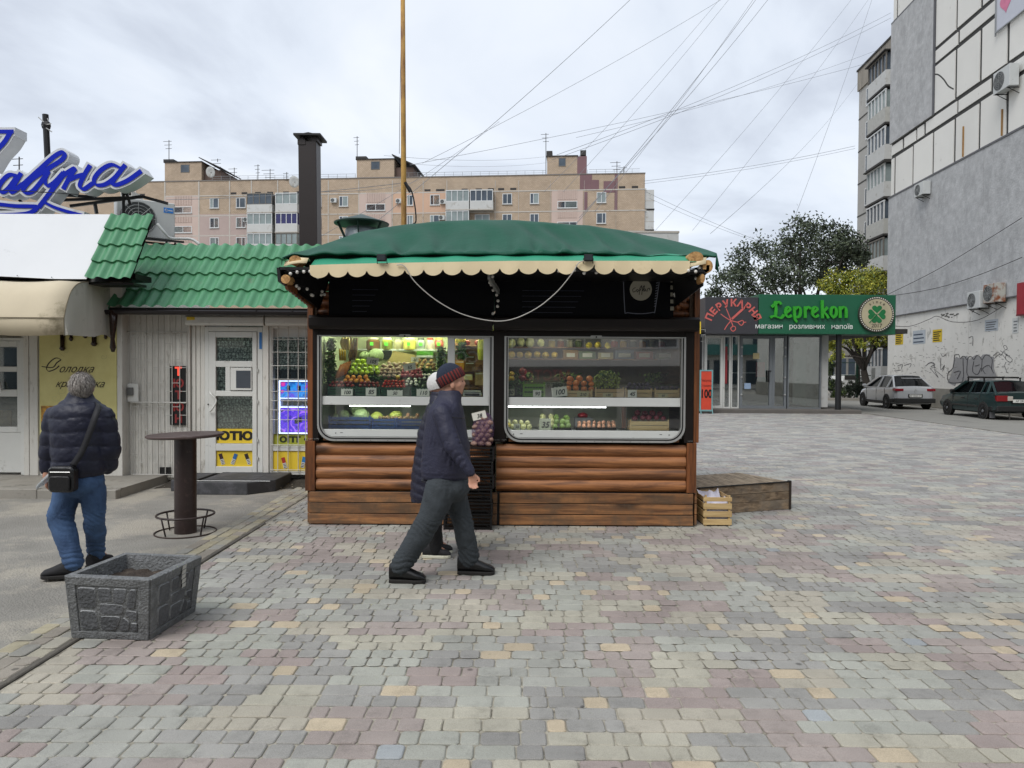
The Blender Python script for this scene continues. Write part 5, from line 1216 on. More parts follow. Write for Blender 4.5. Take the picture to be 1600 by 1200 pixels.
def screen(name, cols, loc_, s):
 m_=mat(name, (0, 0, 0), .4);t=m_.node_tree;L=t.links.new;N=t.nodes.new;b=t.nodes['Principled BSDF']
 tcn=N('ShaderNodeTexCoord');ns=N('ShaderNodeTexNoise');ns.inputs['Scale'].default_value=s;ns.inputs['Detail'].default_value=1;ns.inputs['Distortion'].default_value=1.5;L(tcn.outputs['Object'], ns.inputs['Vector'])
 rp=N('ShaderNodeValToRGB');e_=rp.color_ramp.elements;e_[0].position=.32;e_[0].color=(*lin(cols[0]), 1);e_[1].position=.68;e_[1].color=(*lin(cols[-1]), 1)
 for i, c in enumerate(cols[1:-1]):q=e_.new(.32+.36*(i+1)/(len(cols)-1));q.color=(*lin(c), 1)
 L(ns.outputs['Fac'], rp.inputs[0]);L(rp.outputs[0], b.inputs['Emission Color']);b.inputs['Emission Strength'].default_value=1.25;return m_
sd1, sd2=screen('screen_pink_blue', ('#e0389a', '#5a3cd0', '#2a90e8', '#0f3f9a'), 0, 5), screen('screen_violet', ('#2a10a0', '#5a28e0', '#3a10c8', '#b070ff', '#1a0878'), 0, 6)
neon=mat('neon_rim', (1, 1, 1), emis='#c9d2ff', estr=2.6);redp=mat('led_red', (.1, 0, 0), emis='#ff5540', estr=1.0);redd=mat('led_red_dim', (.12, .02, .02), emis='#c02a2a', estr=.12)
ds=thing('tobacco_display', 'glowing pink, blue and violet tobacco display behind the barred window', 'display', (DX(452), YD+.09, DZ(677)))
boxp('upper_screen', sd1, ds, 436, 500, 597, 621, .085, .09);boxp('lower_screen', sd2, ds, 436, 500, 637, 676, .085, .09)
boxp('shelf_box', mat('pale_shelf', '#b9bcd8', .4), ds, 434, 500, 623, 635, .088, .1)
m=MB();m.tube([(DX(500), YD+.08, DZ(595)), (DX(434), YD+.08, DZ(595)), (DX(434), YD+.08, DZ(677)), (DX(500), YD+.08, DZ(677))], .012, 6);m.tube([(DX(434), YD+.08, DZ(636)), (DX(500), YD+.08, DZ(636))], .008, 6);m.tube([(DX(434), YD+.08, DZ(622)), (DX(500), YD+.08, DZ(622))], .006, 6);m.build('neon_rim', neon, ds)
for i in range(7):boxp('cigarette_pack', mat('pack_white', '#cfcfca', .5), ds, 440+8*i, 445.5+8*i, 625, 633.5, .07, .085)
for(a, y)in((446, 606), (462.5, 606), (458, 658), (464.5, 656)):boxp('cigarette_pack', mat('pack_blue', '#4a5a8a', .5), ds, a, a+5, y-4, y+4, .07, .084)
m=MB()
for px in(425, 435.7, 451.7, 467.5, 479, 491, 503):m.tube([(DX(px), YD-.045, DZ(738)), (DX(px), YD-.045, DZ(508))], .0065, 6)
for py in(530, 550, 571, 592, 611, 625.5, 640, 655, 694, 733):m.tube([(DX(424), YD-.05, DZ(py)), (DX(510), YD-.05, DZ(py))], .0055, 6)
m.build('window_grille', barm, tb_)
m=MB();m.box(DX(428), DX(431), YD-.1, YD-.04, -.01, DZ(738));m.build('drain_pipe', barm, tb_)
m=MB()
for px in(204.5, 216, 226, 237.5, 246.5, 258, 269, 281, 291.5):m.tube([(sx(px, YW-.05), YW-.05, sz_(741, YW)), (sx(px, YW-.05), YW-.05, sz_(519, YW))], .006, 6)
for k, px in enumerate((204.5, 216, 226, 237.5, 246.5, 258, 269, 281)):
 for q in range(6):
  y=519+222*(q+(.5 if k%2 else.15))/6;nx=(216, 226, 237.5, 246.5, 258, 269, 281, 291.5)[k];m.tube([(sx(px, YW-.05), YW-.052, sz_(y, YW)), (sx(nx, YW-.05), YW-.052, sz_(y, YW))], .005, 5)
m.tube([(sx(204, YW-.05), YW-.06, sz_(629, YW)), (sx(292, YW-.05), YW-.06, sz_(629, YW))], .011, 6);m.tube([(sx(204, YW-.05), YW-.05, sz_(519, YW)), (sx(292, YW-.05), YW-.05, sz_(519, YW))], .007, 6);m.tube([(sx(204, YW-.05), YW-.05, sz_(741, YW)), (sx(292, YW-.05), YW-.05, sz_(741, YW))], .007, 6)
m.build('door_grille', barm, tb_)
m=MB();m.box(sx(202, YW), sx(219, YW), YW-.06, YW-.03, sz_(628, YW), sz_(600, YW));o=m.build('lock_box', frm, tb_, bevel=.004)
m=MB();m.box(sx(202.5, YW), sx(212, YW), YW-.085, YW-.061, sz_(618, YW), sz_(606, YW));m.build('padlock', mat('grey_metal', '#6f7070', .4, metal=.5), o, bevel=.003)
m=MB();m.box(sx(250, YW), sx(267, YW), YW-.02, YW-.004, sz_(741, YW), sz_(730, YW));m.build('vent_hole', rub, tb_)
m=MB();m.tube(smooth_path([at(183, 520, YW-.1), at(194, 518.5, YW-.06), at(205, 518, YW-.04), at(292, 519.5, YW-.04)], 5), .006, 4);m.build('wall_wire', mat('wire_grey', '#8d8b85', .6), tb_)
ls=thing('led_sign', 'black vertical LED sign reading ТЮТЮН behind the white grille', 'sign', (sx(280, YW), YW-.03, sz_(664, YW)))
m=MB();m.box(sx(267, YW), sx(292.3, YW), YW-.035, YW-.004, sz_(664, YW), sz_(572, YW));m.build('panel', blk, ls)
for i, (ch, mt)in enumerate((('Т', redp), ('Ю', redd), ('Т', redd), ('Ю', redd), ('Н', redd))):
 text(ch, (sx(280.5, YW), YW-.0365, sz_(586.5+18.4*i, YW)), .115, mt, ls, ext=.001, bold=.05)
ss=thing('sweet_shop', 'cream awning sweet shop with white fascia and yellow chocolate sign', 'shop', (sx(60, YS), YS, .1))
m=MB();m.box(-12, sx(33, YS), YS+.12, YS+3.2, .1, 3.0);m.box(sx(33, YS), sx(183, YS), YS+.01, YS+3.2, .1, 3.0);m.box(sx(183, YS)+.0, sx(183, YS)+.08, YS+.0, YS+.2, .03, 2.9);m.build('wall', sid, ss)
for(a, b)in((38, 46), (47, 60), (184, 192)):
 m=MB();m.box(sx(a, YS), sx(b, YS), YS-.02, YS+.009, .1, 2.55);m.build('pilaster', sid, ss, bevel=.004)
SX=lambda q:sx(q, YS);SZ=lambda q:sz_(q, YS, 60)
def bs(nm, mt, par, a, b, y0, y1, d0, d1, bev=.0):
 m=MB();m.box(SX(a), SX(b), YS+d0, YS+d1, SZ(y1), SZ(y0));return m.build(nm, mt, par, bevel=bev)
dd=bs('door', frm, ss, -28, 32, 676, 739, .03, .07, .003)
for(a, b, y0, y1)in((25, 32, 533, 676), (-28, 25, 533, 542), (-28, 25, 573, 581), (-28, 25, 609, 620), (-28, 25, 667, 676)):bs('door_rail', frm, dd, a, b, y0, y1, .02, .07, .004)
for(a, b, y0, y1)in((32.5, 38, 528, 742), (-30, 32.5, 528, 532.5)):bs('door_frame', frm, dd, a, b, y0, y1, -.01, .07, .003)
for(y0, y1)in((542.5, 572.5), (581.5, 608.5), (620.5, 666.5)):
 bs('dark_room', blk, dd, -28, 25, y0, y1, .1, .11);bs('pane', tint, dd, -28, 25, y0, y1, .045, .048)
bs('sweets', mat('cake_picture', '#8a6a2c', .6, .5, 14, c2='#3a2416'), dd, -10, 11, 642, 667, .08, .095)
m=MB();m.prism([(SX(-1), SZ(597)), (SX(1), SZ(597)), (SX(4), SZ(611)), (SX(2), SZ(611))], YS-.03, YS+.0);m.build('handle', frm, dd)
ylw=mat('chocolate_sign_print', '#d3c983', .5, .08, 2.2, c2='#e0d995')
sg=thing('chocolate_sign', 'yellow sign with chocolate drips and flowing lettering behind the man in the puffer jacket', 'sign', (SX(123), YS-.01, SZ(668)))
bs('board', ylw, sg, 62.5, 183, 490, 704, -.012, .008)
m=MB();f=lambda u, v, l:(SX(u), YS-.0135-l, SZ(v));rs=random.Random(3)
for k in range(15):
 cx, cy=rs.uniform(72, 175), rs.uniform(545, 665);r0=rs.uniform(5, 11);strokes(m, [[(cx+r0*(1-q/9)*math.cos(q*.9+k), cy+r0*.8*(1-q/9)*math.sin(q*.9+k))for q in range(9)]], f, .8, thin=1, sm=2, lift=.0001)
m.build('swirls', mat('sign_swirl', '#c8c386', .5), sg)
choc=mat('chocolate', '#2a1a14', .25, .1)
m=MB()
for(cx, w_, y1)in((97.5, 4.5, 548), (111, 3.2, 533), (133, 4, 528.5), (147, 4.8, 541), (165, 2.8, 530)):
 m.tube([at(cx, 520, YS-.03), at(cx, y1-7, YS-.03), at(cx, y1-3.4, YS-.03), at(cx, y1, YS-.03)], [w_*.8*.009, w_*.009*.7, w_*.0092, w_*.004], 10)
m.tube([at(177, 485, YS-.2), at(177, 505, YS-.2), at(176, 530, YS-.2), at(176.5, 543, YS-.2), at(176.5, 550, YS-.2)], [.06, .05, .028, .042, .02], 10)
m.build('chocolate_drips', choc, sg, smooth=True)
dkb=mat('dark_brown_print', '#2b1d12', .5)
m=MB();f2=lambda u, v, l:(SX(u/3), YS-.0155-l, SZ(400+v/3))
strokes(m, [[(290, 485), (265, 478), (235, 500), (222, 525), (232, 540), (262, 530), (280, 515)], [(288, 488), (270, 500), (250, 522), (200, 518)]], f2, 5.5, thin=.3)
m.build('lettering_flourish', dkb, sg)
text('олодка', (SX(92), YS-.0155, SZ(581.5)), .105, dkb, sg, shear=.5, sx=.98, align='LEFT', ext=.001)
text('крамничка', (SX(87), YS-.0155, SZ(604.5)), .098, dkb, sg, shear=.5, sx=.98, align='LEFT', ext=.001, space=.97)
bs('cake_picture', mat('cake_print', '#6e4424', .5, .5, 16, c2='#d9a23a'), sg, 65, 108, 634, 664, -.0165, -.0125)
ax=sx(100, 9.3);prof=[(10.36, 2.84), (9.75, 2.77), (9.5, 2.66), (9.37, 2.46), (9.3, 2.26), (9.3, 2.04)]
awm=mat('cream_awning', '#c4b89f', .75, .06, 1.5, spot='#8f856c', spot_t=.62, sscale=2.2);awm2=mat('grey_awning_side', '#b9b7ad', .75, .06, 1.5, spot='#8d8a7c', spot_t=.6)
m=MB();rows_=[]
pp=[(p.x, p.y)for p in smooth_path(prof[:5], 4)]+[prof[5]]
for(y, z)in pp:rows_.append([(ax-7+7*i/22, y-.01*math.sin(i*1.3), z+.012*math.sin(i*2.1+y*4))for i in range(23)])
m.grid(rows_);m.build('awning', awm, ss, smooth=True, solid=.004)
m=MB();m.grid([[(ax+.004, y, z)for(y, z)in pp], [(ax+.03+.015*math.sin(y*9), y+.02, 2.05+(.04 if y>10 else 0)if i else 2.04)for i, (y, z)in enumerate(pp)]]);m.build('awning_side', awm2, ss, solid=.004)
m=MB();m.tube([(ax-7, 9.285, 2.262), (ax+.004, 9.285, 2.262)], .006, 5);m.tube([(ax+.006, y-.004, z)for y, z in pp], .006, 5);m.build('awning_seam', mat('seam_dirt', '#6f6652', .8), ss)
m=MB();m.box(-12, ax+.5, 10.1, YS+.1, 2.85, 2.93);m.build('dark_eave', dkm, ss)
FB, FT=at(135, 436, 9.75), at(175, 335, 10.35)
m=MB();fas=[]
for j in range(7):
 t=j/6;L0, R0=Vector((-12, 9.75+.6*t, FB.z+(FT.z-FB.z)*t)), FB.lerp(FT, t)
 fas.append([L0.lerp(R0, i/14)+Vector((0, -.004*math.sin(math.pi*t), (.06*math.sin(math.pi*max(0, min(1, (i-4)/9))))*(1-t)**3))for i in range(15)])
m.grid(fas);m.build('fascia_sheet', mat('white_sheet_metal', '#c6c9cc', .4, .03, 1, spot='#a9acae', spot_t=.7, sscale=5), ss, smooth=True, solid=.004, auto=30)
m=MB()
for p in[fas[0][i]for i in range(15)]:m.ball(p+Vector((0, -.006, .02)), .007, 6, 4)
for p in[fas[-1][i]for i in range(15)]:m.ball(p+Vector((0, -.006, -.02)), .007, 6, 4)
m.build('screws', rub, ss)
q0, q1=at(205, 441, 9.75), at(240, 335, 10.35);q0.z=FB.z;q1.z=FT.z
metal_roof(FB-Vector((0, .012, 0)), q0-Vector((0, .012, 0)), FT-Vector((0, .012, 0)), q1-Vector((0, .012, 0)), 4, ss)
m=MB();m.box(-12, q0.x-.02, 9.85, 10.2, FB.z-.06, FB.z-.03);m.box(-12, q1.x-.05, 10.36, 10.5, FT.z-.12, FT.z-.04);m.add([(FB.x, 9.8, FB.z-.03), (q0.x-.03, 9.8, FB.z-.03), (q1.x-.03, 10.4, FT.z-.06), (FT.x, 10.4, FT.z-.06)], [(0, 1, 2, 3)]);m.build('roof_base', dkm, ss)
lg=thing('script_sign', 'big blue and white script channel letters reading Лагуна above the white fascia', 'sign', (at(60, 330, 10.6).x, 10.6, FT.z))
LT=[[(78, 222), (40, 222), (0, 222), (-60, 222)], [(60, 235), (25, 290), (-30, 350), (-80, 430)], [(108, 500), (60, 493), (15, 530), (-8, 575), (12, 602), (50, 580), (95, 520)], [(128, 488), (85, 560), (68, 600), (95, 590), (135, 555)], [(135, 560), (235, 470), (330, 385), (385, 352), (405, 365), (385, 400), (300, 455), (200, 520), (148, 580), (160, 605), (205, 595), (262, 530), (300, 475)], [(300, 478), (282, 520), (295, 560), (335, 545), (392, 485)], [(405, 480), (355, 550), (290, 635), (248, 690)], [(372, 515), (420, 480), (470, 452), (440, 500), (400, 575)], [(430, 525), (490, 500), (530, 490)], [(560, 440), (525, 500), (500, 560), (525, 582), (575, 550)], [(760, 455), (700, 430), (635, 462), (590, 520), (605, 556), (660, 552), (720, 510), (765, 455)], [(780, 437), (730, 500), (702, 545), (730, 556), (800, 528), (878, 474)], [(-80, 675), (0, 678), (100, 688), (200, 690), (235, 695), (190, 730), (100, 742), (0, 745), (-80, 745)], [(285, 668), (340, 695), (420, 722), (510, 745)]]
wlet=mat('sign_white', '#c9ccd0', .4, .03, 2, spot='#a5a39c', spot_t=.68, sscale=3);blet=mat('sign_blue', '#0420a8', .5, .05, spec=.15)
YL=10.6
def fl(y0):return lambda u, v, l:tuple(at(u/4, 150+v/4, y0)[i]if i!=1 else y0-l for i in range(3))
m=MB();strokes(m, LT, fl(YL), 36, thin=.5, depth=.26, lift=.0006, grow=12, sm=4);m.build('letter_casing', wlet, lg)
m=MB();strokes(m, LT, fl(YL-.012), 31, thin=.42, lift=.0006, sm=5);m.build('letter_face', blet, lg)
m=MB()
for a, b in(((60, 314), (200, 309)), ((110, 322), (222, 307)), ((222, 307), (262, 318)), ((148, 316), (151, 334)), ((193, 297), (193, 334)), ((196, 297), (204, 320)), ((28, 309), (35, 318)), ((78, 309), (85, 318)), ((0, 299), (150, 308))):
 m.beam(at(*a, YL+.32), at(*b, YL+.34), .04)
m.build('support_frame', blk, lg)
m=MB();m.tube(smooth_path([at(0, 297, YL-.1), at(60, 300, YL-.08), at(110, 303, YL-.05), at(150, 308, YL+.1)], 5), .006, 4);m.build('sign_cable', blk, lg)
acw=mat('ac_white', '#b9bcbb', .45, .04, 2, spot='#8f8f88', spot_t=.68, sscale=4);grl=mat('ac_grille', '#3c3f40', .5)
def ac(lbl, loc, w_=.8, h_=.55, d_=.3, rz=0.0, rust=False, logo=None, group=None, parent_brk=True, fan=True, s_fan=.42):
 o=thing('air_conditioner', lbl, 'air conditioner', loc, rz, group)
 def L_(m, nm, mt, par=o, **k):return m.build(nm, mt, par, local=True, **k)
 m=MB();m.box(-w_/2, w_/2, 0, d_, 0, h_);L_(m, 'housing', acw if not rust else mat('ac_rusty', '#a9a8a0', .6, .1, 3, spot='#7a4424', spot_t=.5, sscale=2.4), bevel=.012)
 cx, cz, r=-w_*.14, h_/2, h_*s_fan
 m=MB()
 m.lathe([(.001, 0), (r, 0), (r, .006), (.001, .006)], n=20, M=T(cx, -.002, cz)@RX(math.pi/2));f_=L_(m, 'fan_opening', grl)
 m=MB()
 for k in range(1, 6):q=r*k/5.2;m.tube([(cx+q*math.cos(a*math.pi/10), -.018, cz+q*math.sin(a*math.pi/10))for a in range(21)], .004 if h_<.9 else.006, 4, cap=False)
 for k in range(4):m.tube([(cx-r*math.cos(k*.785), -.02, cz-r*math.sin(k*.785)), (cx+r*math.cos(k*.785), -.02, cz+r*math.sin(k*.785))], .004, 4)
 L_(m, 'fan_guard', mat('ac_guard', '#9a9d9d', .5))
 if logo:
  m=MB();m.box(w_*.3, w_*.47, -.004, -.001, h_*.72, h_*.86);lo=L_(m, 'logo_plate', mat('logo_blue', '#2a78c8', .4))
  m=MB();m.tube([(w_*.345+.018*math.cos(a*.5), -.006, h_*.79+.018*math.sin(a*.5))for a in range(13)], .004, 4);m.box(w_*.38, w_*.455, -.006, -.0045, h_*.775, h_*.8);L_(m, 'logo', pvc)
 if parent_brk:
  m=MB()
  for sx_ in(-w_*.35, w_*.35):m.beam((sx_, 0, -.02), (sx_, d_+.12, -.02), .03);m.beam((sx_, .05, -.03), (sx_, d_+.12, -.25), .02)
  L_(m, 'bracket', rub)
 return o
c=at(229, 371, 11.5)
ac('white air conditioner with a blue badge on the roof behind the corner tile piece', (c.x, c.y, c.z), .82, .58, .32, rz=.62, logo=1, parent_brk=False, s_fan=.44)
m=MB()
for dx_ in(-.3, .3):
 for dy_ in(.0, .3):m.beam((c.x+dx_*.8, c.y+dy_+dx_*.5, c.z-.003), (c.x+dx_*.8, c.y+dy_+dx_*.5, c.z-.32), .025)
m.beam((c.x-.3, c.y-.2, c.z-.02), (c.x+.45, c.y+.3, c.z-.02), .03);m.beam((c.x-.4, c.y+.15, c.z-.02), (c.x+.25, c.y+.65, c.z-.02), .03)
tag(m.build('steel_stand', rub), 'black steel stand under the roof air conditioner', 'stand')
m=MB();m.tube(smooth_path([at(246, 350, 11.4), at(256, 362, 11.4), at(266, 372, 11.45), at(285, 373, 11.5), at(300, 374, 11.5), at(312, 382, 11.5)], 6), .022, 8);tag(m.build('insulated_pipe', pvc, smooth=True), 'white insulated pipe running from the roof air conditioner to the green roof', 'pipe')
m=MB();m.box(at(228, 384, 11.9).x, at(236, 384, 11.9).x, 11.9, 12, at(228, 384, 11.9).z, at(228, 374, 11.9).z);
m=MB()
for i in range(7):m.box(at(188, 0, 11.6).x, at(204, 0, 11.6).x, 11.6, 11.95, at(190, 336-6*i, 11.6).z-.006, at(190, 336-6*i, 11.6).z+.006)
m.box(at(188, 0, 11.6).x-.01, at(188, 0, 11.6).x, 11.6, 11.95, at(190, 340, 11.6).z-.05, at(190, 298, 11.6).z);m.box(at(204, 0, 11.6).x, at(204, 0, 11.6).x+.01, 11.6, 11.95, at(190, 340, 11.6).z-.05, at(190, 298, 11.6).z)
tag(m.build('metal_cage', barm), 'small louvred metal cage on the roof left of the air conditioner', 'cage')
c0_, c1_=at(468, 378, 11.6), at(496, 378, 11.6);ch=thing('chimney', 'tall square dark brown sheet metal chimney rising behind the green metal roof', 'chimney', ((c0_.x+c1_.x)/2, 11.6, c0_.z-.4))
zt3=at(480, 220, 11.6).z;wch=(c1_.x-c0_.x);brn=mat('chimney_brown', '#241c1b', .4, .12, 2)
m=MB();m.box(-wch/2+.0, wch/2, 0, wch, 0, zt3-c0_.z+.4, M=RY(-.012));m.build('shaft', brn, ch, local=True, bevel=.006)
m=MB();h_=zt3-c0_.z+.4;m.box(-wch/2-.03, -wch/2+.09, -.01, wch, h_-.06, h_+.02);m.box(wch/2-.1, wch/2, 0, wch, h_, h_+.07);m.box(-wch/2, -wch/2+.06, 0, wch, h_, h_+.07);m.build('collar', brn, ch, local=True)
m=MB();m.box(-wch/2-.08, wch/2+.06, -.07, wch+.07, h_+.07, h_+.1);m.prism([(-wch/2-.02, h_+.1), (wch/2+.0, h_+.1), (.0, h_+.13)], -.02, wch);m.build('cap', rub, ch, local=True)
p0, p1=at(77, 300, 14), at(71, 179, 14);an=thing('antenna_pole', 'thick black leaning pole with small antenna rods behind the script sign', 'pole', (p0.x, 14, 2.5))
m=MB();m.tube([(p0.x, 14, 2.5), p0, p1], .055, 8);m.build('pole', blk, an);m=MB();m.ball(at(72, 196, 14), (.09, .07, .1), 8, 6);m.build('fixture', blk, an)
m=MB()
for a, b in(((60, 183), (72, 194)), ((66, 196), (80, 193)), ((72, 200), (81, 206)), ((74, 185), (76, 190))):m.tube([at(*a, 13.95), at(*b, 13.95)], .01, 4)
m.build('antenna_rods', alu, an)
rst=mat('rusty_paint', '#b08a45', .7, .2, 3, spot='#6b4528', spot_t=.55, sscale=2.2, streak=(1, 1, .25));q=at(631, 345, 12.2)
mp_=thing('rusty_mast', 'tall rust stained yellow steel mast rising behind the kiosk roof', 'mast', (q.x, 12.2, 0))
m=MB();m.tube([(q.x, 12.2, 0), (q.x, 12.2, q.z), at(630.2, 180, 12.2), at(629.2, -40, 12.2)], [.045, .045, .042, .036], 10);m.build('pole', rst, mp_, smooth=True)
m=MB();m.tube(smooth_path([at(628, 0, 12.25), at(625, 150, 12.3), at(624, 240, 12.3)], 4), .004, 4);m.tube(smooth_path([at(632, 286, 12.1), at(642, 296, 12.1), at(648, 320, 12.1), at(650, 345, 12.1), at(645, 350, 12.1)], 6), .012, 5);m.tube([at(633, 285, 12.1), at(641, 300, 12.1)], .03, 6);m.build('mast_cable', blk, mp_)
vv=at(565, 400, K+1.9);vt=thing('roof_vent', 'round galvanised roof vent with a wide conical cap on the kiosk roof', 'vent', (vv.x, vv.y, 2.4));kk=(K+1.9)/F
zc=at(565, 349, K+1.9).z;gal=mat('galvanised', '#7e8688', .4, .15, 12, metal=.6);dgr=mat('dark_green_cap', '#1e3a34', .5, .1)
m=MB();m.lathe([(25*kk, 2.4), (25*kk, zc-.1), (23*kk, zc-.06)], (vv.x, vv.y, 0), 24);m.build('pipe', gal, vt, smooth=True, auto=40)
m=MB();m.lathe([(42*kk, zc-.015), (42.5*kk, zc), (3*kk, zc+.115), (.001, zc+.12)], (vv.x, vv.y, 0), 30);m.build('cap', dgr, vt, smooth=True, auto=30)
m=MB()
for a in(3.6, 4.75, 5.8, 1.5):m.beam((vv.x+26*kk*math.cos(a), vv.y+26*kk*math.sin(a), zc-.2), (vv.x+37*kk*math.cos(a), vv.y+37*kk*math.sin(a), zc-.01), .012, .03)
m.build('strut', dgr, vt)
# ================= apartment block at the back =================
A_, B_=at(260, 580, 106), at(1005, 580, 100);ang=math.atan2(B_.y-A_.y, B_.x-A_.x)
ap=thing('apartment_building', 'long tan brick apartment block behind the kiosk with loggias and rooftop stair houses', 'building', (A_.x, A_.y, 0), ang)
WI=W(ap).inverted();NV_=Vector((math.sin(ang), -math.cos(ang), 0))
def fac(px, py):
 p=WI@onplane(px, py, A_, NV_);return p.x, p.z
def brickmat(name, c1, c2, mo, bw=.3, bh=.16, dirt='#8a7a66'):
 m_=mat(name, (1, 1, 1), .85, 0, 3);t=m_.node_tree;L=t.links.new;N=t.nodes.new;b=t.nodes['Principled BSDF']
 tcn=N('ShaderNodeTexCoord');mp=N('ShaderNodeMapping');mp.inputs['Rotation'].default_value=(math.pi/2, 0, 0);L(tcn.outputs['Object'], mp.inputs[0])
 br=N('ShaderNodeTexBrick');br.inputs['Scale'].default_value=1;br.inputs['Brick Width'].default_value=bw;br.inputs['Row Height'].default_value=bh;br.inputs['Mortar Size'].default_value=.018
 for k, c in(('Color1', c1), ('Color2', c2), ('Mortar', mo)):br.inputs[k].default_value=(*lin(c), 1)
 L(mp.outputs[0], br.inputs['Vector']);ns=N('ShaderNodeTexNoise');ns.inputs['Scale'].default_value=.45;ns.inputs['Detail'].default_value=8;ns.inputs['Roughness'].default_value=.7;L(tcn.outputs['Object'], ns.inputs['Vector'])
 mr=N('ShaderNodeMapRange');mr.inputs[1].default_value=.3;mr.inputs[2].default_value=.7;mr.inputs[3].default_value=.82;mr.inputs[4].default_value=1.12;L(ns.outputs['Fac'], mr.inputs[0]);hv=N('ShaderNodeHueSaturation');L(mr.outputs[0], hv.inputs['Value']);L(br.outputs['Color'], hv.inputs['Color']);L(hv.outputs[0], b.inputs['Base Color']);return m_
tan_=brickmat('tan_tile', '#b3a08b', '#a8957f', '#8f8070');seam=mat('seam_paint', '#b1aca4', .8, .1, 1, spot='#8f8373', spot_t=.6, sscale=1)
pinkm, pink2, oran, purp=mat('pale_pink_paint', '#b7a49a', .8, .05, .5), mat('grey_pink_paint', '#a5948e', .8, .05, .5), mat('peach_paint', '#bd9d86', .8, .04, .5), mat('purple_patch', '#72565a', .8, .08, .6)
fwin=mat('far_window_frame', '#c6c8c8', .4);fgl=mat('far_window_glass', '#46505a', .12, .3, .7);fgl2=mat('far_glass_curtain', '#7f8a8a', .3, .2, .8);wpan=mat('white_balcony_panel', '#b5b6b4', .6, .06, .8, spot='#96938c', spot_t=.62, sscale=1.4);drk=mat('far_dark', '#2c2a28', .7)
def lbox(nm, mt, par, u0, u1, y0, y1, z0, z1, **k):m=MB();m.box(u0, u1, y0, y1, z0, z1);return m.build(nm, mt, par, local=True, **k)
u_l, _=fac(-60, 580);u_r, _=fac(1005, 580);zp=fac(640, 277.5)[1]
lbox('wall', tan_, ap, u_l, u_r, 0, 13, 0, zp)
lbox('parapet_cap', mat('parapet_metal', '#6f6a66', .6), ap, u_l, u_r+.05, -.08, 13.05, zp, zp+.12)
def P4(x0, x1, y0, y1):a, b=fac(x0, y1);c, d=fac(x1, y0);return a, c, b, d
def slab(nm, mt, x0, x1, y0, y1, th=.03, par=ap):a, c, b, d=P4(x0, x1, y0, y1);return lbox(nm, mt, par, a, c, -th, 0.0, b, min(d, zp-.01)if th<.1 else d)
for(x0, x1, y0, y1, mt, nm)in((258, 311, 305, 430, pinkm, 'painted_panel'), (311.5, 390, 334, 430, pink2, 'painted_panel'), (561, 612, 302, 430, pinkm, 'painted_panel'), (614, 699, 299, 335, oran, 'painted_panel'), (861, 911, 298, 430, pinkm, 'painted_panel'), (906, 925, 272, 298, purp, 'purple_patch'), (912, 918, 300, 330, purp, 'purple_patch'), (925, 936, 281, 298, purp, 'purple_patch'), (943, 962, 283, 301, purp, 'purple_patch'), (960, 965, 272, 330, purp, 'purple_patch')):
 slab(nm, mt, x0, x1, y0, y1)
m=MB()
for px in(212, 258, 311, 359, 393, 434, 513, 560.5, 613, 661, 698, 773.5, 810, 859.5, 912.5, 962):
 a, c, b, d=P4(px-.8, px+.8, 282, 440);m.box(a, c, -.045, -.001, b, min(d, zp-.02))
for py0 in(301, 333, 365):
 for k in range(8):
  x0=258+k*94;a, c, b, d=P4(x0, x0+94, py0+.9-.004*k*0, py0);zf=fac(640, py0)[1];m.box(a, c-.01, -.04, -.0015, zf-.09, zf+.06)
m.build('panel_seams', seam, ap, local=True)
H=zp
z_row=[fac(336, 317.5)[1]-2.8*k for k in range(5)]
def fwindow(px0, px1, zc, h=1.45, low=False, dark=False, par=ap):
 u0=fac(px0, 330)[0];u1=fac(px1, 330)[0];z0, z1=zc-h/2, zc+h/2
 m=MB();ring(m, rect(u0, u1, z0, z1), rect(u0+.09, u1-.09, z0+.09, z1-.09), -.07, .0);n=2 if u1-u0>1.6 and not low else 1
 um=u0+(u1-u0)*RN.choice((.38, .5, .62));m.box(um-.04, um+.04, -.06, -.0, z0+.09, z1-.09);w_=m.build('window', fwin, par, local=True)
 lbox('pane', fgl if RN.random()<.55 or dark else fgl2, w_, u0+.09, um-.04, -.03, -.01, z0+.09, z1-.09);lbox('pane', fgl if RN.random()<.6 or dark else fgl2, w_, um+.04, u1-.09, -.03, -.01, z0+.09, z1-.09)
 lbox('sill', wpan, w_, u0-.05, u1+.05, -.16, -.071, z0-.07, z0)
for k in range(4):
 for(a, b)in((328, 342), (369, 384), (530, 544), (636, 645.5), (672, 687), (785, 800), (828, 842), (932, 947), (498, 502.5)):fwindow(a, b, z_row[k])
 for(a, b)in((272, 300), (572, 602), (871, 902)):fwindow(a, b, z_row[k]-(.9 if a<900 else.9), .95, low=True)
for i, (a, b)in enumerate(((272, 300), (572, 602), (871, 902))):
 m=MB()
 for q in range(11):
  u=fac(a+(b-a)*(q+.5)/11, 300)[0]
  for k in range(3):m.box(u-.07, u+.07, -.09, -.031, z_row[k]-.2, z_row[k]+1.1)if k==0 else m.box(u-.07, u+.07, -.09, -.031, z_row[k]+.1, z_row[k]+.95)
 m.build('relief_ribs', pinkm, ap, local=True)
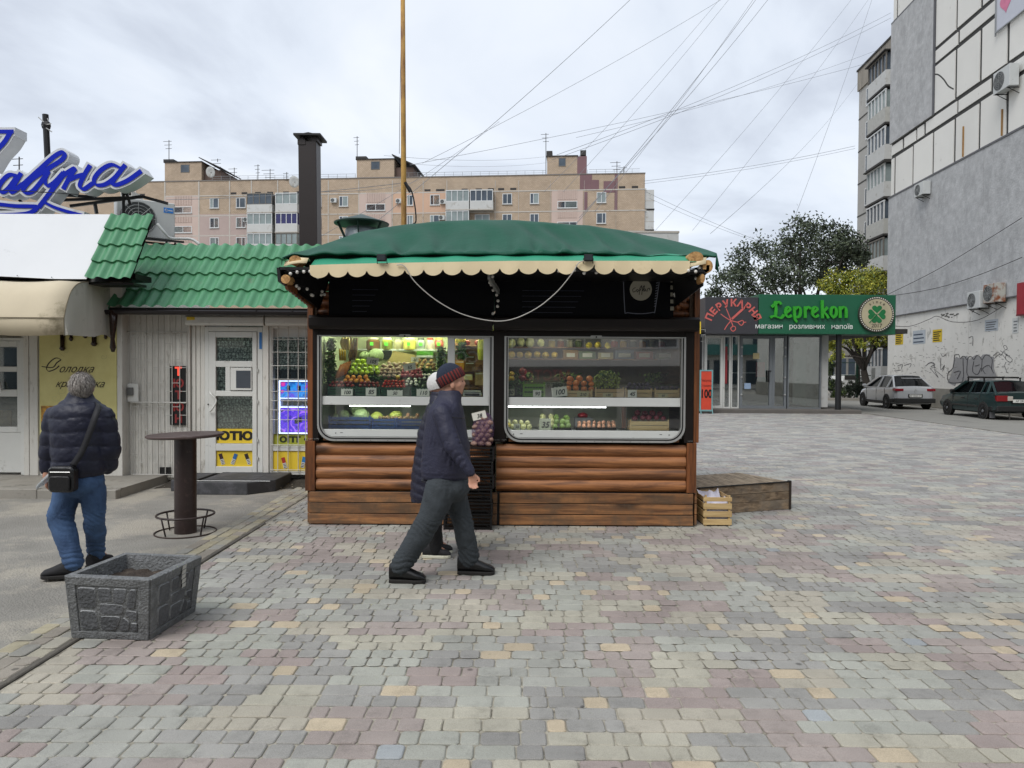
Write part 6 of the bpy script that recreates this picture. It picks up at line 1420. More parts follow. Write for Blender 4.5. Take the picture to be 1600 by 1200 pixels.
def loggia(px0, px1, k, depth=1.1, gl=fwin, panes=4, tone=wpan, opened=False, curtain=fgl):
 u0=fac(px0, 330)[0];u1=fac(px1, 330)[0];z0=z_row[k]-1.55
 p=lbox('balcony', tone, ap, u0, u1, -depth, -.0, z0, z0+1.05)
 lbox('balcony_slab', seam, p, u0-.05, u1+.05, -depth-.05, -.0, z0-.14, z0-.002)
 lbox('balcony_glass', curtain, p, u0+.05, u1-.05, -depth+.06, -.01, z0+1.05, z0+2.58)
 m=MB();[m.box(u, u+.09, -depth, -depth+.058, z0+1.051, z0+2.6)for u in[u0+(u1-u0-.09)*q/panes for q in range(panes+1)]];m.box(u0, u1, -depth-.005, -depth+.058, z0+2.5, z0+2.62);m.box(u0, u1, -depth-.005, -depth+.058, z0+1.051, z0+1.13);m.build('balcony_frame', gl, p, local=True)
violet=mat('violet_glass', '#2a2a5a', .2, .15)
oldf=mat('old_frame', '#6a6660', .7, .2)
for k in range(4):
 loggia(391, 430, k, gl=oldf if k==0 else fwin, panes=4, curtain=fgl if k==0 else fgl2)
 loggia(435, 469, k, curtain=violet if k==1 else fgl2, panes=4 if k else 3, gl=oldf if k==2 else fwin)
 loggia(698.5, 734.5, k, curtain=fgl2)
 if k!=1:loggia(736, 771.5, k, curtain=fgl, tone=wpan)
for(px, k)in((391, 0), (698.5, 0), (736, 0)):pass
fwindow(742, 765, z_row[1])
for k in range(4):
 zz0=z_row[k]-1.55;b_=lbox('balcony', wpan, ap, u_r+.005, u_r+1.25, .2, 3.2, zz0, zz0+2.55);lbox('balcony_slab', drk, b_, u_r+.005, u_r+1.32, .15, 3.25, zz0-.14, zz0-.002);lbox('ledge', seam, b_, u_r+.006, u_r+1.3, .18, 3.2, zz0+1.05, zz0+1.12)
m=MB()
for px in(8, 208, 222, 365, 382, 403, 422, 447, 468, 496, 668, 686, 690, 726, 748, 767, 783, 802, 972, 992):
 u, z=fac(px, 296.5+(px-600)*.0065);m.box(u-.42, u+.42, -.012, -.001, zp-1.95, zp-1.65)
m.build('attic_vents', drk, ap, local=True)
for(x0, x1, yt, l)in((257.5, 315, 254.5, 'l'), (557.5, 616, 250, 'm'), (855, 902, 245, 'r')):
 a, b=fac(x0, yt);c=fac(x1, yt)[0]
 p=lbox('stair_house', tan_, ap, a, c, -.02, 6, zp+.0, b);lbox('roof_cap', drk, p, a-.12, c+.12, -.15, 6.1, b, b+.12)
 lbox('side_wall', mat('rust_brown_side', '#5b4a42', .8, .25, 1)if l!='r' else purp, p, c, c+(2.6 if l!='r' else 1.3), .6 if l!='r' else-.02, 6, zp+.12, b-(1.0 if l!='r' else.01))
 um=(a+c)/2+(.0 if l!='l' else.3);hw=(c-a)*.12;zc_=(b+zp)/2+.5;m=MB();ring(m, rect(um-hw, um+hw, zc_-.6, zc_+.55), rect(um-hw+.08, um+hw-.08, zc_-.52, zc_+.47), -.06, -.021);w_=m.build('window', oldf, p, local=True);lbox('pane', fgl, w_, um-hw+.08, um+hw-.08, -.045, -.03, zc_-.52, zc_+.47)
 if l!='r':m=MB();m.add([(c-.3, -.3, b+.55), (c+3.0, -.3, b-1.0), (c+3.0, 6, b-1.0), (c-.3, 6, b+.55)], [(0, 1, 2, 3)]);m.build('canopy_sheet', drk, p, local=True, solid=.12)
 else:
  for uu in(a+.3, c+.8):lbox('roof_box', drk, p, uu-.4, uu+.4, .0, 1.2, b+.121, b+.8)
 if l!='r':lbox('roof_box', drk, p, a-.1, a+1.4, -.2, 1.0, b+.121, b+.45)
rm=MB()
for px in range(330, 1000, 14):
 if 556<px<632 or 853<px<918:continue
 u=fac(px, 270)[0];rm.box(u-.02, u+.02, .3, .34, zp+.1, zp+.75)
for(a, b)in((330, 555), (634, 853), (920, 1000)):rm.box(fac(a, 270)[0], fac(b, 270)[0], .31, .33, zp+.72, zp+.76);rm.box(fac(a, 270)[0], fac(b, 270)[0], .31, .33, zp+.42, zp+.45)
rm.build('roof_railing', mat('rail_grey', '#85888a', .6), ap, local=True)
def farac(px, py, l):
 p=onplane(px, py, A_, NV_)+NV_*.45;o=ac(l, tuple(p-Vector((0, 0, .3))), .85, .62, .4, rz=ang, parent_brk=False);return o
farac(522.5, 314, 'small air conditioner on the tan wall left of a top floor window, beside the chimney');farac(624, 315, 'small air conditioner on the peach panel just left of the rusty mast');farac(693, 316, 'small air conditioner at the right edge of the peach panel');farac(745, 325, 'air conditioner standing on the open balcony of the far block');farac(386.5, 344, 'small air conditioner beside the pink wall loggia');farac(691, 341, 'small air conditioner one floor under the peach panel, above the kiosk roof')
def antenna(px, yb, yt, l, k=1.0, d=104):
 a, b=at(px, yb, d), at(px, yt, d);o=thing('roof_antenna', l, 'antenna', tuple(a));m=MB();m.tube([a, b], .05*k, 5);m.build('mast', drk, o)
 m=MB();r_=RN.uniform(.5, 1.2)
 for q in range(3):z=b.z-.2-.5*q;m.tube([(a.x-r_*(1-.2*q), a.y, z), (a.x+r_*.5, a.y, z+.05)], .03*k, 4)
 m.build('rods', drk, o)
for(px, yb, yt, l)in((264, 252, 219, 'tall thin antenna above the left stair house'), (558, 248, 213, 'tall thin antenna at the left of the middle stair house'), (853, 272, 208, 'tallest antenna standing left of the right stair house'), (366, 280, 262, 'short antenna between the left stair house and the loggias'), (403, 280, 257, 'middle antenna over the pink wall loggias'), (422, 280, 264, 'short antenna left of the brown chimney'), (448, 280, 269, 'lowest antenna beside the satellite dish'), (340, 253, 248, 'stubby antenna by the rust brown shed'), (964, 270, 252, 'short antenna near the right end of the roof'), (975, 270, 260, 'crooked antenna at the right end of the roof')):antenna(px, yb, yt, l)
antenna(30, 268, 245, 'thin antenna seen between the script letters', 1, 60)
def dish(px, py, l, r=.75):
 c=at(px, py, 103);o=thing('satellite_dish', l, 'satellite dish', tuple(c));m=MB();m.lathe([(.001, 0), (r*.5, .04), (r, .16), (r*.98, .18), (r*.5, .07), (.001, .03)], n=20, M=T(*c)@RZ(-.3)@RX(math.pi/2+.25));m.build('reflector', wpan, o, smooth=True);m=MB();m.beam(c, c+Vector((.2, -.7, -.3)), .05);m.beam(c+Vector((0, .1, 0)), (c.x, c.y+.1, zp), .08);m.build('arm', drk, o)
dish(330, 269, 'white satellite dish on the rust brown shed of the left stair house');dish(460.5, 284, 'white satellite dish on the parapet left of the chimney', .8)
c, d=at(1033, 400, 60), at(1060.5, 361, 60);fb=thing('white_building', 'small white flat building end peeking above the right slope of the kiosk roof', 'building', (c.x, 60, 0))
m=MB();m.box(c.x-3, d.x, 60, 66, 0, d.z-.15);m.build('wall', wpan, fb);m=MB();m.box(c.x-3, d.x+.05, 59.95, 66, d.z-.149, d.z);m.build('roof_edge', seam, fb)
# ================= panel building on the right =================
RB0=Vector((20.324, 39.65, 0));RD=Vector((-.0728, -.99735, 0));RN_=Vector((-.99735, .0728, 0));ra=math.atan2(RD.y, RD.x)
rb=thing('panel_building', 'tall white panel building with grey rendered patches, graffiti and air conditioners beside the road', 'building', tuple(RB0), ra)
RI=W(rb).inverted()
def rw(px, py, off=0.0):
 p=RI@onplane(px, py, RB0+RN_*off, RN_);return p.x, p.z
def rwf(off):
 def f(u, v, l):p=RI@onplane(u, v, RB0, RN_);return(p.x, -off-l, p.z)
 return f
dseam=mat('dark_joint', '#3c3c3b', .9, .2, 3)
wpl=mat('white_wall_panel', '#d6d5d0', .75, .04, .5, spot='#8f8d86', spot_t=.69, sscale=1.6, rnd=.03, bump=.2, bscale=30)
grr=mat('grey_render', '#9fa0a1', .9, .06, 3.2, c2='#b4b5b6', bump=.7, bscale=14, spot='#999a9b', spot_t=.58, sscale=1.6, streak=(1, 1, .6))
lowm=mat('dirty_white_wall', '#d0cec8', .8, .06, .8, spot='#817e75', spot_t=.63, sscale=2.2, bump=.3, bscale=20, streak=(1, 1, .7))
lbox('core', dseam, rb, -.1, 34, .0, 14, 0, 28.5)
x0=-.14
for i in range(8):
 a=x0+i*2.3*(1 if i else 1);lbox('panel', lowm, rb, x0+i*2.0+.012, x0+i*2.0+1.99, -.05, -.001, .9, 4.6)
lbox('panel', lowm, rb, x0+16.02, 34, -.05, -.001, .9, 4.6)
lbox('plinth', mat('plinth_concrete', '#85827a', .9, .2, 2), rb, x0, 34, -.14, -.001, 0, .9)
for(a, b)in((-.16, 8.9), (8.915, 20), (20.01, 34)):lbox('grey_panel', grr, rb, a, b, -.12, -.002, 4.6, 11.0)
lbox('flashing', mat('flashing', '#55565a', .5), rb, -.2, 34, -.15, -.121, 10.96, 11.04);lbox('flashing', mat('flashing', '#55565a', .5), rb, -.2, 34, -.15, -.121, 4.57, 4.62)
lbox('grey_panel', grr, rb, -.16, 4.45, -.12, -.002, 13.87, 20.3);lbox('flashing', mat('flashing', '#55565a', .5), rb, -.16, 4.45, -.13, -.121, 20.26, 20.33);lbox('flashing', mat('flashing', '#55565a', .5), rb, 4.451, 4.5, -.13, -.0, 13.87, 20.3)
rj=lambda:RN.uniform(.07, .11)
def wp(u0, u1, z0, z1):lbox('panel', wpl, rb, u0+rj(), u1-rj(), -.04, -.001, z0+rj(), z1-rj())
ul=[-.16, .35, 2.4, 4.45, 6.4, 8.4, 10.35, 12.4, 14.4, 16.4, 18.4]
for i in range(10):wp(ul[i], ul[i+1], 11.0, 13.13)
us=[-.16, 1.3, 2.75, 3.6, 6.6, 9.55, 12.5, 15.5, 18.5]
for i in range(8):wp(us[i]+(.12 if i==5 else 0), us[i+1]-(.3 if i in(4, )else 0), 13.13, 13.85)
for z0, z1 in((13.85, 16.2), (16.95, 19.3), (20.05, 22.4), (23.1, 25.4)):
 for i in range(10):
  if ul[i+1]<4.5 and z0<20:continue
  wp(ul[i], ul[i+1], z0, z1)
for z0 in(16.2, 19.3, 22.4):
 for i in range(8):
  if us[i+1]<4.5 and z0<20:continue
  wp(max(us[i], 4.45)if z0<20 else us[i], us[i+1], z0, z0+.72)
m=MB();strokes(m, [[(1462, 116), (1468, 117), (1476, 124), (1483, 134), (1491, 139)]], rwf(.042), 2.4, thin=1);m.build('sealed_crack', dseam, rb, local=True)
for(a, b)in(((1507, 198), (1507, 245)), ((1568, 171), (1568, 212))):
 u, z0=rw(*b);z1=rw(*a)[1];lbox('rusty_pipe', mat('rust_pipe', '#8d6a3a', .7), rb, u-.02, u+.02, -.1, -.041, z0, z1)
gsil, gblk=mat('silver_paint', '#8c8c8d', .5, .06), mat('black_spray', '#3a3a3e', .7)
m=MB();gl_=[[(1490, 597), (1497, 580), (1500, 562), (1503, 575), (1500, 594)], [(1508, 592), (1507, 568), (1512, 563)], [(1516, 590), (1516, 565)], [(1526, 588), (1524, 566), (1530, 562), (1532, 582)], [(1538, 586), (1539, 562), (1545, 560)], [(1549, 584), (1549, 561)], [(1540, 592), (1548, 578), (1553, 588)]]
strokes(m, gl_, rwf(.054), 13, thin=1, sm=3, lift=.001);m.build('graffiti_fill', gsil, rb, local=True)
m=MB();strokes(m, [[(1494, 554.5), (1500, 554), (1503, 560), (1506, 557), (1510, 557), (1513, 562), (1517, 557), (1521, 558), (1524, 562), (1529, 555), (1534, 558), (1537, 562), (1542, 555), (1548, 556), (1553, 562), (1552, 575), (1555, 583)], [(1494, 554.5), (1491, 575), (1484, 582), (1483, 592), (1488, 598), (1505, 597), (1507, 590)], [(1507, 560), (1508, 590)], [(1514, 562), (1513, 582), (1516, 588)], [(1493, 582), (1503, 580), (1498, 592)], [(1524, 565), (1522, 580), (1530, 585), (1535, 575)], [(1537, 563), (1536, 580)], [(1542, 584), (1538, 576), (1548, 571), (1555, 583)], [(1526, 572), (1533, 570)]], rwf(.064), 1.1, thin=.7, sm=3)
strokes(m, [[(1554, 556), (1562, 550), (1566, 556), (1571, 548), (1574, 555), (1580, 556)], [(1556, 560), (1566, 553), (1574, 561)], [(1572, 545), (1570, 541), (1574, 540), (1576, 545), (1572, 547)], [(1565, 548), (1578, 556), (1584, 562), (1580, 566), (1573, 560), (1576, 553)], [(1574, 566), (1572, 572), (1576, 582)], [(1404, 572), (1412, 569), (1410, 576)], [(1415, 571), (1425, 568), (1424, 573)], [(1400, 580), (1410, 578)], [(1452, 568), (1460, 566), (1462, 575)], [(1455, 575), (1468, 590), (1462, 578), (1475, 588)], [(1448, 572), (1455, 567), (1463, 569), (1456, 573), (1464, 574)], [(1472, 560), (1472, 578), (1478, 570), (1475, 580)], [(1519, 486), (1524, 485), (1521, 488)], [(1472, 552), (1475, 557), (1480, 554)], [(1516, 528), (1522, 526), (1522, 540)]], rwf(.0525), .9, thin=.7, sm=3)
m.build('graffiti_lines', gblk, rb, local=True)
rs=random.Random(8);m=MB();sc_=[]
for k in range(250):
 a, b=rs.uniform(1396, 1598), rs.gauss(572, 15)if rs.random()<.8 else rs.uniform(500, 600)
 if b>612:continue
 s=rs.uniform(.8, 2.6);sc_.append([(a, b), (a+s*rs.uniform(-1, 1.5), b-s*rs.uniform(-.4, 1)), (a+s*1.3, b+s*rs.uniform(-.6, .6))])
strokes(m, sc_, rwf(.0512), .55, thin=.7, sm=2, lift=.00002);m.build('wall_scribbles', mat('faded_scribble', '#6d6a66', .8), rb, local=True)
m=MB()
for k in range(26):a, b=rs.uniform(1470, 1498), 493+rs.gauss(0, 1.6);s=rs.uniform(1, 3);strokes(m, [[(a, b), (a+s, b-.8)]], rwf(.0515), 1.6, sm=0, thin=1, lift=.0001*(k+1))
m.build('soot_marks', mat('soot', '#4c4a46', .9), rb, local=True)
def poster(x0, x1, y0, y1, mt, lbl, lines=5, lc='#2a2410', name='poster'):
 a, z0=rw(x0, y1);b, z1=rw(x1, y0);o=thing(name, lbl, 'poster', tuple(W(rb)@Vector((a, -.06, z0))), ra)
 m=MB();m.box(0, b-a, .0, .004, 0, z1-z0);m.build('sheet', mt, o, local=True);m=MB();h=z1-z0
 for q in range(lines):z=h*(.1+.82*q/lines);m.box(.08, (b-a)*rs.uniform(.7, .92), -.002, -.0005, z, z+h*.09)
 m.build('print_lines', mat('print'+lc[1:], lc, .7), o, local=True)
ylp=mat('yellow_poster', '#c9ac20', .6, .08)
poster(1400.5, 1413, 520, 539, ylp, 'yellow poster with black lines nearest to the green shop sign');poster(1459, 1474, 514, 535, ylp, 'yellow poster with black lines right of the blue and white sheet')
poster(1428, 1448, 515, 538, mat('pale_poster', '#a9b0b6', .7, .1), 'pale sheet with smeared dark blue lettering between the yellow posters', 3, '#27364a');poster(1541, 1562, 498, 518, mat('pale_poster', '#a9b0b6', .7, .1), 'white notice with grey text under the two air conditioners', 4, '#5a5d60');poster(1584, 1594, 496, 521, mat('white_poster', '#c0c2c0', .7), 'tall narrow white notice beside the red sign', 4, '#6d7072')
a, z0=rw(1561, 56);b=a+4.2
bn=thing('heart_banner', 'white banner with hand painted letters and a pink heart high on the panel wall', 'banner', tuple(W(rb)@Vector((a, -.12, z0+.1))), ra)
m=MB();m.box(0, 4.4, 0, .03, .08, 3.2);m.build('sheet', mat('banner_cloth', '#b9bcc6', .7, .04), bn, local=True);m=MB();m.beam((0, -.02, -.12), (0, -.02, 3.2), .05);m.beam((0, -.03, -.0), (4.2, -.03, .08), .04);m.build('banner_frame', mat('rail_grey', '#85888a', .6), bn, local=True)
m=MB();m.prism([(.25+.42+.42*(16*math.sin(t)**3)/16, .95+.42*(13*math.cos(t)-5*math.cos(2*t)-2*math.cos(3*t)-math.cos(4*t))/16)for t in[q*math.pi/12 for q in range(24)]], -.012, -.001);m.build('heart', mat('pink_heart', '#c4708e', .6), bn, local=True)
for(t_, x_, z_, h_)in(('Ак РЕМ', .2, 1.75, .55), ('ВО', 1.75, .95, .42)):text(t_, None, h_, mat('ink', '#15151a', .7), bn, M=W(bn)@T(x_, -.006, z_)@RX(math.pi/2), align='LEFT', shear=.25, sx=1)
def wac(px, py, l, w_, h_, rust=False, off=.45):
 u, z=rw(px, py);ac(l, tuple(W(rb)@Vector((u, -.05-off, z))), w_, h_, .35, rz=ra, rust=rust)
wac(1452, 306, 'white air conditioner alone high on the grey render', .9, .62);wac(1585, 141, 'large white air conditioner on a bracket among the white panels', 1.1, .85)
wac(1540, 482, 'white air conditioner left of the rust stained one under the grey render', .95, .7);wac(1566.5, 473, 'rust stained air conditioner beside the red sign', .95, .75, True)
u, z=rw(1596.5, 494);rsn=thing('red_sign', 'dark red wall sign cut by the right edge of the photo', 'sign', tuple(W(rb)@Vector((u, -.1, z))), ra)
m=MB();m.box(0, 4, -.1, 0, 0, 1.25);m.build('sign_box', mat('dark_red', '#8e1c2c', .4), rsn, local=True);m=MB();m.box(.0, 4, -.112, -.101, .0, .06);m.build('sign_edge', mat('dark_red_edge', '#5e1020', .4), rsn, local=True)
for(pts, lbl)in(([(1390, 463), (1470, 424), (1540, 383), (1610, 340)], 'thin cable rising to the right across the grey render, the upper one'), ([(1390, 464), (1470, 451), (1540, 430), (1610, 402)], 'thin cable crossing the grey render, the lower one'), ([(1395, 508), (1430, 510), (1462, 499), (1475, 494), (1500, 503), (1540, 500), (1580, 478)], 'cable sagging over the dirty white wall to the air conditioners')):
 m=MB();m.tube([W(rb)@Vector((q[0], -.3, q[1]))for q in[rw(*p)for p in[(s.x, s.y)for s in smooth_path(pts, 4)]]], .014, 4);tag(m.build('wall_cable', drk), lbl, 'cable')
FD=Vector((-.0728, -.99735, 0));F0=Vector((30.0, 64.4, 0));fb2=thing('far_block', 'nine storey block with stacked glazed loggias behind the panel building', 'building', tuple(F0), ra)
lbox('wall', mat('far_panel', '#a3a29e', .8, .08, .4, spot='#85837e', spot_t=.62, sscale=.8), fb2, 0, 22, 0, 12, 0, 26.0);lbox('attic', mat('streaked_attic', '#8a847a', .85, .3, 2, stretch=(3, 3, .2)), fb2, -.1, 22, -.12, 12, 26.0, 27.7)
lbox('roof_edge', drk, fb2, -.15, 22, -.2, 12, 27.7, 27.85)
for k in range(9):
 z=24.1-2.8*k
 if z<1:break
 m=MB();ring(m, rect(1.6, 3.4, z, z+1.5), rect(1.7, 3.3, z+.1, z+1.4), -.05, -.0);w_=m.build('window', fwin, fb2, local=True);lbox('pane', fgl, w_, 1.7, 3.3, -.02, -.001, z+.1, z+1.4)
 lbox('seam', dseam, fb2, 0, 3, -.03, -.001, z-.62, z-.52)
 t_=(wpan, mat('grey_corrugated', '#a5a5a0', .7, .1), wpan)[k%3]
 p=lbox('balcony', t_, fb2, 5.2, 8.5, -1.3, -.001, z-.75, z+.4);lbox('balcony_slab', drk, p, 5.1, 8.6, -1.36, -.001, z-.9, z-.752)
 fr_=oldf if k in(0, 5)else fwin;lbox('balcony_glass', fgl2 if k%2 else fgl, p, 5.3, 8.4, -1.22, -.001, z+.4, z+1.75);m=MB()
 for q in range(6):m.box(5.2+3.2*q/5, 5.3+3.2*q/5, -1.3, -1.22, z+.4, z+1.75)
 for q in range(3):m.box(5.19, 5.28, -1.3+.6*q, -1.22+.6*q, z+.4, z+1.75);m.box(8.42, 8.51, -1.3+.6*q, -1.22+.6*q, z+.4, z+1.75)
 m.box(5.18, 8.52, -1.31, -1.2, z+1.7, z+1.8);m.build('balcony_frame', fr_, p, local=True)
 if k in(0, 3):lbox('balcony_roof', drk, p, 5.0, 8.7, -1.5, -.001, z+1.8, z+1.88)
lbox('side_post', dseam, fb2, 4.9, 5.05, -.03, -.001, 0, 26)
# ================= drinks shop and hairdresser =================
YP=29.6
lp=thing('corner_shop', 'low glazed shop with dark hairdresser sign and green drinks sign', 'shop', (at(1190, 600, YP).x, YP, .15))
PXX=lambda q:at(q, 600, YP).x
PZ=lambda q:at(1230, q, YP).z
def pb(nm, mt, par, a, b, y0, y1, d0, d1, bev=0.0):m=MB();m.box(PXX(a), PXX(b), YP+d0, YP+d1, PZ(y1), PZ(y0));return m.build(nm, mt, par, bevel=bev)
stg=mat('shop_step', '#5f5b57', .85, .12, 2);gfr=mat('grey_frame', '#6f7478', .4, .05);pgl=glassmat('dark_shop_glass', refl=.16)
m=MB();m.box(at(1060, 0, 28.7).x, at(1357, 0, 28.7).x, 28.75, 42, -.05, .15);so_=m.build('step', stg, lp, bevel=.02)
lbase=.15
pb('back_room', mat('shop_inside', '#3a3f3d', .8, .4, .8), lp, 1088, 1284, 518, 634, 3, 3.1);pb('side_wall', wpan, lp, 1284, 1294.5, 522, 636, .05, 3.2);pb('roof', drk, lp, 1060, 1398, 515, 522, -.9, 7);m=MB();m.box(PXX(1060), PXX(1294), YP+3.15, YP+9, .15, PZ(522));m.build('rear', wpan, lp)
m=MB();m.box(PXX(1062), PXX(1099), YP-.0, YP+.3, .15, PZ(522));m.build('side_wall', wpan, lp)
pb('lintel', gfr, lp, 1098, 1284, 518.5, 525, -.0, .12)
def pwin(a, b, fm, y1=633, t=3.0, inner=None, dr=True):
 f_=MB();u0, u1, z0, z1=PXX(a), PXX(b), lbase+.001, PZ(525);w_=t*YP/F;ring(f_, rect(u0, u1, z0, z1), rect(u0+w_, u1-w_, z0+w_, z1-w_), -.05+YP, .08+YP);o=f_.build('door' if dr else 'window', fm, lp)
 m=MB();m.box(u0+w_, u1-w_, YP+.0, YP+.012, z0+w_, z1-w_);m.build('pane', pgl, o);return o
pwin(1100, 1129, frm, t=4);pwin(1129.5, 1141, frm, t=2.2);pwin(1142, 1154, frm, t=1.5, dr=False);d_=pwin(1155, 1206, gfr, t=4.5);pwin(1206.3, 1228, gfr, t=3.5);pwin(1230, 1282, gfr, t=1.8, dr=False)
m=MB()
for(a, y)in((1158, 543), (1158, 557), (1158, 590), (1158, 617), (1225.5, 543), (1225.5, 557), (1225.5, 590), (1225.5, 617)):m.ball((PXX(a), YP-.06, PZ(y)), .045, 6, 4)
m.build('hinges', alu, d_)
m=MB();m.beam((PXX(1199), YP-.1, PZ(579)), (PXX(1199), YP-.1, PZ(597)), .05);m.beam((PXX(1199), YP-.1, PZ(580)), (PXX(1204), YP-.05, PZ(580)), .04);m.build('door_handle', blk, d_)
pb('round_sticker', mat('beige_sticker', '#b5a77c', .6), d_, 1176, 1186, 552, 561, -.006, -.001);pb('notice', mat('blue_notice', '#8fa5c0', .6), d_, 1163, 1173, 599, 608, -.006, -.001)
pb('inner_column', wpan, lp, 1252, 1272, 535, 632, .8, .9);pb('shelf', wpan, lp, 1163, 1200, 582, 584, 1.5, 1.8);pb('red_strip', mat('red_strip', '#8a2a30', .6), lp, 1132, 1136, 542, 600, -.008, -.002);pb('red_shelf', mat('red_shelf', '#7e2a30', .7), lp, 1209, 1222, 565, 590, 2, 2.2)
mcol=MB();mcol.lathe([(.11, .15), (.11, PZ(520))], (at(1318.5, 0, 28.95).x, 28.95, 0), 16);mcol.build('column', mat('black_column', '#17181a', .45), lp, smooth=True, auto=40)
def sgn(nm, lbl, mt, a, b, y0, y1, dpt=1.0):
 YG=28.6;o=thing(nm, lbl, 'sign', (at(a, 0, YG).x, YG, at(a, y1, YG).z));A2, B2=at(a, y1, YG), at(b, y0, YG);m=MB();m.box(A2.x, B2.x, YG, YG+dpt, A2.z, B2.z);m.build('sign_box', mt, o, bevel=.01);return o, YG
o, YG=sgn('green_shop_sign', 'wide green sign with bright green blackletter name and shamrock medallion', mat('sign_green', '#17593f', .45, .04), 1185.3, 1400, 461, 521.5)
GS=lambda u, v, l:tuple(at(1080+u/4.706, 440+v/4.706, YG)[i]if i!=1 else YG-l for i in range(3))
LB=[[(580, 262), (600, 255), (628, 262), (655, 268), (672, 250)], [(612, 150), (618, 200), (615, 255)], [(590, 185), (612, 165), (640, 150), (652, 165)], [(690, 200), (688, 240), (705, 262), (728, 252)], [(690, 205), (706, 188), (722, 205), (695, 228)], [(752, 190), (755, 270), (768, 296)], [(757, 205), (780, 188), (796, 205), (794, 245), (775, 264), (757, 255)], [(830, 190), (832, 262)], [(834, 205), (855, 188), (868, 200)], [(886, 200), (884, 240), (902, 262), (925, 250)], [(886, 205), (904, 188), (920, 205), (892, 228)], [(955, 145), (958, 265)], [(960, 225), (990, 195)], [(962, 222), (985, 245), (998, 266)], [(1022, 200), (1018, 240), (1035, 264)], [(1022, 200), (1040, 188), (1056, 205), (1056, 245), (1036, 264)], [(1084, 190), (1086, 262)], [(1088, 205), (1112, 188), (1128, 205), (1130, 262)]]
m=MB();strokes(m, LB, GS, 21, pen=math.radians(20), thin=.5, depth=.08, lift=.002, sm=3);m.v=[(x, y-.1, z)for x, y, z in m.v];m.build('blackletter_name', mat('bright_green_letter', '#2f9a26', .35), o)
text('магазин   розливних   напоїв', (at(1263, 0, YG).x, YG-.01, at(1263, 513.5, YG).z), .19, mat('sign_letter_white', '#dfe3df', .4), o, sx=1.04, ext=.004)
m=MB();cc=at(1367.5, 491.5, YG);Rr=27.5*YG/F;m.lathe([(.001, 0), (Rr, 0), (Rr, .12), (.001, .12)], n=40, M=T(cc.x, YG, cc.z)@RX(math.pi/2));md=m.build('medallion', mat('medallion_rim', '#3c3a34', .4), o, smooth=True, auto=40)
m=MB();m.lathe([(.001, 0), (Rr*.86, 0), (Rr*.86, .01), (.001, .01)], n=40, M=T(cc.x, YG-.12, cc.z)@RX(math.pi/2));m.build('medallion_face', mat('medallion_cream', '#b8b093', .35, .1, 1.5, metal=.3), md, smooth=True, auto=40)
m=MB();[m.ball((cc.x+Rr*.93*math.cos(q*math.pi/24), YG-.125, cc.z+Rr*.93*math.sin(q*math.pi/24)), .026, 6, 4)for q in range(48)];m.build('rim_beads', mat('bead_white', '#cfccc0', .4), md)
m=MB();k_=Rr*.3
for q in range(4):
 a=math.pi/4*0+q*math.pi/2+math.pi/2;R2=T(cc.x, YG-.132, cc.z)@RY(-a+math.pi/2)
 m.prism([(k_*.95*math.sin(t)**3, k_*.12+k_*.9*(1+(13*math.cos(t)-5*math.cos(2*t)-2*math.cos(3*t)-math.cos(4*t))/17))for t in[j*math.pi/10 for j in range(20)]], -.008-.001*q, 0, M=R2)
m.beam((cc.x, YG-.14, cc.z), (cc.x-k_*1.4, YG-.14, cc.z-k_*1.6), .03);m.build('shamrock', mat('shamrock_green', '#176b3a', .4), md)
for i, ch in enumerate('since'):a=math.radians(125-17.5*i);text(ch, None, .13, drk, md, M=T(cc.x+Rr*.62*math.cos(a), YG-.134, cc.z+Rr*.62*math.sin(a))@RX(math.pi/2)@RZ(a-math.pi/2), ext=.003)
text('2017', (cc.x, YG-.134, cc.z-Rr*.74), .15, drk, md, ext=.003)
o, _=sgn('hairdresser_sign', 'dark grey sign with pink word ПЕРУКАРНЯ arched over scissors and comb', mat('sign_dark_grey', '#35353a', .5, .04), 1101.5, 1185, 464.5, 521.5)
sal=mat('salmon_letter', '#c4605a', .5);C2=at(1145.5, 512, YG);R3=36*YG/F
for i, ch in enumerate('ПЕРУКАРНЯ'):a=math.radians(154-16*i);text(ch, None, .27, sal, o, M=T(C2.x+R3*1.0*math.cos(a), YG-.006, C2.z+R3*.93*math.sin(a))@RX(math.pi/2)@RZ((a-math.pi/2)*1.05), ext=.004, bold=.05)
m=MB();strokes(m, [[(218, 238), (250, 262), (290, 285), (345, 300)], [(258, 200), (275, 240), (292, 285), (308, 330)], [(380, 200), (300, 275)], [(372, 205), (340, 232)], [(290, 290), (265, 320), (245, 352)], [(340, 298), (358, 292), (378, 285), (384, 305), (368, 322), (350, 308), (345, 298)], [(384, 300), (402, 298)], [(305, 328), (290, 345), (305, 365), (325, 352), (322, 332), (306, 328)]], GS, 7, thin=.8, sm=3, lift=.001);strokes(m, [[(378, 203), (302, 272)]], GS, 16, thin=1, sm=0, lift=.012);m.build('scissors_and_comb', sal, o)
ts=at(1098, 500, 28.3);o=thing('small_black_sign', 'small black sign with yellow rim half hidden behind the kiosk post', 'sign', tuple(ts));m=MB();m.box(ts.x-.5, at(1101, 0, 28.3).x, 28.3, 28.35, at(1098, 522, 28.3).z, at(1098, 502, 28.3).z);m.build('panel', blk, o);m=MB();a, b, c, d=ts.x-.5, at(1100.6, 0, 28.3).x, at(1098, 521.5, 28.3).z, at(1098, 502.5, 28.3).z;ring(m, rect(a, b, c, d), rect(a+.04, b-.04, c+.04, d-.04), 28.285, 28.299);m.build('rim', ysm, o)
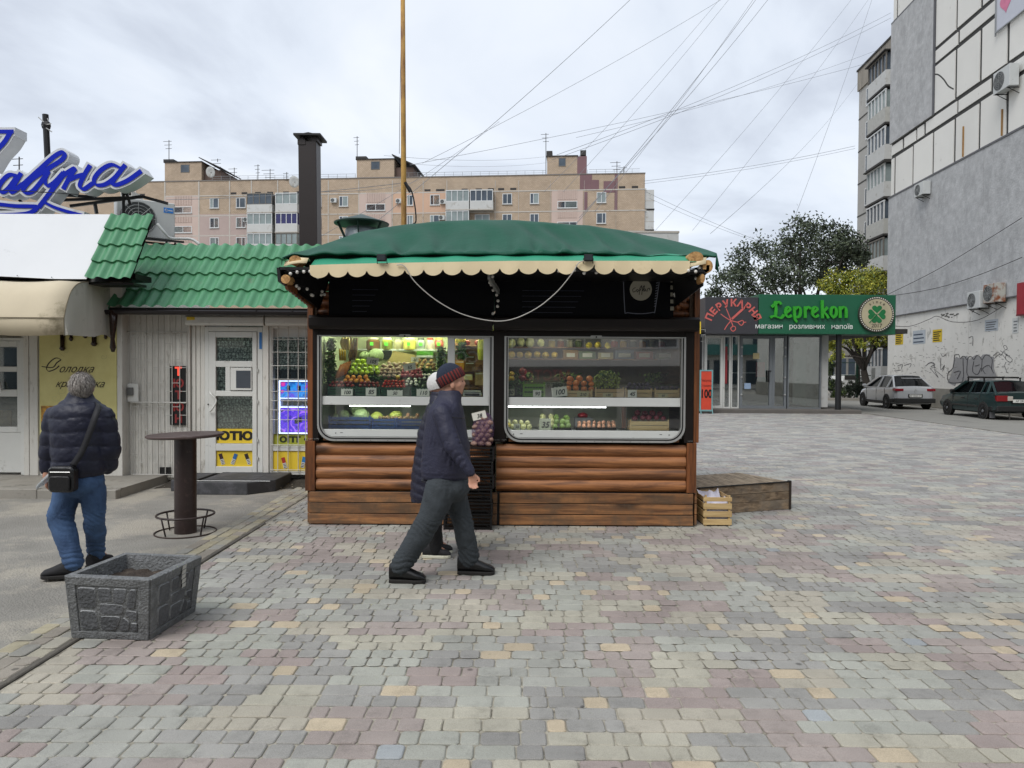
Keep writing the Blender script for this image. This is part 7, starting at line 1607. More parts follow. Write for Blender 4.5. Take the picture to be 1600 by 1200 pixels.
yb_=28.2;a, b=at(1093, 628, yb_), at(1114, 578, yb_);o=thing('pavement_board', 'small teal framed orange stand reading 100 beside the kiosk post', 'pavement sign', (a.x, yb_, 0));b.x=max(b.x, a.x+.5)
tl_=mat('teal_frame', '#6f9a9c', .5);orm=mat('orange_sheet', '#c9452f', .5, .08)
m=MB();ring(m, rect(a.x, b.x, .1, b.z), rect(a.x+.05, b.x-.05, .16, b.z-.05), yb_-.02, yb_+.02);m.build('frame', tl_, o);m=MB();m.box(a.x+.05, b.x-.05, yb_-.005, yb_+.005, .16, b.z-.05);sh=m.build('sheet', orm, o);m=MB();[m.beam((x, yb_+d, 0), (x, yb_, .3), .025)for x in(a.x+.03, b.x-.03)for d in(-.15, .25)];m.build('stand_legs', tl_, o)
text('100', ((a.x+b.x)/2, yb_-.007, .62), .32, blk, sh, sx=.68, bold=.05, ext=.002)
for q, t_ in enumerate(('Перукар', 'Стрижка')):text(t_, ((a.x+b.x)/2, yb_-.007, 1.24-.2*q), .09, blk, sh, sx=.85, ext=.001)
m=MB();m.box(at(1096.5, 0, 28.6).x, at(1103, 0, 28.6).x, 28.6, 28.9, .15, at(1100, 522, 28.6).z);m.build('black_post', blk, lp)
text('Г Е Т', None, .17, alu, lp, M=T(at(1101, 0, 28.58).x, 28.58, 3.0)@RX(math.pi/2)@RZ(-math.pi/2), ext=.002)
# ================= cars =================
def car(nm, lbl, G, rz, L, Wd, Hh, paint, prof, gh, wheels, wr, lights, hatch=True, rack=False, plate='AP 0503 KT', black_bumper=True, mirror=True, rr=.6):
 """local: x forward, y left, z up; prof = [(x, z_low, z_belt, halfwidth)], gh = greenhouse [(x, z, halfwidth_top)]"""
 o=thing(nm, lbl, 'car', G, rz)
 def LB_(m, n_, mt, par=o, **k):return m.build(n_, mt, par, local=True, **k)
 m=MB();rows=[]
 for(x, zl, zb, hw)in prof:
  zm=zl+(zb-zl)*.45
  sec=[(x, -hw*.8, zl), (x, -hw*.97, zl+.06), (x, -hw, zm), (x, -hw*.985, zb-.1), (x, -hw*.93, zb-.02), (x, -hw*.8, zb), (x, 0, zb+.025), (x, hw*.8, zb), (x, hw*.93, zb-.02), (x, hw*.985, zb-.1), (x, hw, zm), (x, hw*.97, zl+.06), (x, hw*.8, zl)]
  rows.append(sec)
 m.grid(rows, closed=True);n=len(rows[0]);m.add(rows[0], [tuple(range(n))]);m.add(rows[-1], [tuple(range(n-1, -1, -1))])
 body=LB_(m, 'body', paint, smooth=True, auto=28)
 gm_=mat('car_glass', '#0c0f11', .06, .1, spec=.6)
 m=MB();g0_, g1_, g2_, g3_=gh['x'];zb=gh['zb'];zt=gh['zt'];wb, wt=gh['wb'], gh['wt']
 def sec_(xb, xt, f=1.0):return[(xb, -wb*f, zb), (xt, -wt*f, zt-.02), (xt, wt*f, zt-.02), (xb, wb*f, zb)]
 rows=[[(g0_, -wb*.9, zb), (g0_, 0, zb), (g0_, wb*.9, zb)], [(g1_, -wt*.94, zt-.03), (g1_, 0, zt-.02), (g1_, wt*.94, zt-.03)], [(g2_, -wt*.94, zt-.04), (g2_, 0, zt-.03), (g2_, wt*.94, zt-.04)], [(g3_, -wb*.9, zb), (g3_, 0, zb), (g3_, wb*.9, zb)]]
 m.grid(rows)
 for s in(-1, 1):m.add([(g0_, s*wb*.9, zb), (g1_, s*wt*.94, zt-.03), (g2_, s*wt*.94, zt-.04), (g3_, s*wb*.9, zb), (g0_-.1, s*wb, zb-.02), (g3_+.1, s*wb, zb-.02)], [(0, 1, 2, 3), (4, 0, 3, 5)])
 m.add([(g0_, -wb, zb), (g3_, -wb, zb), (g3_, wb, zb), (g0_, wb, zb)], [(0, 1, 2, 3)])
 gls=LB_(m, 'windows', gm_)
 m=MB();r_=[]
 for i in range(9):
  t=i/8;x=g1_+.06+(g2_-g1_-.12)*t;zc_=zt+.03*math.sin(math.pi*t)-.02
  r_.append([(x, -wt, zc_-.045), (x, -wt*.9, zc_), (x, -wt*.5, zc_+.02), (x, 0, zc_+.028), (x, wt*.5, zc_+.02), (x, wt*.9, zc_), (x, wt, zc_-.045)])
 m.grid(r_);LB_(m, 'roof', paint, smooth=True, solid=.02)
 m=MB()
 for s in(-1, 1):
  tp=lambda x:(x, s*wt*.985, zt-.045)
  bt=lambda x:(x, s*wb*1.0, zb-.02)
  m.beam(bt(g0_-.02), tp(g1_+.05), .07, .05);m.beam(bt(g3_+.02), tp(g2_-.05), rr*.12+.05, .09)
  for(xb, xt, w_)in gh['p']:m.beam(bt(xb), tp(xt), w_, .05)
  m.beam((g0_, s*wb, zb-.02), (g3_, s*wb, zb-.02), .05, .05)
 LB_(m, 'pillars', paint)
 for i, wx_ in enumerate(wheels):
  for s in(-1, 1):
   yy=s*(Wd/2-.078)
   m=MB();m.lathe([(wr*.96, -.02), (wr*1.14, -.015), (wr*1.14, .006)], n=26, M=T(wx_, s*(Wd/2), wr)@RX(-s*math.pi/2));LB_(m, 'wheel_arch', drk)
   m=MB();m.lathe([(wr*.62, -.1), (wr*.93, -.1), (wr, -.06), (wr, .06), (wr*.93, .1), (wr*.62, .1)], n=28, M=T(wx_, yy, wr)@RX(-s*math.pi/2), cap=False);w_=LB_(m, 'wheel', mat('tyre', '#121213', .85, .1), smooth=True, auto=35)
   m=MB();m.lathe([(.02, .085), (wr*.16, .1), (wr*.2, .08), (wr*.5, .07), (wr*.62, .09), (wr*.63, .07), (.02, .05)], n=20, M=T(wx_, yy, wr)@RX(-s*math.pi/2))
   rim_=LB_(m, 'rim', mat('rim_metal', '#7d8084', .35, metal=.6), w_, smooth=True, auto=30)
   m=MB()
   for k in range(7):a=k*2*math.pi/7;m.box(-.028, .028, wr*.24, wr*.55, .094, .1, M=T(wx_, yy, wr)@RX(-s*math.pi/2)@RZ(a+.4))
   LB_(m, 'rim_holes', blk, rim_)
 x0=prof[0][0];hw=Wd/2
 for s in(-1, 1):
  for(lx0, lx1, ly0, ly1, lz0, lz1, c)in lights:
   m=MB();m.box(lx0, lx1, s*ly0, s*ly1, lz0, lz1);LB_(m, 'tail_light', mat('lamp'+c[1:], c, .2, .05), bevel=.012)
 m=MB();m.box(x0-.06, x0+.25, -hw*.95, hw*.95, .3, .5);m.box(x0+.2, x0+.6, -hw*.99, -hw*.9, .3, .48);m.box(x0+.2, x0+.6, hw*.9, hw*.99, .3, .48);LB_(m, 'bumper', mat('bumper_black', '#141516', .6)if black_bumper else paint, bevel=.03)
 zpl=.52 if not rack else.62;xp_=x0-(.065 if not rack else.02)
 if not rack:xp_=x0-.02;zpl=.56
 m=MB();m.box(xp_-.02, xp_+.01, -.3, .3, zpl-.02, zpl+.13);pf=LB_(m, 'plate_holder', blk);m=MB();m.box(xp_-.026, xp_-.0205, -.26, .26, zpl, zpl+.11);p_=LB_(m, 'number_plate', mat('plate_white', '#c9cac6', .4), pf)
 text(plate, None, .072, blk, p_, M=W(o)@T(xp_-.028, 0, zpl+.022)@RZ(-math.pi/2)@RX(math.pi/2), ext=.001, sx=.92)
 if mirror:
  for s in(-1, 1):m=MB();m.box(g3_-.32, g3_-.2, s*(hw+.0), s*(hw+.17), zb+.0, zb+.13);LB_(m, 'mirror', paint if not rack else blk, bevel=.03)
 for s in(-1, 1):
  for x in gh['h']:m=MB();m.box(x-.09, x+.09, s*(hw*.985), s*(hw*1.005+.01), zb-.2, zb-.165);LB_(m, 'door_handle', blk if rack else paint, bevel=.008)
  m=MB()
  for x in gh['s']:m.box(x-.006, x+.006, s*hw*.988, s*hw*1.002, .36, zb-.03)
  LB_(m, 'door_seam', drk)
  m=MB();m.box(wheels[0]+wr*1.25, wheels[1]-wr*1.25, s*hw*.985, s*(hw*1.0+.012), .27 if not rack else.42, .35 if not rack else.48);LB_(m, 'side_strip', drk, bevel=.006)
 return o, LB_, x0
silver=mat('silver_paint_car', '#b3b6ba', .28, .03, 1, metal=.35, coat=.6);teal=mat('dark_green_car_paint', '#24393a', .3, .06, 2, metal=.3, coat=.4)
gs=gr(1429, 639.5);q1_=gr(1390, 638.5)
rzs=math.atan2(.99735, .0728)
Gc=Vector((18.0, 34.7, -.014))
prof=[(-2.15, .36, .84, .6), (-2.13, .3, .95, .74), (-2.02, .26, 1.02, .84), (-1.8, .22, 1.01, .89), (-1.5, .2, .98, .9), (-.6, .2, .96, .905), (.4, .2, .94, .905), (1.1, .2, .9, .9), (1.6, .22, .82, .87), (1.95, .26, .7, .78), (2.1, .34, .6, .62)]
o, LBc, x0=car('silver_car', 'silver hatchback with dark tinted rear window parked by the graffiti wall', tuple(Gc), rzs, 4.25, 1.81, 1.47, silver, prof, dict(x=(-1.98, -1.3, .15, 1.15), zb=.96, zt=1.51, wb=.83, wt=.58, p=((-.25, -.3, .06), (-1.2, -1.25, .07)), h=(-.9, .05), s=(-1.15, -.25, .85)), (-1.35, 1.3), .32, [(-2.17, -1.85, .5, .86, .82, .93, '#7a1220')], plate='AP 0503 KT')
m=MB();m.tube([(-2.16, .06*math.sin(a*math.pi/2)*.8, .84+.09*math.cos(a*math.pi/2))for a in range(5)], .012, 4);LBc(m, 'badge', alu)
m=MB();m.box(-2.02, -1.9, -.5, .5, 1.38, 1.41);LBc(m, 'spoiler', silver)
Gg=Vector((17.78, 27.5, -.014));rzg=math.atan2(.99735, .0728)
prof=[(-1.98, .38, .78, .76), (-2.0, .34, .94, .8), (-1.85, .28, .99, .815), (-1.2, .2, .96, .825), (-.3, .2, .93, .825), (.6, .2, .9, .825), (1.2, .22, .86, .82), (1.75, .25, .76, .8), (1.98, .32, .64, .74), (2.02, .38, .56, .68)]
o, LBc, x0=car('green_car', 'dark green boxy hatchback with an empty roof rack at the right edge', tuple(Gg), rzg, 4.0, 1.65, 1.38, teal, prof, dict(x=(-1.93, -1.38, .3, .98), zb=.9, zt=1.37, wb=.78, wt=.6, p=((-.22, -.26, .06), (-.98, -1.0, .06), (-1.42, -1.34, .09)), h=(-.78, .12), s=(-1.0, -.2, .85)), (-1.22, 1.25), .29, [(-2.03, -1.9, .42, .8, .66, .86, '#7a1a1e'), (-2.035, -1.95, .26, .45, .68, .84, '#a9a29a')], rack=True, plate='AP 2914', rr=.9)
m=MB()
for x in(-.9, .15):m.beam((x, -.66, 1.47), (x, .66, 1.47), .035, .03);[m.beam((x, s*.62, 1.33), (x, s*.62, 1.47), .04)for s in(-1, 1)]
for s in(-.45, .45):m.beam((-1.1, s, 1.5), (.5, s, 1.5), .03)
LBc(m, 'roof_rack', blk)
m=MB();m.box(-1.62, -1.6, -.8, -.62, .06, .28);m.box(-1.62, -1.6, .62, .8, .06, .28);LBc(m, 'mud_flap', mat('mud_flap', '#5e5f62', .7));m=MB();m.beam((-2.0, .35, .02), (-1.95, .35, .34), .03);LBc(m, 'exhaust_hook', drk)
fw=at(1329, 592, 62);o=thing('white_car', 'tiny white car glimpsed between the bushes under the yellow tree', 'car', (fw.x, 62, 0));m=MB();m.prism([(-.85, .3), (.85, .3), (.88, .8), (.7, .95), (.55, 1.4), (-.55, 1.4), (-.7, .95), (-.88, .8)], 0, 4);m.build('body', pvc, o, local=True, bevel=.06);m=MB();m.box(-.5, .5, -.02, -.005, .98, 1.32);m.build('windscreen', gm_ if 'gm_' in globals()else drk, o, local=True);m=MB();m.box(-.8, -.5, -.03, .0, .62, .78);m.box(.5, .8, -.03, 0, .62, .78);m.build('headlight', alu, o, local=True);m=MB();m.box(-.8, -.6, -.01, .6, 0, .3);m.box(.6, .8, -.01, .6, 0, .3);m.build('wheels', drk, o, local=True)
# ================= trees =================
def tree(lbl, base, h, clumps, n, ls, mts, bark, trunk_r=.2, bare=.0, crown_sig=.9, seed=1, name='tree', lean=(0, 0)):
 rs=random.Random(seed);o=thing(name, lbl, 'tree', tuple(base));base=Vector(base)
 m=MB();fork=base+Vector((lean[0], lean[1], h*.28));m.tube([base, base.lerp(fork, .5)+Vector((rs.uniform(-.1, .1), 0, 0)), fork], [trunk_r, trunk_r*.85, trunk_r*.7], 8)
 for c in clumps:
  e=Vector(c[:3]);mid=fork.lerp(e, .5)+Vector((rs.uniform(-.5, .5), rs.uniform(-.5, .5), rs.uniform(-.2, .6)));r0=trunk_r*rs.uniform(.3, .5)
  m.tube(smooth_path([fork, mid, e], 3), [r0*(1-.13*q)for q in range(7)], 5)
  for _ in range(3):
   q=mid.lerp(e, rs.random());m.tube([q, q+Vector((rs.gauss(0, 1), rs.gauss(0, 1), rs.uniform(0, 1.2)))*c[3]*.7], [r0*.35, r0*.12], 4)
 m.build('trunk', bark, o)
 m=MB();per=n//len(clumps);tw=sum(c[3]for c in clumps)
 for c in clumps:
  k=int(n*c[3]/tw)
  sub=[Vector((rs.gauss(0, .5), rs.gauss(0, .5), rs.gauss(0, .42)))*c[3]for _ in range(9)]
  for i in range(k):
   s=sub[rs.randrange(9)];p=Vector(c[:3])+s+Vector((rs.gauss(0, 1), rs.gauss(0, 1), rs.gauss(0, .8)))*c[3]*.24*crown_sig
   a=Vector((rs.uniform(-1, 1), rs.uniform(-1, 1), rs.uniform(-1, 1))).normalized()*ls*rs.uniform(.6, 1.3);b=a.cross(Vector((rs.uniform(-1, 1), rs.uniform(-1, 1), rs.uniform(-1, 1)))).normalized()*ls*rs.uniform(.35, .6)
   m.add([p-a, p+b, p+a, p-b], [(0, 1, 2, 3)], rs.randrange(len(mts)))
 m.build('crown', mts, o)
 return o
d1, d2, d3=mat('leaf_dark', '#46523f', .6, .3, 2), mat('leaf_olive', '#566048', .6, .3, 2), mat('leaf_darkest', '#303a2c', .6, .3, 2)
y1, y2, y3=mat('leaf_yellow', '#a8a434', .6, .25, 2), mat('leaf_yellow_green', '#8a8f30', .6, .25, 2), mat('leaf_green_mid', '#4f6124', .6, .25, 2)
bk=mat('bark', '#35302b', .9, .3, 6, bump=.6, bscale=20)
def cl(pts, Y, jit=2.5, k=1.0, sd=3):
 rs=random.Random(sd);o=[]
 for(px, py, r)in pts:y_=Y+rs.uniform(-jit, jit);p=at(px, py, y_);o.append((p.x, p.y, p.z, r*y_/F*k))
 return o
tree('tall loose dark green tree behind the corner shop signs', (at(1262, 600, 48).x, 48, 0), 10, cl([(1132, 448, 18), (1150, 425, 18), (1166, 405, 20), (1172, 440, 22), (1194, 398, 22), (1200, 428, 22), (1222, 418, 20), (1228, 396, 16), (1236, 380, 16), (1252, 362, 20), (1262, 390, 26), (1258, 420, 22), (1284, 366, 20), (1296, 388, 24), (1310, 362, 14), (1326, 380, 18), (1322, 372, 14), (1290, 415, 20), (1318, 408, 18), (1336, 398, 14), (1348, 405, 12), (1240, 445, 22), (1180, 455, 20), (1280, 440, 18), (1115, 455, 10)], 48, 2.5, 1.15), 15000, .115, [d1, d2, d3], bk, .28, seed=4, crown_sig=1.5)
tree('smaller dark tree merging with the big one beside the far block', (at(1340, 600, 53).x, 53, 0), 9, cl([(1330, 395, 14), (1345, 410, 12), (1322, 420, 14), (1352, 398, 8)], 53), 2400, .12, [d1, d3], bk, .2, seed=9)
tree('yellow green tree leaning out beside the panel building', (at(1357, 620, 42.5).x, 42.5, 0), 6.2, cl([(1292, 450, 12), (1312, 446, 18), (1334, 436, 20), (1356, 432, 20), (1378, 436, 18), (1392, 446, 14), (1346, 455, 22), (1322, 462, 20), (1372, 460, 20), (1300, 470, 14), (1302, 540, 12), (1318, 530, 16), (1340, 528, 14), (1362, 530, 16), (1382, 534, 14), (1308, 556, 10)], 42.5, 1.2), 15000, .075, [y1, y2, y2, y3], bk, .26, crown_sig=1.25, seed=6, lean=(-.3, 0))
def bush(lbl, pts, Y, n, mts, sd):return tree(lbl, (at(pts[0][0], 600, Y).x, Y, 0), 1.0, cl(pts, Y, .5, sd=sd), n, .07, mts, bk, .05, seed=sd, name='bush')
bush('dark bush left of the black column behind the shop', [(1300, 600, 12), (1296, 586, 10), (1312, 606, 10), (1298, 572, 8)], 45, 2600, [d1, d3, y3], 21);bush('dark green bush between the column and the silver car', [(1334, 604, 9), (1345, 600, 9), (1328, 612, 8), (1342, 612, 8)], 46, 2400, [d1, d3], 22)
bush('low green shrub in front of the green fence posts', [(1318, 614, 7), (1308, 618, 7)], 44, 1100, [d1, y3], 23)
fg=mat('fence_green', '#1d3d30', .5)
fn=thing('green_fence', 'dark green post fence under the yellow tree', 'fence', (at(1348, 0, 47).x, 47, 0))
for px in(1296, 1348.5, 1362):m=MB();m.box(at(px-1.5, 0, 47).x, at(px+1.5, 0, 47).x, 47, 47.1, 0, at(px, 558, 47).z);m.build('post', fg, fn)
m=MB();[m.box(at(1296, 0, 47).x, at(1372, 0, 47).x, 47.02, 47.06, z, z+.05)for z in(.5, 1.4, 2.2)];m.build('rail', fg, fn)
c=at(1364, 592, 46);m=MB();m.box(c.x-.1, c.x+.14, 46, 46.05, .35, 1.9);tag(m.build('white_board', pvc), 'narrow white board standing under the yellow tree', 'board')
hb=thing('shaded_building', 'dim grey building behind the yellow tree and bushes', 'building', (at(1340, 0, 75).x, 75, 0));m=MB();m.box(at(1255, 0, 75).x, at(1420, 0, 75).x, 75, 85, 0, 7);m.build('wall', mat('far_grey', '#8d8a84', .8, .15, .5), hb)
for i in range(7):m=MB();x=at(1262+18*i, 0, 75).x;m.box(x, x+.9, 74.95, 75.0, 1.2+0, 3);m.build('window', fgl, hb)
m=MB();m.box(redge(42)-8, redge(42)+6.2, 42.5, 43.1, -.05, .12);tag(m.build('far_kerb', concm), kind='structure')
# ================= overhead wires =================
wl=[((590, 345), (1005, -20), 18, 22, .011, 'thick wire from the rusty mast up to the top edge'), ((660, 255), (1190, -40), 20, 26, .008, 'thin wire from the mast to the upper middle'), ((640, 258), (1600, 25), 40, 70, .016, 'long faint wire rising slowly across the whole sky'), ((600, 243), (850, 245), 60, 90, .02, 'level wire over the block roof'), ((640, 256), (870, 252), 60, 90, .016, 'second level wire over the block roof'), ((905, 340), (1215, -20), 16, 22, .011, 'pair of dark steep wires, left one'), ((900, 350), (1195, -20), 16, 22, .012, 'darkest steep wire over the right stair house'), ((880, 300), (1150, -15), 20, 24, .008, 'steep wire left of the dark pair'), ((850, 300), (1140, -20), 20, 26, .008, 'steep thin wire crossing the stair house'), ((870, 242), (1392, 20), 30, 45, .013, 'first wire of the rising bundle on the right'), ((862, 250), (1392, 28), 30, 45, .013, 'second wire of the rising bundle on the right'), ((900, 215), (1392, 70), 30, 45, .01, 'third thin wire of the rising bundle'), ((1024, 360), (1345, -20), 22, 30, .009, 'steep wire through the middle right sky'), ((1082, 360), (1370, -20), 22, 30, .009, 'steep wire right of the middle'), ((1232, 365), (1375, -40), 20, 30, .009, 'steepest wire at the right of the sky'), ((1110, 365), (1340, 130), 22, 50, .012, 'wire rising to the far block corner'), ((1005, 283), (1336, 228), 60, 64, .022, 'shallow wire reaching the far block'), ((1005, 287), (1336, 232), 60, 64, .018, 'shallow second wire reaching the far block'), ((1010, 300), (1210, 385), 40, 46, .014, 'wire falling to the top of the dark tree'), ((1015, 310), (1190, 380), 40, 46, .012, 'second wire falling to the dark tree'), ((930, 330), (1190, -20), 18, 22, .009, 'dark steep wire, rightmost of the pair'), ((480, 300), (690, 255), 13, 60, .008, 'slack wire from the chimney to the mast'), ((260, 312), (628, 286), 14, 12.5, .008, 'sagging wire between the left roof and the mast'), ((500, 370), (780, 190), 14, 22, .007, 'thin wire behind the chimney')]
for(a, b, d0, d1_, r, l)in wl:
 A0, B0=at(*a, d0), at(*b, d1_);pts=[A0.lerp(B0, t/12)-Vector((0, 0, (B0-A0).length*.012*4*(t/12)*(1-t/12)))for t in range(13)]
 m=MB();m.tube(pts, r*.6, 4, cap=False);tag(m.build('overhead_wire', mat('wire_dark', '#74777c', .6)), l, 'wire')
# ================= people =================
skin=mat('skin', '#b98a74', .5, .06, 12, spec=.4);hairm=mat('grey_hair', '#6e6863', .8, .3, 30, stretch=(1, 1, .2), bump=.8, bscale=90)
def fab(n, c, rough=.75, var=.12, sc_=6, **k):return mat(n, c, rough, var, sc_, bump=k.pop('bump', .25), bscale=k.pop('bscale', 60), **k)
def wr(seed, amp, f=18.0, dirs=None):
 rs=np.random.RandomState(seed);K_=rs.normal(0, 1, (9, 3))*f;K_[:, 2]*=.8;ph=rs.uniform(0, 6, 9)
 def fn(co, no):
  o=np.zeros(len(co))
  for k, p in zip(K_, ph):
   w_=np.sin(co@k+p+1.5*np.sin(co@(k[::-1]*.4)+p));o+=w_*.5-1.2*(1-np.abs(w_))**3
  return np.clip(o*amp/5, -.007, .012)
 return fn
def quilt(step, amp, z0=0, seed=1, slope=0.0):
 w_=wr(seed, amp*.8, 18)
 def fn(co, no):
  t=(co[:, 2]+slope*co[:, 0]-z0+.008*np.sin(co[:, 0]*14+co[:, 1]*9))/step;f=t-np.floor(t)
  return amp*(np.sqrt(np.clip(4*f*(1-f), 0, 1))-.7)+w_(co, no)
 return fn
def legf(seed, amp):
 w_=wr(seed, amp, 9)
 def fn(co, no):
  x, y, z=co.T;g_=np.exp(-((z-.46)/.1)**2)+1.3*np.exp(-((z-.15)/.11)**2)+.8*np.exp(-((z-.8)/.07)**2);s=np.sin(z*95+x*26+y*17+2.2*np.sin(x*21+seed)+1.5*np.sin(z*23))
  return w_(co, no)+np.clip(g_, 0, 1.3)*(.5-(1-np.abs(s))**2*1.4)*.0065
 return fn
def shoe(nm, heel, toe, mtl, par, wd=.048, h=.085, sole=None, side=None):
 heel, toe=Vector(heel), Vector(toe);d=toe-heel;L=d.length;R_=T(*heel)@RZ(math.atan2(d.y, d.x));m=MB()
 S=[(0.0, .030, .10), (.03, .036, .115), (.3*L, .040, .11), (.5*L, .043, .085), (.75*L, .05, .062), (.92*L, .042, .05), (L, .022, .035)]
 rows=[[(x, w_*1.05*math.cos(a)*wd/.048, max(.012, .014+(z-.014)*(.5+.5*math.sin(a))*h/.085))for a in[2*math.pi*q/14 for q in range(14)]]for x, w_, z in S]
 m.grid(rows, closed=True);m.add(rows[0], [tuple(range(13, -1, -1))]);m.add(rows[-1], [tuple(range(14))]);m.v=[tuple(R_@Vector(v))for v in m.v]
 o=m.build(nm, mtl, par, smooth=True)
 m=MB();out_=[(x, w_*1.16*wd/.048)for x, w_, z in S]+[(x, -w_*1.16*wd/.048)for x, w_, z in S[::-1]];m.prism(out_, .0, .026, 'Z', M=R_);m.build('sole', sole or rub, o, bevel=.004)
 return o
def hand(m, wrist, d, side, s=1.0, curl=.9):
 """palm and five fingers; d = direction of the fingers, side = direction of the thumb"""
 d=Vector(d).normalized();sd_=Vector(side);sd_=(sd_-d*sd_.dot(d)).normalized();n_=d.cross(sd_);w_=Vector(wrist)
 for q in(-.02, 0, .02):capsule(m, w_+sd_*q*s*.6, .016*s, w_+d*.075*s+sd_*q*s, .014*s, 8)
 for i, (o_, l)in enumerate(((.03, .062), (.01, .072), (-.01, .067), (-.029, .052))):
  b=w_+(d*.078+sd_*o_)*s;k1=b+(d*math.cos(curl*.5)+n_*math.sin(curl*.5))*l*.5*s;k2=k1+(d*math.cos(curl*1.3)+n_*math.sin(curl*1.3))*l*.5*s
  capsule(m, b, .0098*s, k1, .009*s, 7);capsule(m, k1, .009*s, k2, .0075*s, 7)
 b=w_+(d*.02+sd_*.03)*s;k1=b+(d*.7+sd_*.7)*.032*s;k2=k1+(d*.95+sd_*.15+n_*.3)*.03*s;capsule(m, b, .013*s, k1, .0115*s, 7);capsule(m, k1, .0115*s, k2, .009*s, 7)
def secs(D, L, ry):return[((at((a+b)/2, py, D)).x, D+dy, at(750, py, D).z, (b-a)/2*D/F, r)for(py, a, b, r, dy)in[(q+(ry, 0))[:5]if len(q)==3 else(q+(0, ))[:5]for q in L]]
def person_root(name, build, voxel, mtl, loc, lbl, smooth_n=3, rz=0):
 o=organic(name, build, voxel, mtl, None, smooth_n, None, T(*loc));tag(o, lbl, 'person');return o
D=5.75;Q=lambda px, py, dy=0.0:at(px, py, D+dy)
m=MB();hc=Q(706.5, 594)
m.ball(hc+Vector((-.008, 0, .02)), (.1, .076, .105), 20, 14);m.ball(Q(711, 601), (.075, .062, .085), 18, 12);m.ball(Q(716, 611), (.04, .04, .03), 12, 8);m.ball(Q(722.3, 592), (.018, .045, .02), 10, 8)
m.tube([Q(721, 592), Q(726, 599.5), Q(722, 602.5)], [.009, .014, .009], 8);m.ball(Q(725.5, 600), (.013, .014, .011), 8, 6)
m.ball(Q(721.8, 606), (.014, .024, .006), 8, 6);m.ball(Q(721.2, 608.6), (.013, .022, .007), 8, 6);m.ball(Q(719.5, 614), (.018, .024, .016), 8, 6);m.ball(Q(716, 601, -.05), (.028, .014, .026), 10, 6)
for s in(-1, 1):m.ball(Q(707, 602, s*.077), (.02, .012, .032), 10, 8)
capsule(m, Q(706, 606), .058, Q(697, 635), .066)
capsule(m, Q(696, 650), .12, Q(698, 740), .1);capsule(m, Q(690, 645, -.17), .05, Q(709, 697, -.24), .045);capsule(m, Q(709, 697, -.24), .043, Q(736, 741, -.25), .03);capsule(m, Q(694, 645, .17), .05, Q(690, 700, .24), .045);capsule(m, Q(690, 700, .24), .043, Q(676, 742, .25), .03)
hand(m, Q(736.5, 740, -.25), Vector((.12, 0, -1)), Vector((1, .3, 0)), .95, 1.1);hand(m, Q(676, 742, .25), Vector((-.2, 0, -1)), Vector((1, 0, 0)), .95)
R1, R2=gr(636, 909), gr(742, 896)
capsule(m, Q(690, 755, -.08), .075, Q(674, 806, -.11), .055);capsule(m, Q(674, 806, -.11), .05, (R1.x-.05, R1.y, .12), .035);capsule(m, Q(705, 758, .08), .075, Q(722, 812, .1), .055);capsule(m, Q(722, 812, .1), .05, (R2.x-.05, R2.y, .12), .035)
capsule(m, (R1.x-.06, R1.y, .12), .035, (R1.x+.05, R1.y, .05), .03);capsule(m, (R2.x-.06, R2.y, .12), .035, (R2.x+.06, R2.y, .05), .03)
man=person_root('person', m, .0085, skin, (Q(697, 745).x, D, 0), 'person in a navy jacket and striped knit cap walking right past the kiosk', 1)
m=MB();ring_body(m, secs(D, [(751, 659, 731, .155), (744, 656, 735, .185), (728, 656.5, 736, .19), (708, 657.5, 735.5, .195), (690, 659, 734, .2), (672, 661.5, 731, .21), (654, 664, 728, .215), (642, 667, 726, .215), (633, 671, 723, .19), (626, 677, 722, .14), (619, 682, 723, .095), (609, 685, 722, .085)], .2), 28)
capsule(m, Q(690, 645, -.185), .078, Q(708, 697, -.25), .07, 16);capsule(m, Q(708, 697, -.25), .07, Q(734, 737, -.255), .05, 16);capsule(m, Q(692, 645, .185), .078, Q(690, 700, .25), .068, 16);capsule(m, Q(690, 700, .25), .068, Q(678, 738, .25), .05, 16)
nvj=fab('navy_jacket', '#24253a', .62, .12, 7, bump=.3)
wj0=wr(3, .026, 9)
def wj(co, no):
 x, y, z=co.T;n_=np.exp(-((z-1.08)/.12)**2)*(y<D-.16)+.9*np.exp(-((z-.93)/.09)**2)+.5*np.exp(-((z-1.38)/.06)**2);s=np.sin(z*44-x*46+y*15+2.6*np.sin(x*15+z*11));return wj0(co, no)+np.clip(n_, 0, 1)*np.clip(.2+1.6*np.sin(x*31+z*12+y*20)*np.sin(z*19+2), 0, 1)*(.5-(1-np.abs(s))**2*1.3)*.008
def jd(co, no):
 o=wj(co, no);z_=at(700, 738, D).z;o+=np.where(co[:, 2]<z_, -.006, .0)*(np.abs(co[:, 1]-D)<.2);return o
j=organic('jacket', m, .011, nvj, man, 3, jd)
m=MB();m.tube([Q(705, 652, -.222), Q(722, 653.5, -.17), Q(728, 652, -.09)], .004, 5);m.build('zip_pocket', mat('zip_dark', '#0f0f18', .4), j)
ml=secs(D, [(752.5, 659.5, 731, .15), (750, 657.5, 732.5, .155)], .2);m=MB();ring_body(m, ml, 24);m.build('waistband', mat('jacket_hem', '#1a1a2a', .7), j, smooth=True)
m=MB();m.ball(Q(703, 760), (.17, .16, .12), 18, 12)
capsule(m, Q(689, 762, -.08), .13, Q(674, 806, -.11), .107, 16);capsule(m, Q(674, 806, -.11), .105, (R1.x-.05, R1.y, .125), .086, 16);capsule(m, Q(706, 762, .08), .12, Q(722, 812, .1), .086, 16);capsule(m, Q(722, 812, .1), .084, (R2.x-.045, R2.y, .12), .084, 16)
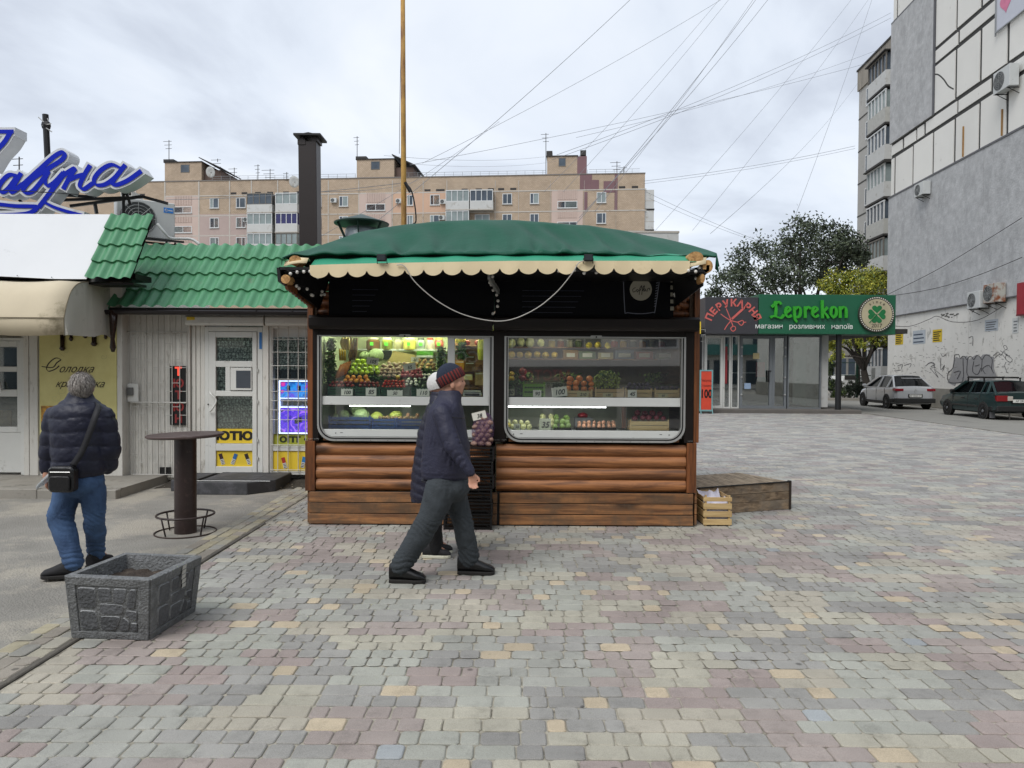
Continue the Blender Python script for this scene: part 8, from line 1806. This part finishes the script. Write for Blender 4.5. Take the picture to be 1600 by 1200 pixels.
tw=fab('charcoal_denim', '#33393e', .85, .16, 5, bump=.35, bscale=110);organic('trousers', m, .011, tw, man, 3, legf(8, .02))
bls=mat('black_leather', '#0c0c0e', .35, .1);solm=mat('dark_sole', '#1c1a18', .8)
shoe('shoe', (R1.x-.135, R1.y, 0), (R1.x+.145, R1.y-.01, 0), bls, man, .052, .125, solm);shoe('shoe', (R2.x-.14, R2.y, 0), (R2.x+.16, R2.y-.005, 0), bls, man, .052, .125, solm)
def cap_(par, c, r, tilt, mt, brim=None, ribs=26, bh=.06, mats2=None, low=-.25):
 m=MB();rows=[];n=ribs*4
 for i in range(12):
  t=i/11;ph=low+(math.pi/2-low)*t;rows.append([((r[0]*(1+.022*math.cos(j*2*math.pi*ribs/n)))*math.cos(ph)*math.cos(2*math.pi*j/n), (r[1]*(1+.022*math.cos(j*2*math.pi*ribs/n)))*math.cos(ph)*math.sin(2*math.pi*j/n), r[2]*math.sin(ph))for j in range(n)])
 R_=T(*c)@RY(tilt);m.grid(rows, closed=True);m.v=[tuple(R_@Vector(v))for v in m.v];o=m.build('knit_cap', mt, par, smooth=True)
 if brim:
  m=MB();rows=[]
  for(k, z)in((1.0, low*r[2]-.012), (1.05, low*r[2]-.008), (1.06, low*r[2]+bh*.5), (1.05, low*r[2]+bh), (1.0, low*r[2]+bh+.004)):
   rows.append([(r[0]*k*(1+.025*math.cos(j*2*math.pi*ribs*1.4//1/n))*math.cos(2*math.pi*j/n)*.985, r[1]*k*math.sin(2*math.pi*j/n)*.985, z)for j in range(n)])
  m.grid(rows, closed=True)
  mi=[1 if(f_%4)<2 else 0 for f_ in range(len(m.f))];m.m=mi;m.v=[tuple(R_@Vector(v))for v in m.v];m.build('cap_brim', brim, o, smooth=True)
 return o
cap_(man, Q(704, 590), (.108, .09, .118), -.5, fab('cap_navy', '#1c2638', .9), [fab('brim_red', '#6e2420', .9), fab('brim_dark', '#24181f', .9)], bh=.062, low=-.22)
m=MB();m.ball(Q(722.2, 595.5, -.03), (.008, .008, .005), 8, 6);m.build('eye', mat('eye_dark', '#1a1410', .3), man)
D=5.78;Q=lambda px, py, dy=0.0:at(px, py, D+dy)
m=MB();m.ball(Q(127.5, 604), (.078, .1, .115), 20, 14);m.ball(Q(127.5, 610, .06), (.06, .06, .08), 14, 10);m.ball(Q(127.5, 606, .125), (.012, .02, .016), 8, 6)
for s in(-1, 1):m.ball(Q(127.5+s*17, 606, .01), (.012, .02, .032), 10, 8)
capsule(m, Q(127, 612, .01), .058, Q(125, 640), .07);capsule(m, Q(125, 655), .12, Q(125, 745), .1)
F1, F2=gr(93, 902), gr(150, 884)
capsule(m, Q(87, 652), .045, Q(77, 698, .02), .04);capsule(m, Q(77, 698, .02), .038, Q(73, 745, .02), .03);hand(m, Q(73, 745, .02), Vector((0, .1, -1)), Vector((-.3, 1, 0)), .95, 1.2);capsule(m, Q(161, 652), .045, Q(173, 696, .03), .04);capsule(m, Q(173, 696, .03), .036, Q(168, 724, .09), .028);hand(m, Q(168, 722, .09), Vector((-.7, .5, -.3)), Vector((-.3, 1, 0)), .85, 1.2)
capsule(m, Q(107, 762), .07, Q(94.5, 810), .05);capsule(m, Q(94.5, 810), .045, (F1.x+.1, F1.y, .1), .04);capsule(m, Q(144, 762, .02), .07, Q(147.5, 810, .05), .05);capsule(m, Q(147.5, 810, .05), .045, (F2.x, F2.y, .1), .04);capsule(m, (F1.x+.1, F1.y, .1), .035, (F1.x, F1.y, .05), .03);capsule(m, (F2.x, F2.y, .1), .035, (F2.x, F2.y+.12, .05), .03)
m1=person_root('person', m, .0085, skin, (Q(125, 745).x, D, 0), 'person seen from behind in a navy puffer jacket and blue jeans beside the planter', 1)
m=MB();m.ball(Q(127.5, 602, -.018), (.089, .108, .108), 24, 16);m.ball(Q(127.5, 612, -.045), (.068, .06, .07), 16, 10);rsn2=wr(21, .01, 60);organic('hair', m, .007, hairm, m1, 1, rsn2);m=MB();hc_=Q(127.5, 602, -.018)
for i in range(1500):
 a=RN.uniform(0, 6.283);e_=RN.uniform(-.75, 1.5);v=Vector((math.cos(e_)*math.cos(a), math.cos(e_)*math.sin(a), math.sin(e_)));p=hc_+Vector((v.x*.09, v.y*.109, v.z*.109));dn=(Vector((.25, -.1, -1))-v*Vector((.25, -.1, -1)).dot(v)).normalized()*RN.uniform(.018, .035);sd2=v.cross(dn).normalized()*.0016
 if v.y>.45 and v.z<.1:continue
 m.add([p-sd2, p+sd2, p+dn+v*.006], [(0, 1, 2)])
m.build('hair_strands', mat('hair_light', '#98928c', .6, .3, 30), m1)
m=MB();ring_body(m, secs(D, [(747, 88, 161, .15), (741, 84, 165, .165), (733, 83, 166, .17), (718, 83, 166, .175), (695, 83, 165, .18), (672, 81, 167, .185), (655, 80, 168, .18), (645, 82, 167, .17), (637, 87, 162, .15), (631, 96, 154, .12), (626, 106, 146, .095), (616, 109, 143, .085)], .18), 30)
capsule(m, Q(87, 652), .09, Q(77, 698, .02), .077, 16);capsule(m, Q(77, 698, .02), .076, Q(73.5, 734, .03), .056, 16);capsule(m, Q(161, 652), .092, Q(173, 696, .03), .079, 16);capsule(m, Q(173, 696, .03), .08, Q(168, 729, .09), .072, 16)
nvp=fab('navy_puffer', '#0b1028', .55, .12, 5, bump=.2, bscale=40);j=organic('jacket', m, .0105, nvp, m1, 2, quilt(.112, .011, .02, 5))
m=MB();m.ball(Q(125, 752), (.19, .155, .14), 18, 12)
capsule(m, Q(106, 762), .11, Q(94.5, 810, -.01), .09, 16);capsule(m, Q(94.5, 810, -.01), .088, (F1.x+.11, F1.y, .12), .078, 16);capsule(m, Q(144, 762, .02), .105, Q(147.5, 810, .05), .08, 16);capsule(m, Q(147.5, 810, .05), .08, (F2.x, F2.y, .1), .072, 16)
organic('jeans', m, .0105, fab('blue_denim', '#2a4063', .88, .3, 2.6, c2='#4a6890', bump=.3, bscale=120), m1, 3, legf(12, .02))
shoe('shoe', (F1.x+.15, F1.y+.02, 0), (F1.x-.12, F1.y-.03, 0), mat('dark_suede', '#1c1c1f', .8), m1, .052, .12, solm);shoe('shoe', (F2.x, F2.y-.1, 0), (F2.x+.02, F2.y+.18, 0), mat('dark_suede', '#1c1c1f', .8), m1, .05, .1, solm)
bagm=mat('black_bag_leather', '#101012', .35, .15, 10, bump=.2)
c=Q(99.5, 748, -.2);bg_=thing('shoulder_bag', 'small black leather shoulder bag hanging at the hip of the man in jeans', 'bag', tuple(c))
m=MB();k=D/F;m.prism(rrect(c.x-20*k, c.x+19*k, c.z-20*k, c.z+19*k, .035, 4), c.y-.04, c.y+.04);m.build('body', bagm, bg_, bevel=.012);m=MB();m.prism(rrect(c.x-16*k, c.x+15*k, c.z-17*k, c.z+5*k, .02, 3), c.y-.058, c.y-.0405);m.build('pocket', bagm, bg_, bevel=.006);m=MB();m.tube([(c.x-15*k, c.y-.045, c.z+11*k), (c.x+15*k, c.y-.045, c.z+11*k)], .004, 5);m.build('zip', alu, bg_)
m=MB();P_=smooth_path([Q(113, 728, -.2), Q(128, 705, -.205), Q(140, 675, -.215), Q(149, 650, -.195), Q(154, 636, -.13), Q(153, 630, -.03)], 5);m.grid([[p+Vector((-.022, .0, .01))for p in P_], [p+Vector((.022, .0, -.01))for p in P_]]);m.build('strap', mat('black_strap', '#121218', .7), bg_, smooth=True, solid=.004)
m=MB();a, b=Q(77, 741, -.05), Q(62, 762, -.05);rows=[]
for i in range(7):
 t=i/6;p=a.lerp(b, t);w_=.018+.045*math.sin(math.pi*min(1, t*.9+.05));rows.append([p+Vector((w_*math.cos(q*math.pi/5)*.9, w_*.6*math.sin(q*math.pi/5), w_*.6*math.cos(q*math.pi/5)+RN.uniform(-.008, .008)))for q in range(10)])
m.grid(rows, closed=True);tag(m.build('plastic_bag', mat('clear_plastic', '#b5bcc0', .2, .05, alpha=.62), smooth=True), 'small crumpled clear plastic bag held in the left hand of the man in jeans', 'bag')
D=6.4;Q=lambda px, py, dy=0.0:at(px, py, D+dy)
m=MB();m.ball(Q(687, 602), (.095, .075, .11), 18, 12);m.ball(Q(691, 608), (.075, .06, .08), 14, 10);m.ball(Q(704, 606), (.014, .014, .02), 8, 6);capsule(m, Q(686, 612), .05, Q(684, 640), .06);capsule(m, Q(684, 655), .12, Q(680, 750), .12)
W1=gr(682, 871);
for s in(-1, 1):
 capsule(m, Q(684, 650, s*.14), .045, Q(680, 700, s*.2), .04);capsule(m, Q(680, 700, s*.2), .038, Q(692, 740, s*.2), .028);hand(m, Q(692, 740, s*.2), Vector((.3, 0, -1)), Vector((1, 0, 0)), .85, 1.2)
 capsule(m, Q(683, 765, s*.08), .065, Q(679, 815, s*.08), .042);capsule(m, Q(679, 815, s*.08), .04, (W1.x-.03, W1.y+.09+s*.09, .1), .03);capsule(m, (W1.x-.02, W1.y+.09+s*.09, .1), .03, (W1.x+.07, W1.y+.09+s*.09, .045), .026)
wo=person_root('person', m, .0095, skin, (Q(682, 745).x, D, 0), 'person in a long dark quilted coat and white knit hat behind the walking man', 1)
m=MB();ring_body(m, secs(D, [(783, 642, 716, .2), (772, 641, 717, .21), (740, 643, 716, .215), (705, 648, 714, .215), (675, 653, 713, .215), (655, 659, 712, .21), (640, 665, 710, .19), (630, 670, 707, .14), (622, 672, 703, .1), (612, 673, 700, .085)], .2), 28)
for s in(-1, 1):capsule(m, Q(684, 650, s*.17), .078, Q(681, 700, s*.23), .07, 14);capsule(m, Q(681, 700, s*.23), .07, Q(690, 737, s*.22), .052, 14)
organic('coat', m, .0115, fab('quilted_coat', '#14142a', .5, .1, 5, bump=.2), wo, 2, quilt(.078, .01, .0, 7, .25))
m=MB();m.tube([Q(674, 613), Q(680, 617), Q(692, 618)], .014, 8);m.build('collar_trim', mat('red_trim', '#b0353c', .7), wo, smooth=True)
m=MB()
for s in(-1, 1):capsule(m, Q(683, 765, s*.08), .1, Q(679, 815, s*.08), .068, 14);capsule(m, Q(679, 815, s*.08), .066, (W1.x-.01, W1.y+.09+s*.09, .065), .056, 14)
organic('trousers', m, .012, fab('black_trousers', '#0d0d10', .85, .1, 5), wo, 2, wr(15, .01, 20))
for s in(-1, 1):shoe('sneaker', (W1.x-.12, W1.y+.09+s*.09, 0), (W1.x+.125, W1.y+.09+s*.09, 0), mat('dark_knit_shoe', '#1e1e22', .8), wo, .047, .11, mat('cream_sole', '#c4c2b0', .6))
cap_(wo, Q(686, 600), (.105, .09, .108), -.25, fab('cap_white', '#c9c8c6', .9), None, low=-.35)
# ================= the street side behind the camera (seen mirrored in the glass) =================
bb=thing('shop_row', 'pale panel building with windows and a dark COFFEE sign band across the square', 'building', (0, -15, 0), math.pi+.16)
WB=mat('opposite_wall', '#dcd7cf', .8, .06, .5);lbox('wall', WB, bb, -30, 30, 0, 10, 0, 15)
lbox('sign_band', mat('dark_sign_band', '#16161c', .5), bb, -14, 14, -.4, -.001, 2.5, 3.2);lbox('sign_band', mat('teal_band', '#4f8a84', .5), bb, 14.01, 30, -.6, -.001, 3.2, 4.2);lbox('sign_band', mat('teal_band', '#4f8a84', .5), bb, -30, -14.01, -.6, -.001, 3.2, 4.2)
text('COFFEE', None, .5, pvc, bb, M=W(bb)@T(2.5, -.42, 2.65)@RX(math.pi/2), ext=.02);text('МІСТО', None, .4, mat('led_red_sign', '#a03338', .5), bb, M=W(bb)@T(-1.5, -.42, 2.65)@RX(math.pi/2), ext=.02)
for k in range(3):
 for i in range(-9, 10):
  if k==0:lbox('shopfront', fgl, bb, i*3-1.3, i*3+1.3, -.04, -.001, .4, 2.7);continue
  z=3.9+(k-1)*2.9;p=lbox('window', fwin, bb, i*3-.75, i*3+.75, -.06, -.001, z, z+1.5)
  for s in(0, 1):lbox('pane', fgl, p, i*3-.67+s*.7, i*3-.03+s*.7, -.08, -.061, z+.1, z+1.4)
dg=bpy.context.evaluated_depsgraph_get()
for o in[q for q in sc.objects if q.type=='FONT']:
 me=bpy.data.meshes.new_from_object(o.evaluated_get(dg));n_=link('tmp', me);n_.parent=o.parent;n_.matrix_basis=o.matrix_basis.copy()
 for k in o.keys():
  if k in('label', 'category', 'group'):n_[k]=o[k]
 c_=o.data;bpy.data.objects.remove(o);bpy.data.curves.remove(c_);n_.name='lettering'
ST=('relief_ribs', 'lattice', 'ribs', 'rivets', 'screws', 'frame_screws', 'print_lines', 'rim_beads', 'panel_seams', 'attic_vents', 'swirls', 'wall_scribbles', 'soot_marks', 'rods', 'antenna_rods', 'net_threads', 'hinges', 'side_slats', 'corner_posts', 'gutter_clips', 'paint_drip', 'rim_holes', 'crown', 'groove', 'hair_strands')
for o in sc.objects:
 if o.parent and o.name.split('.')[0]in ST and 'kind' not in o:o['kind']='stuff'
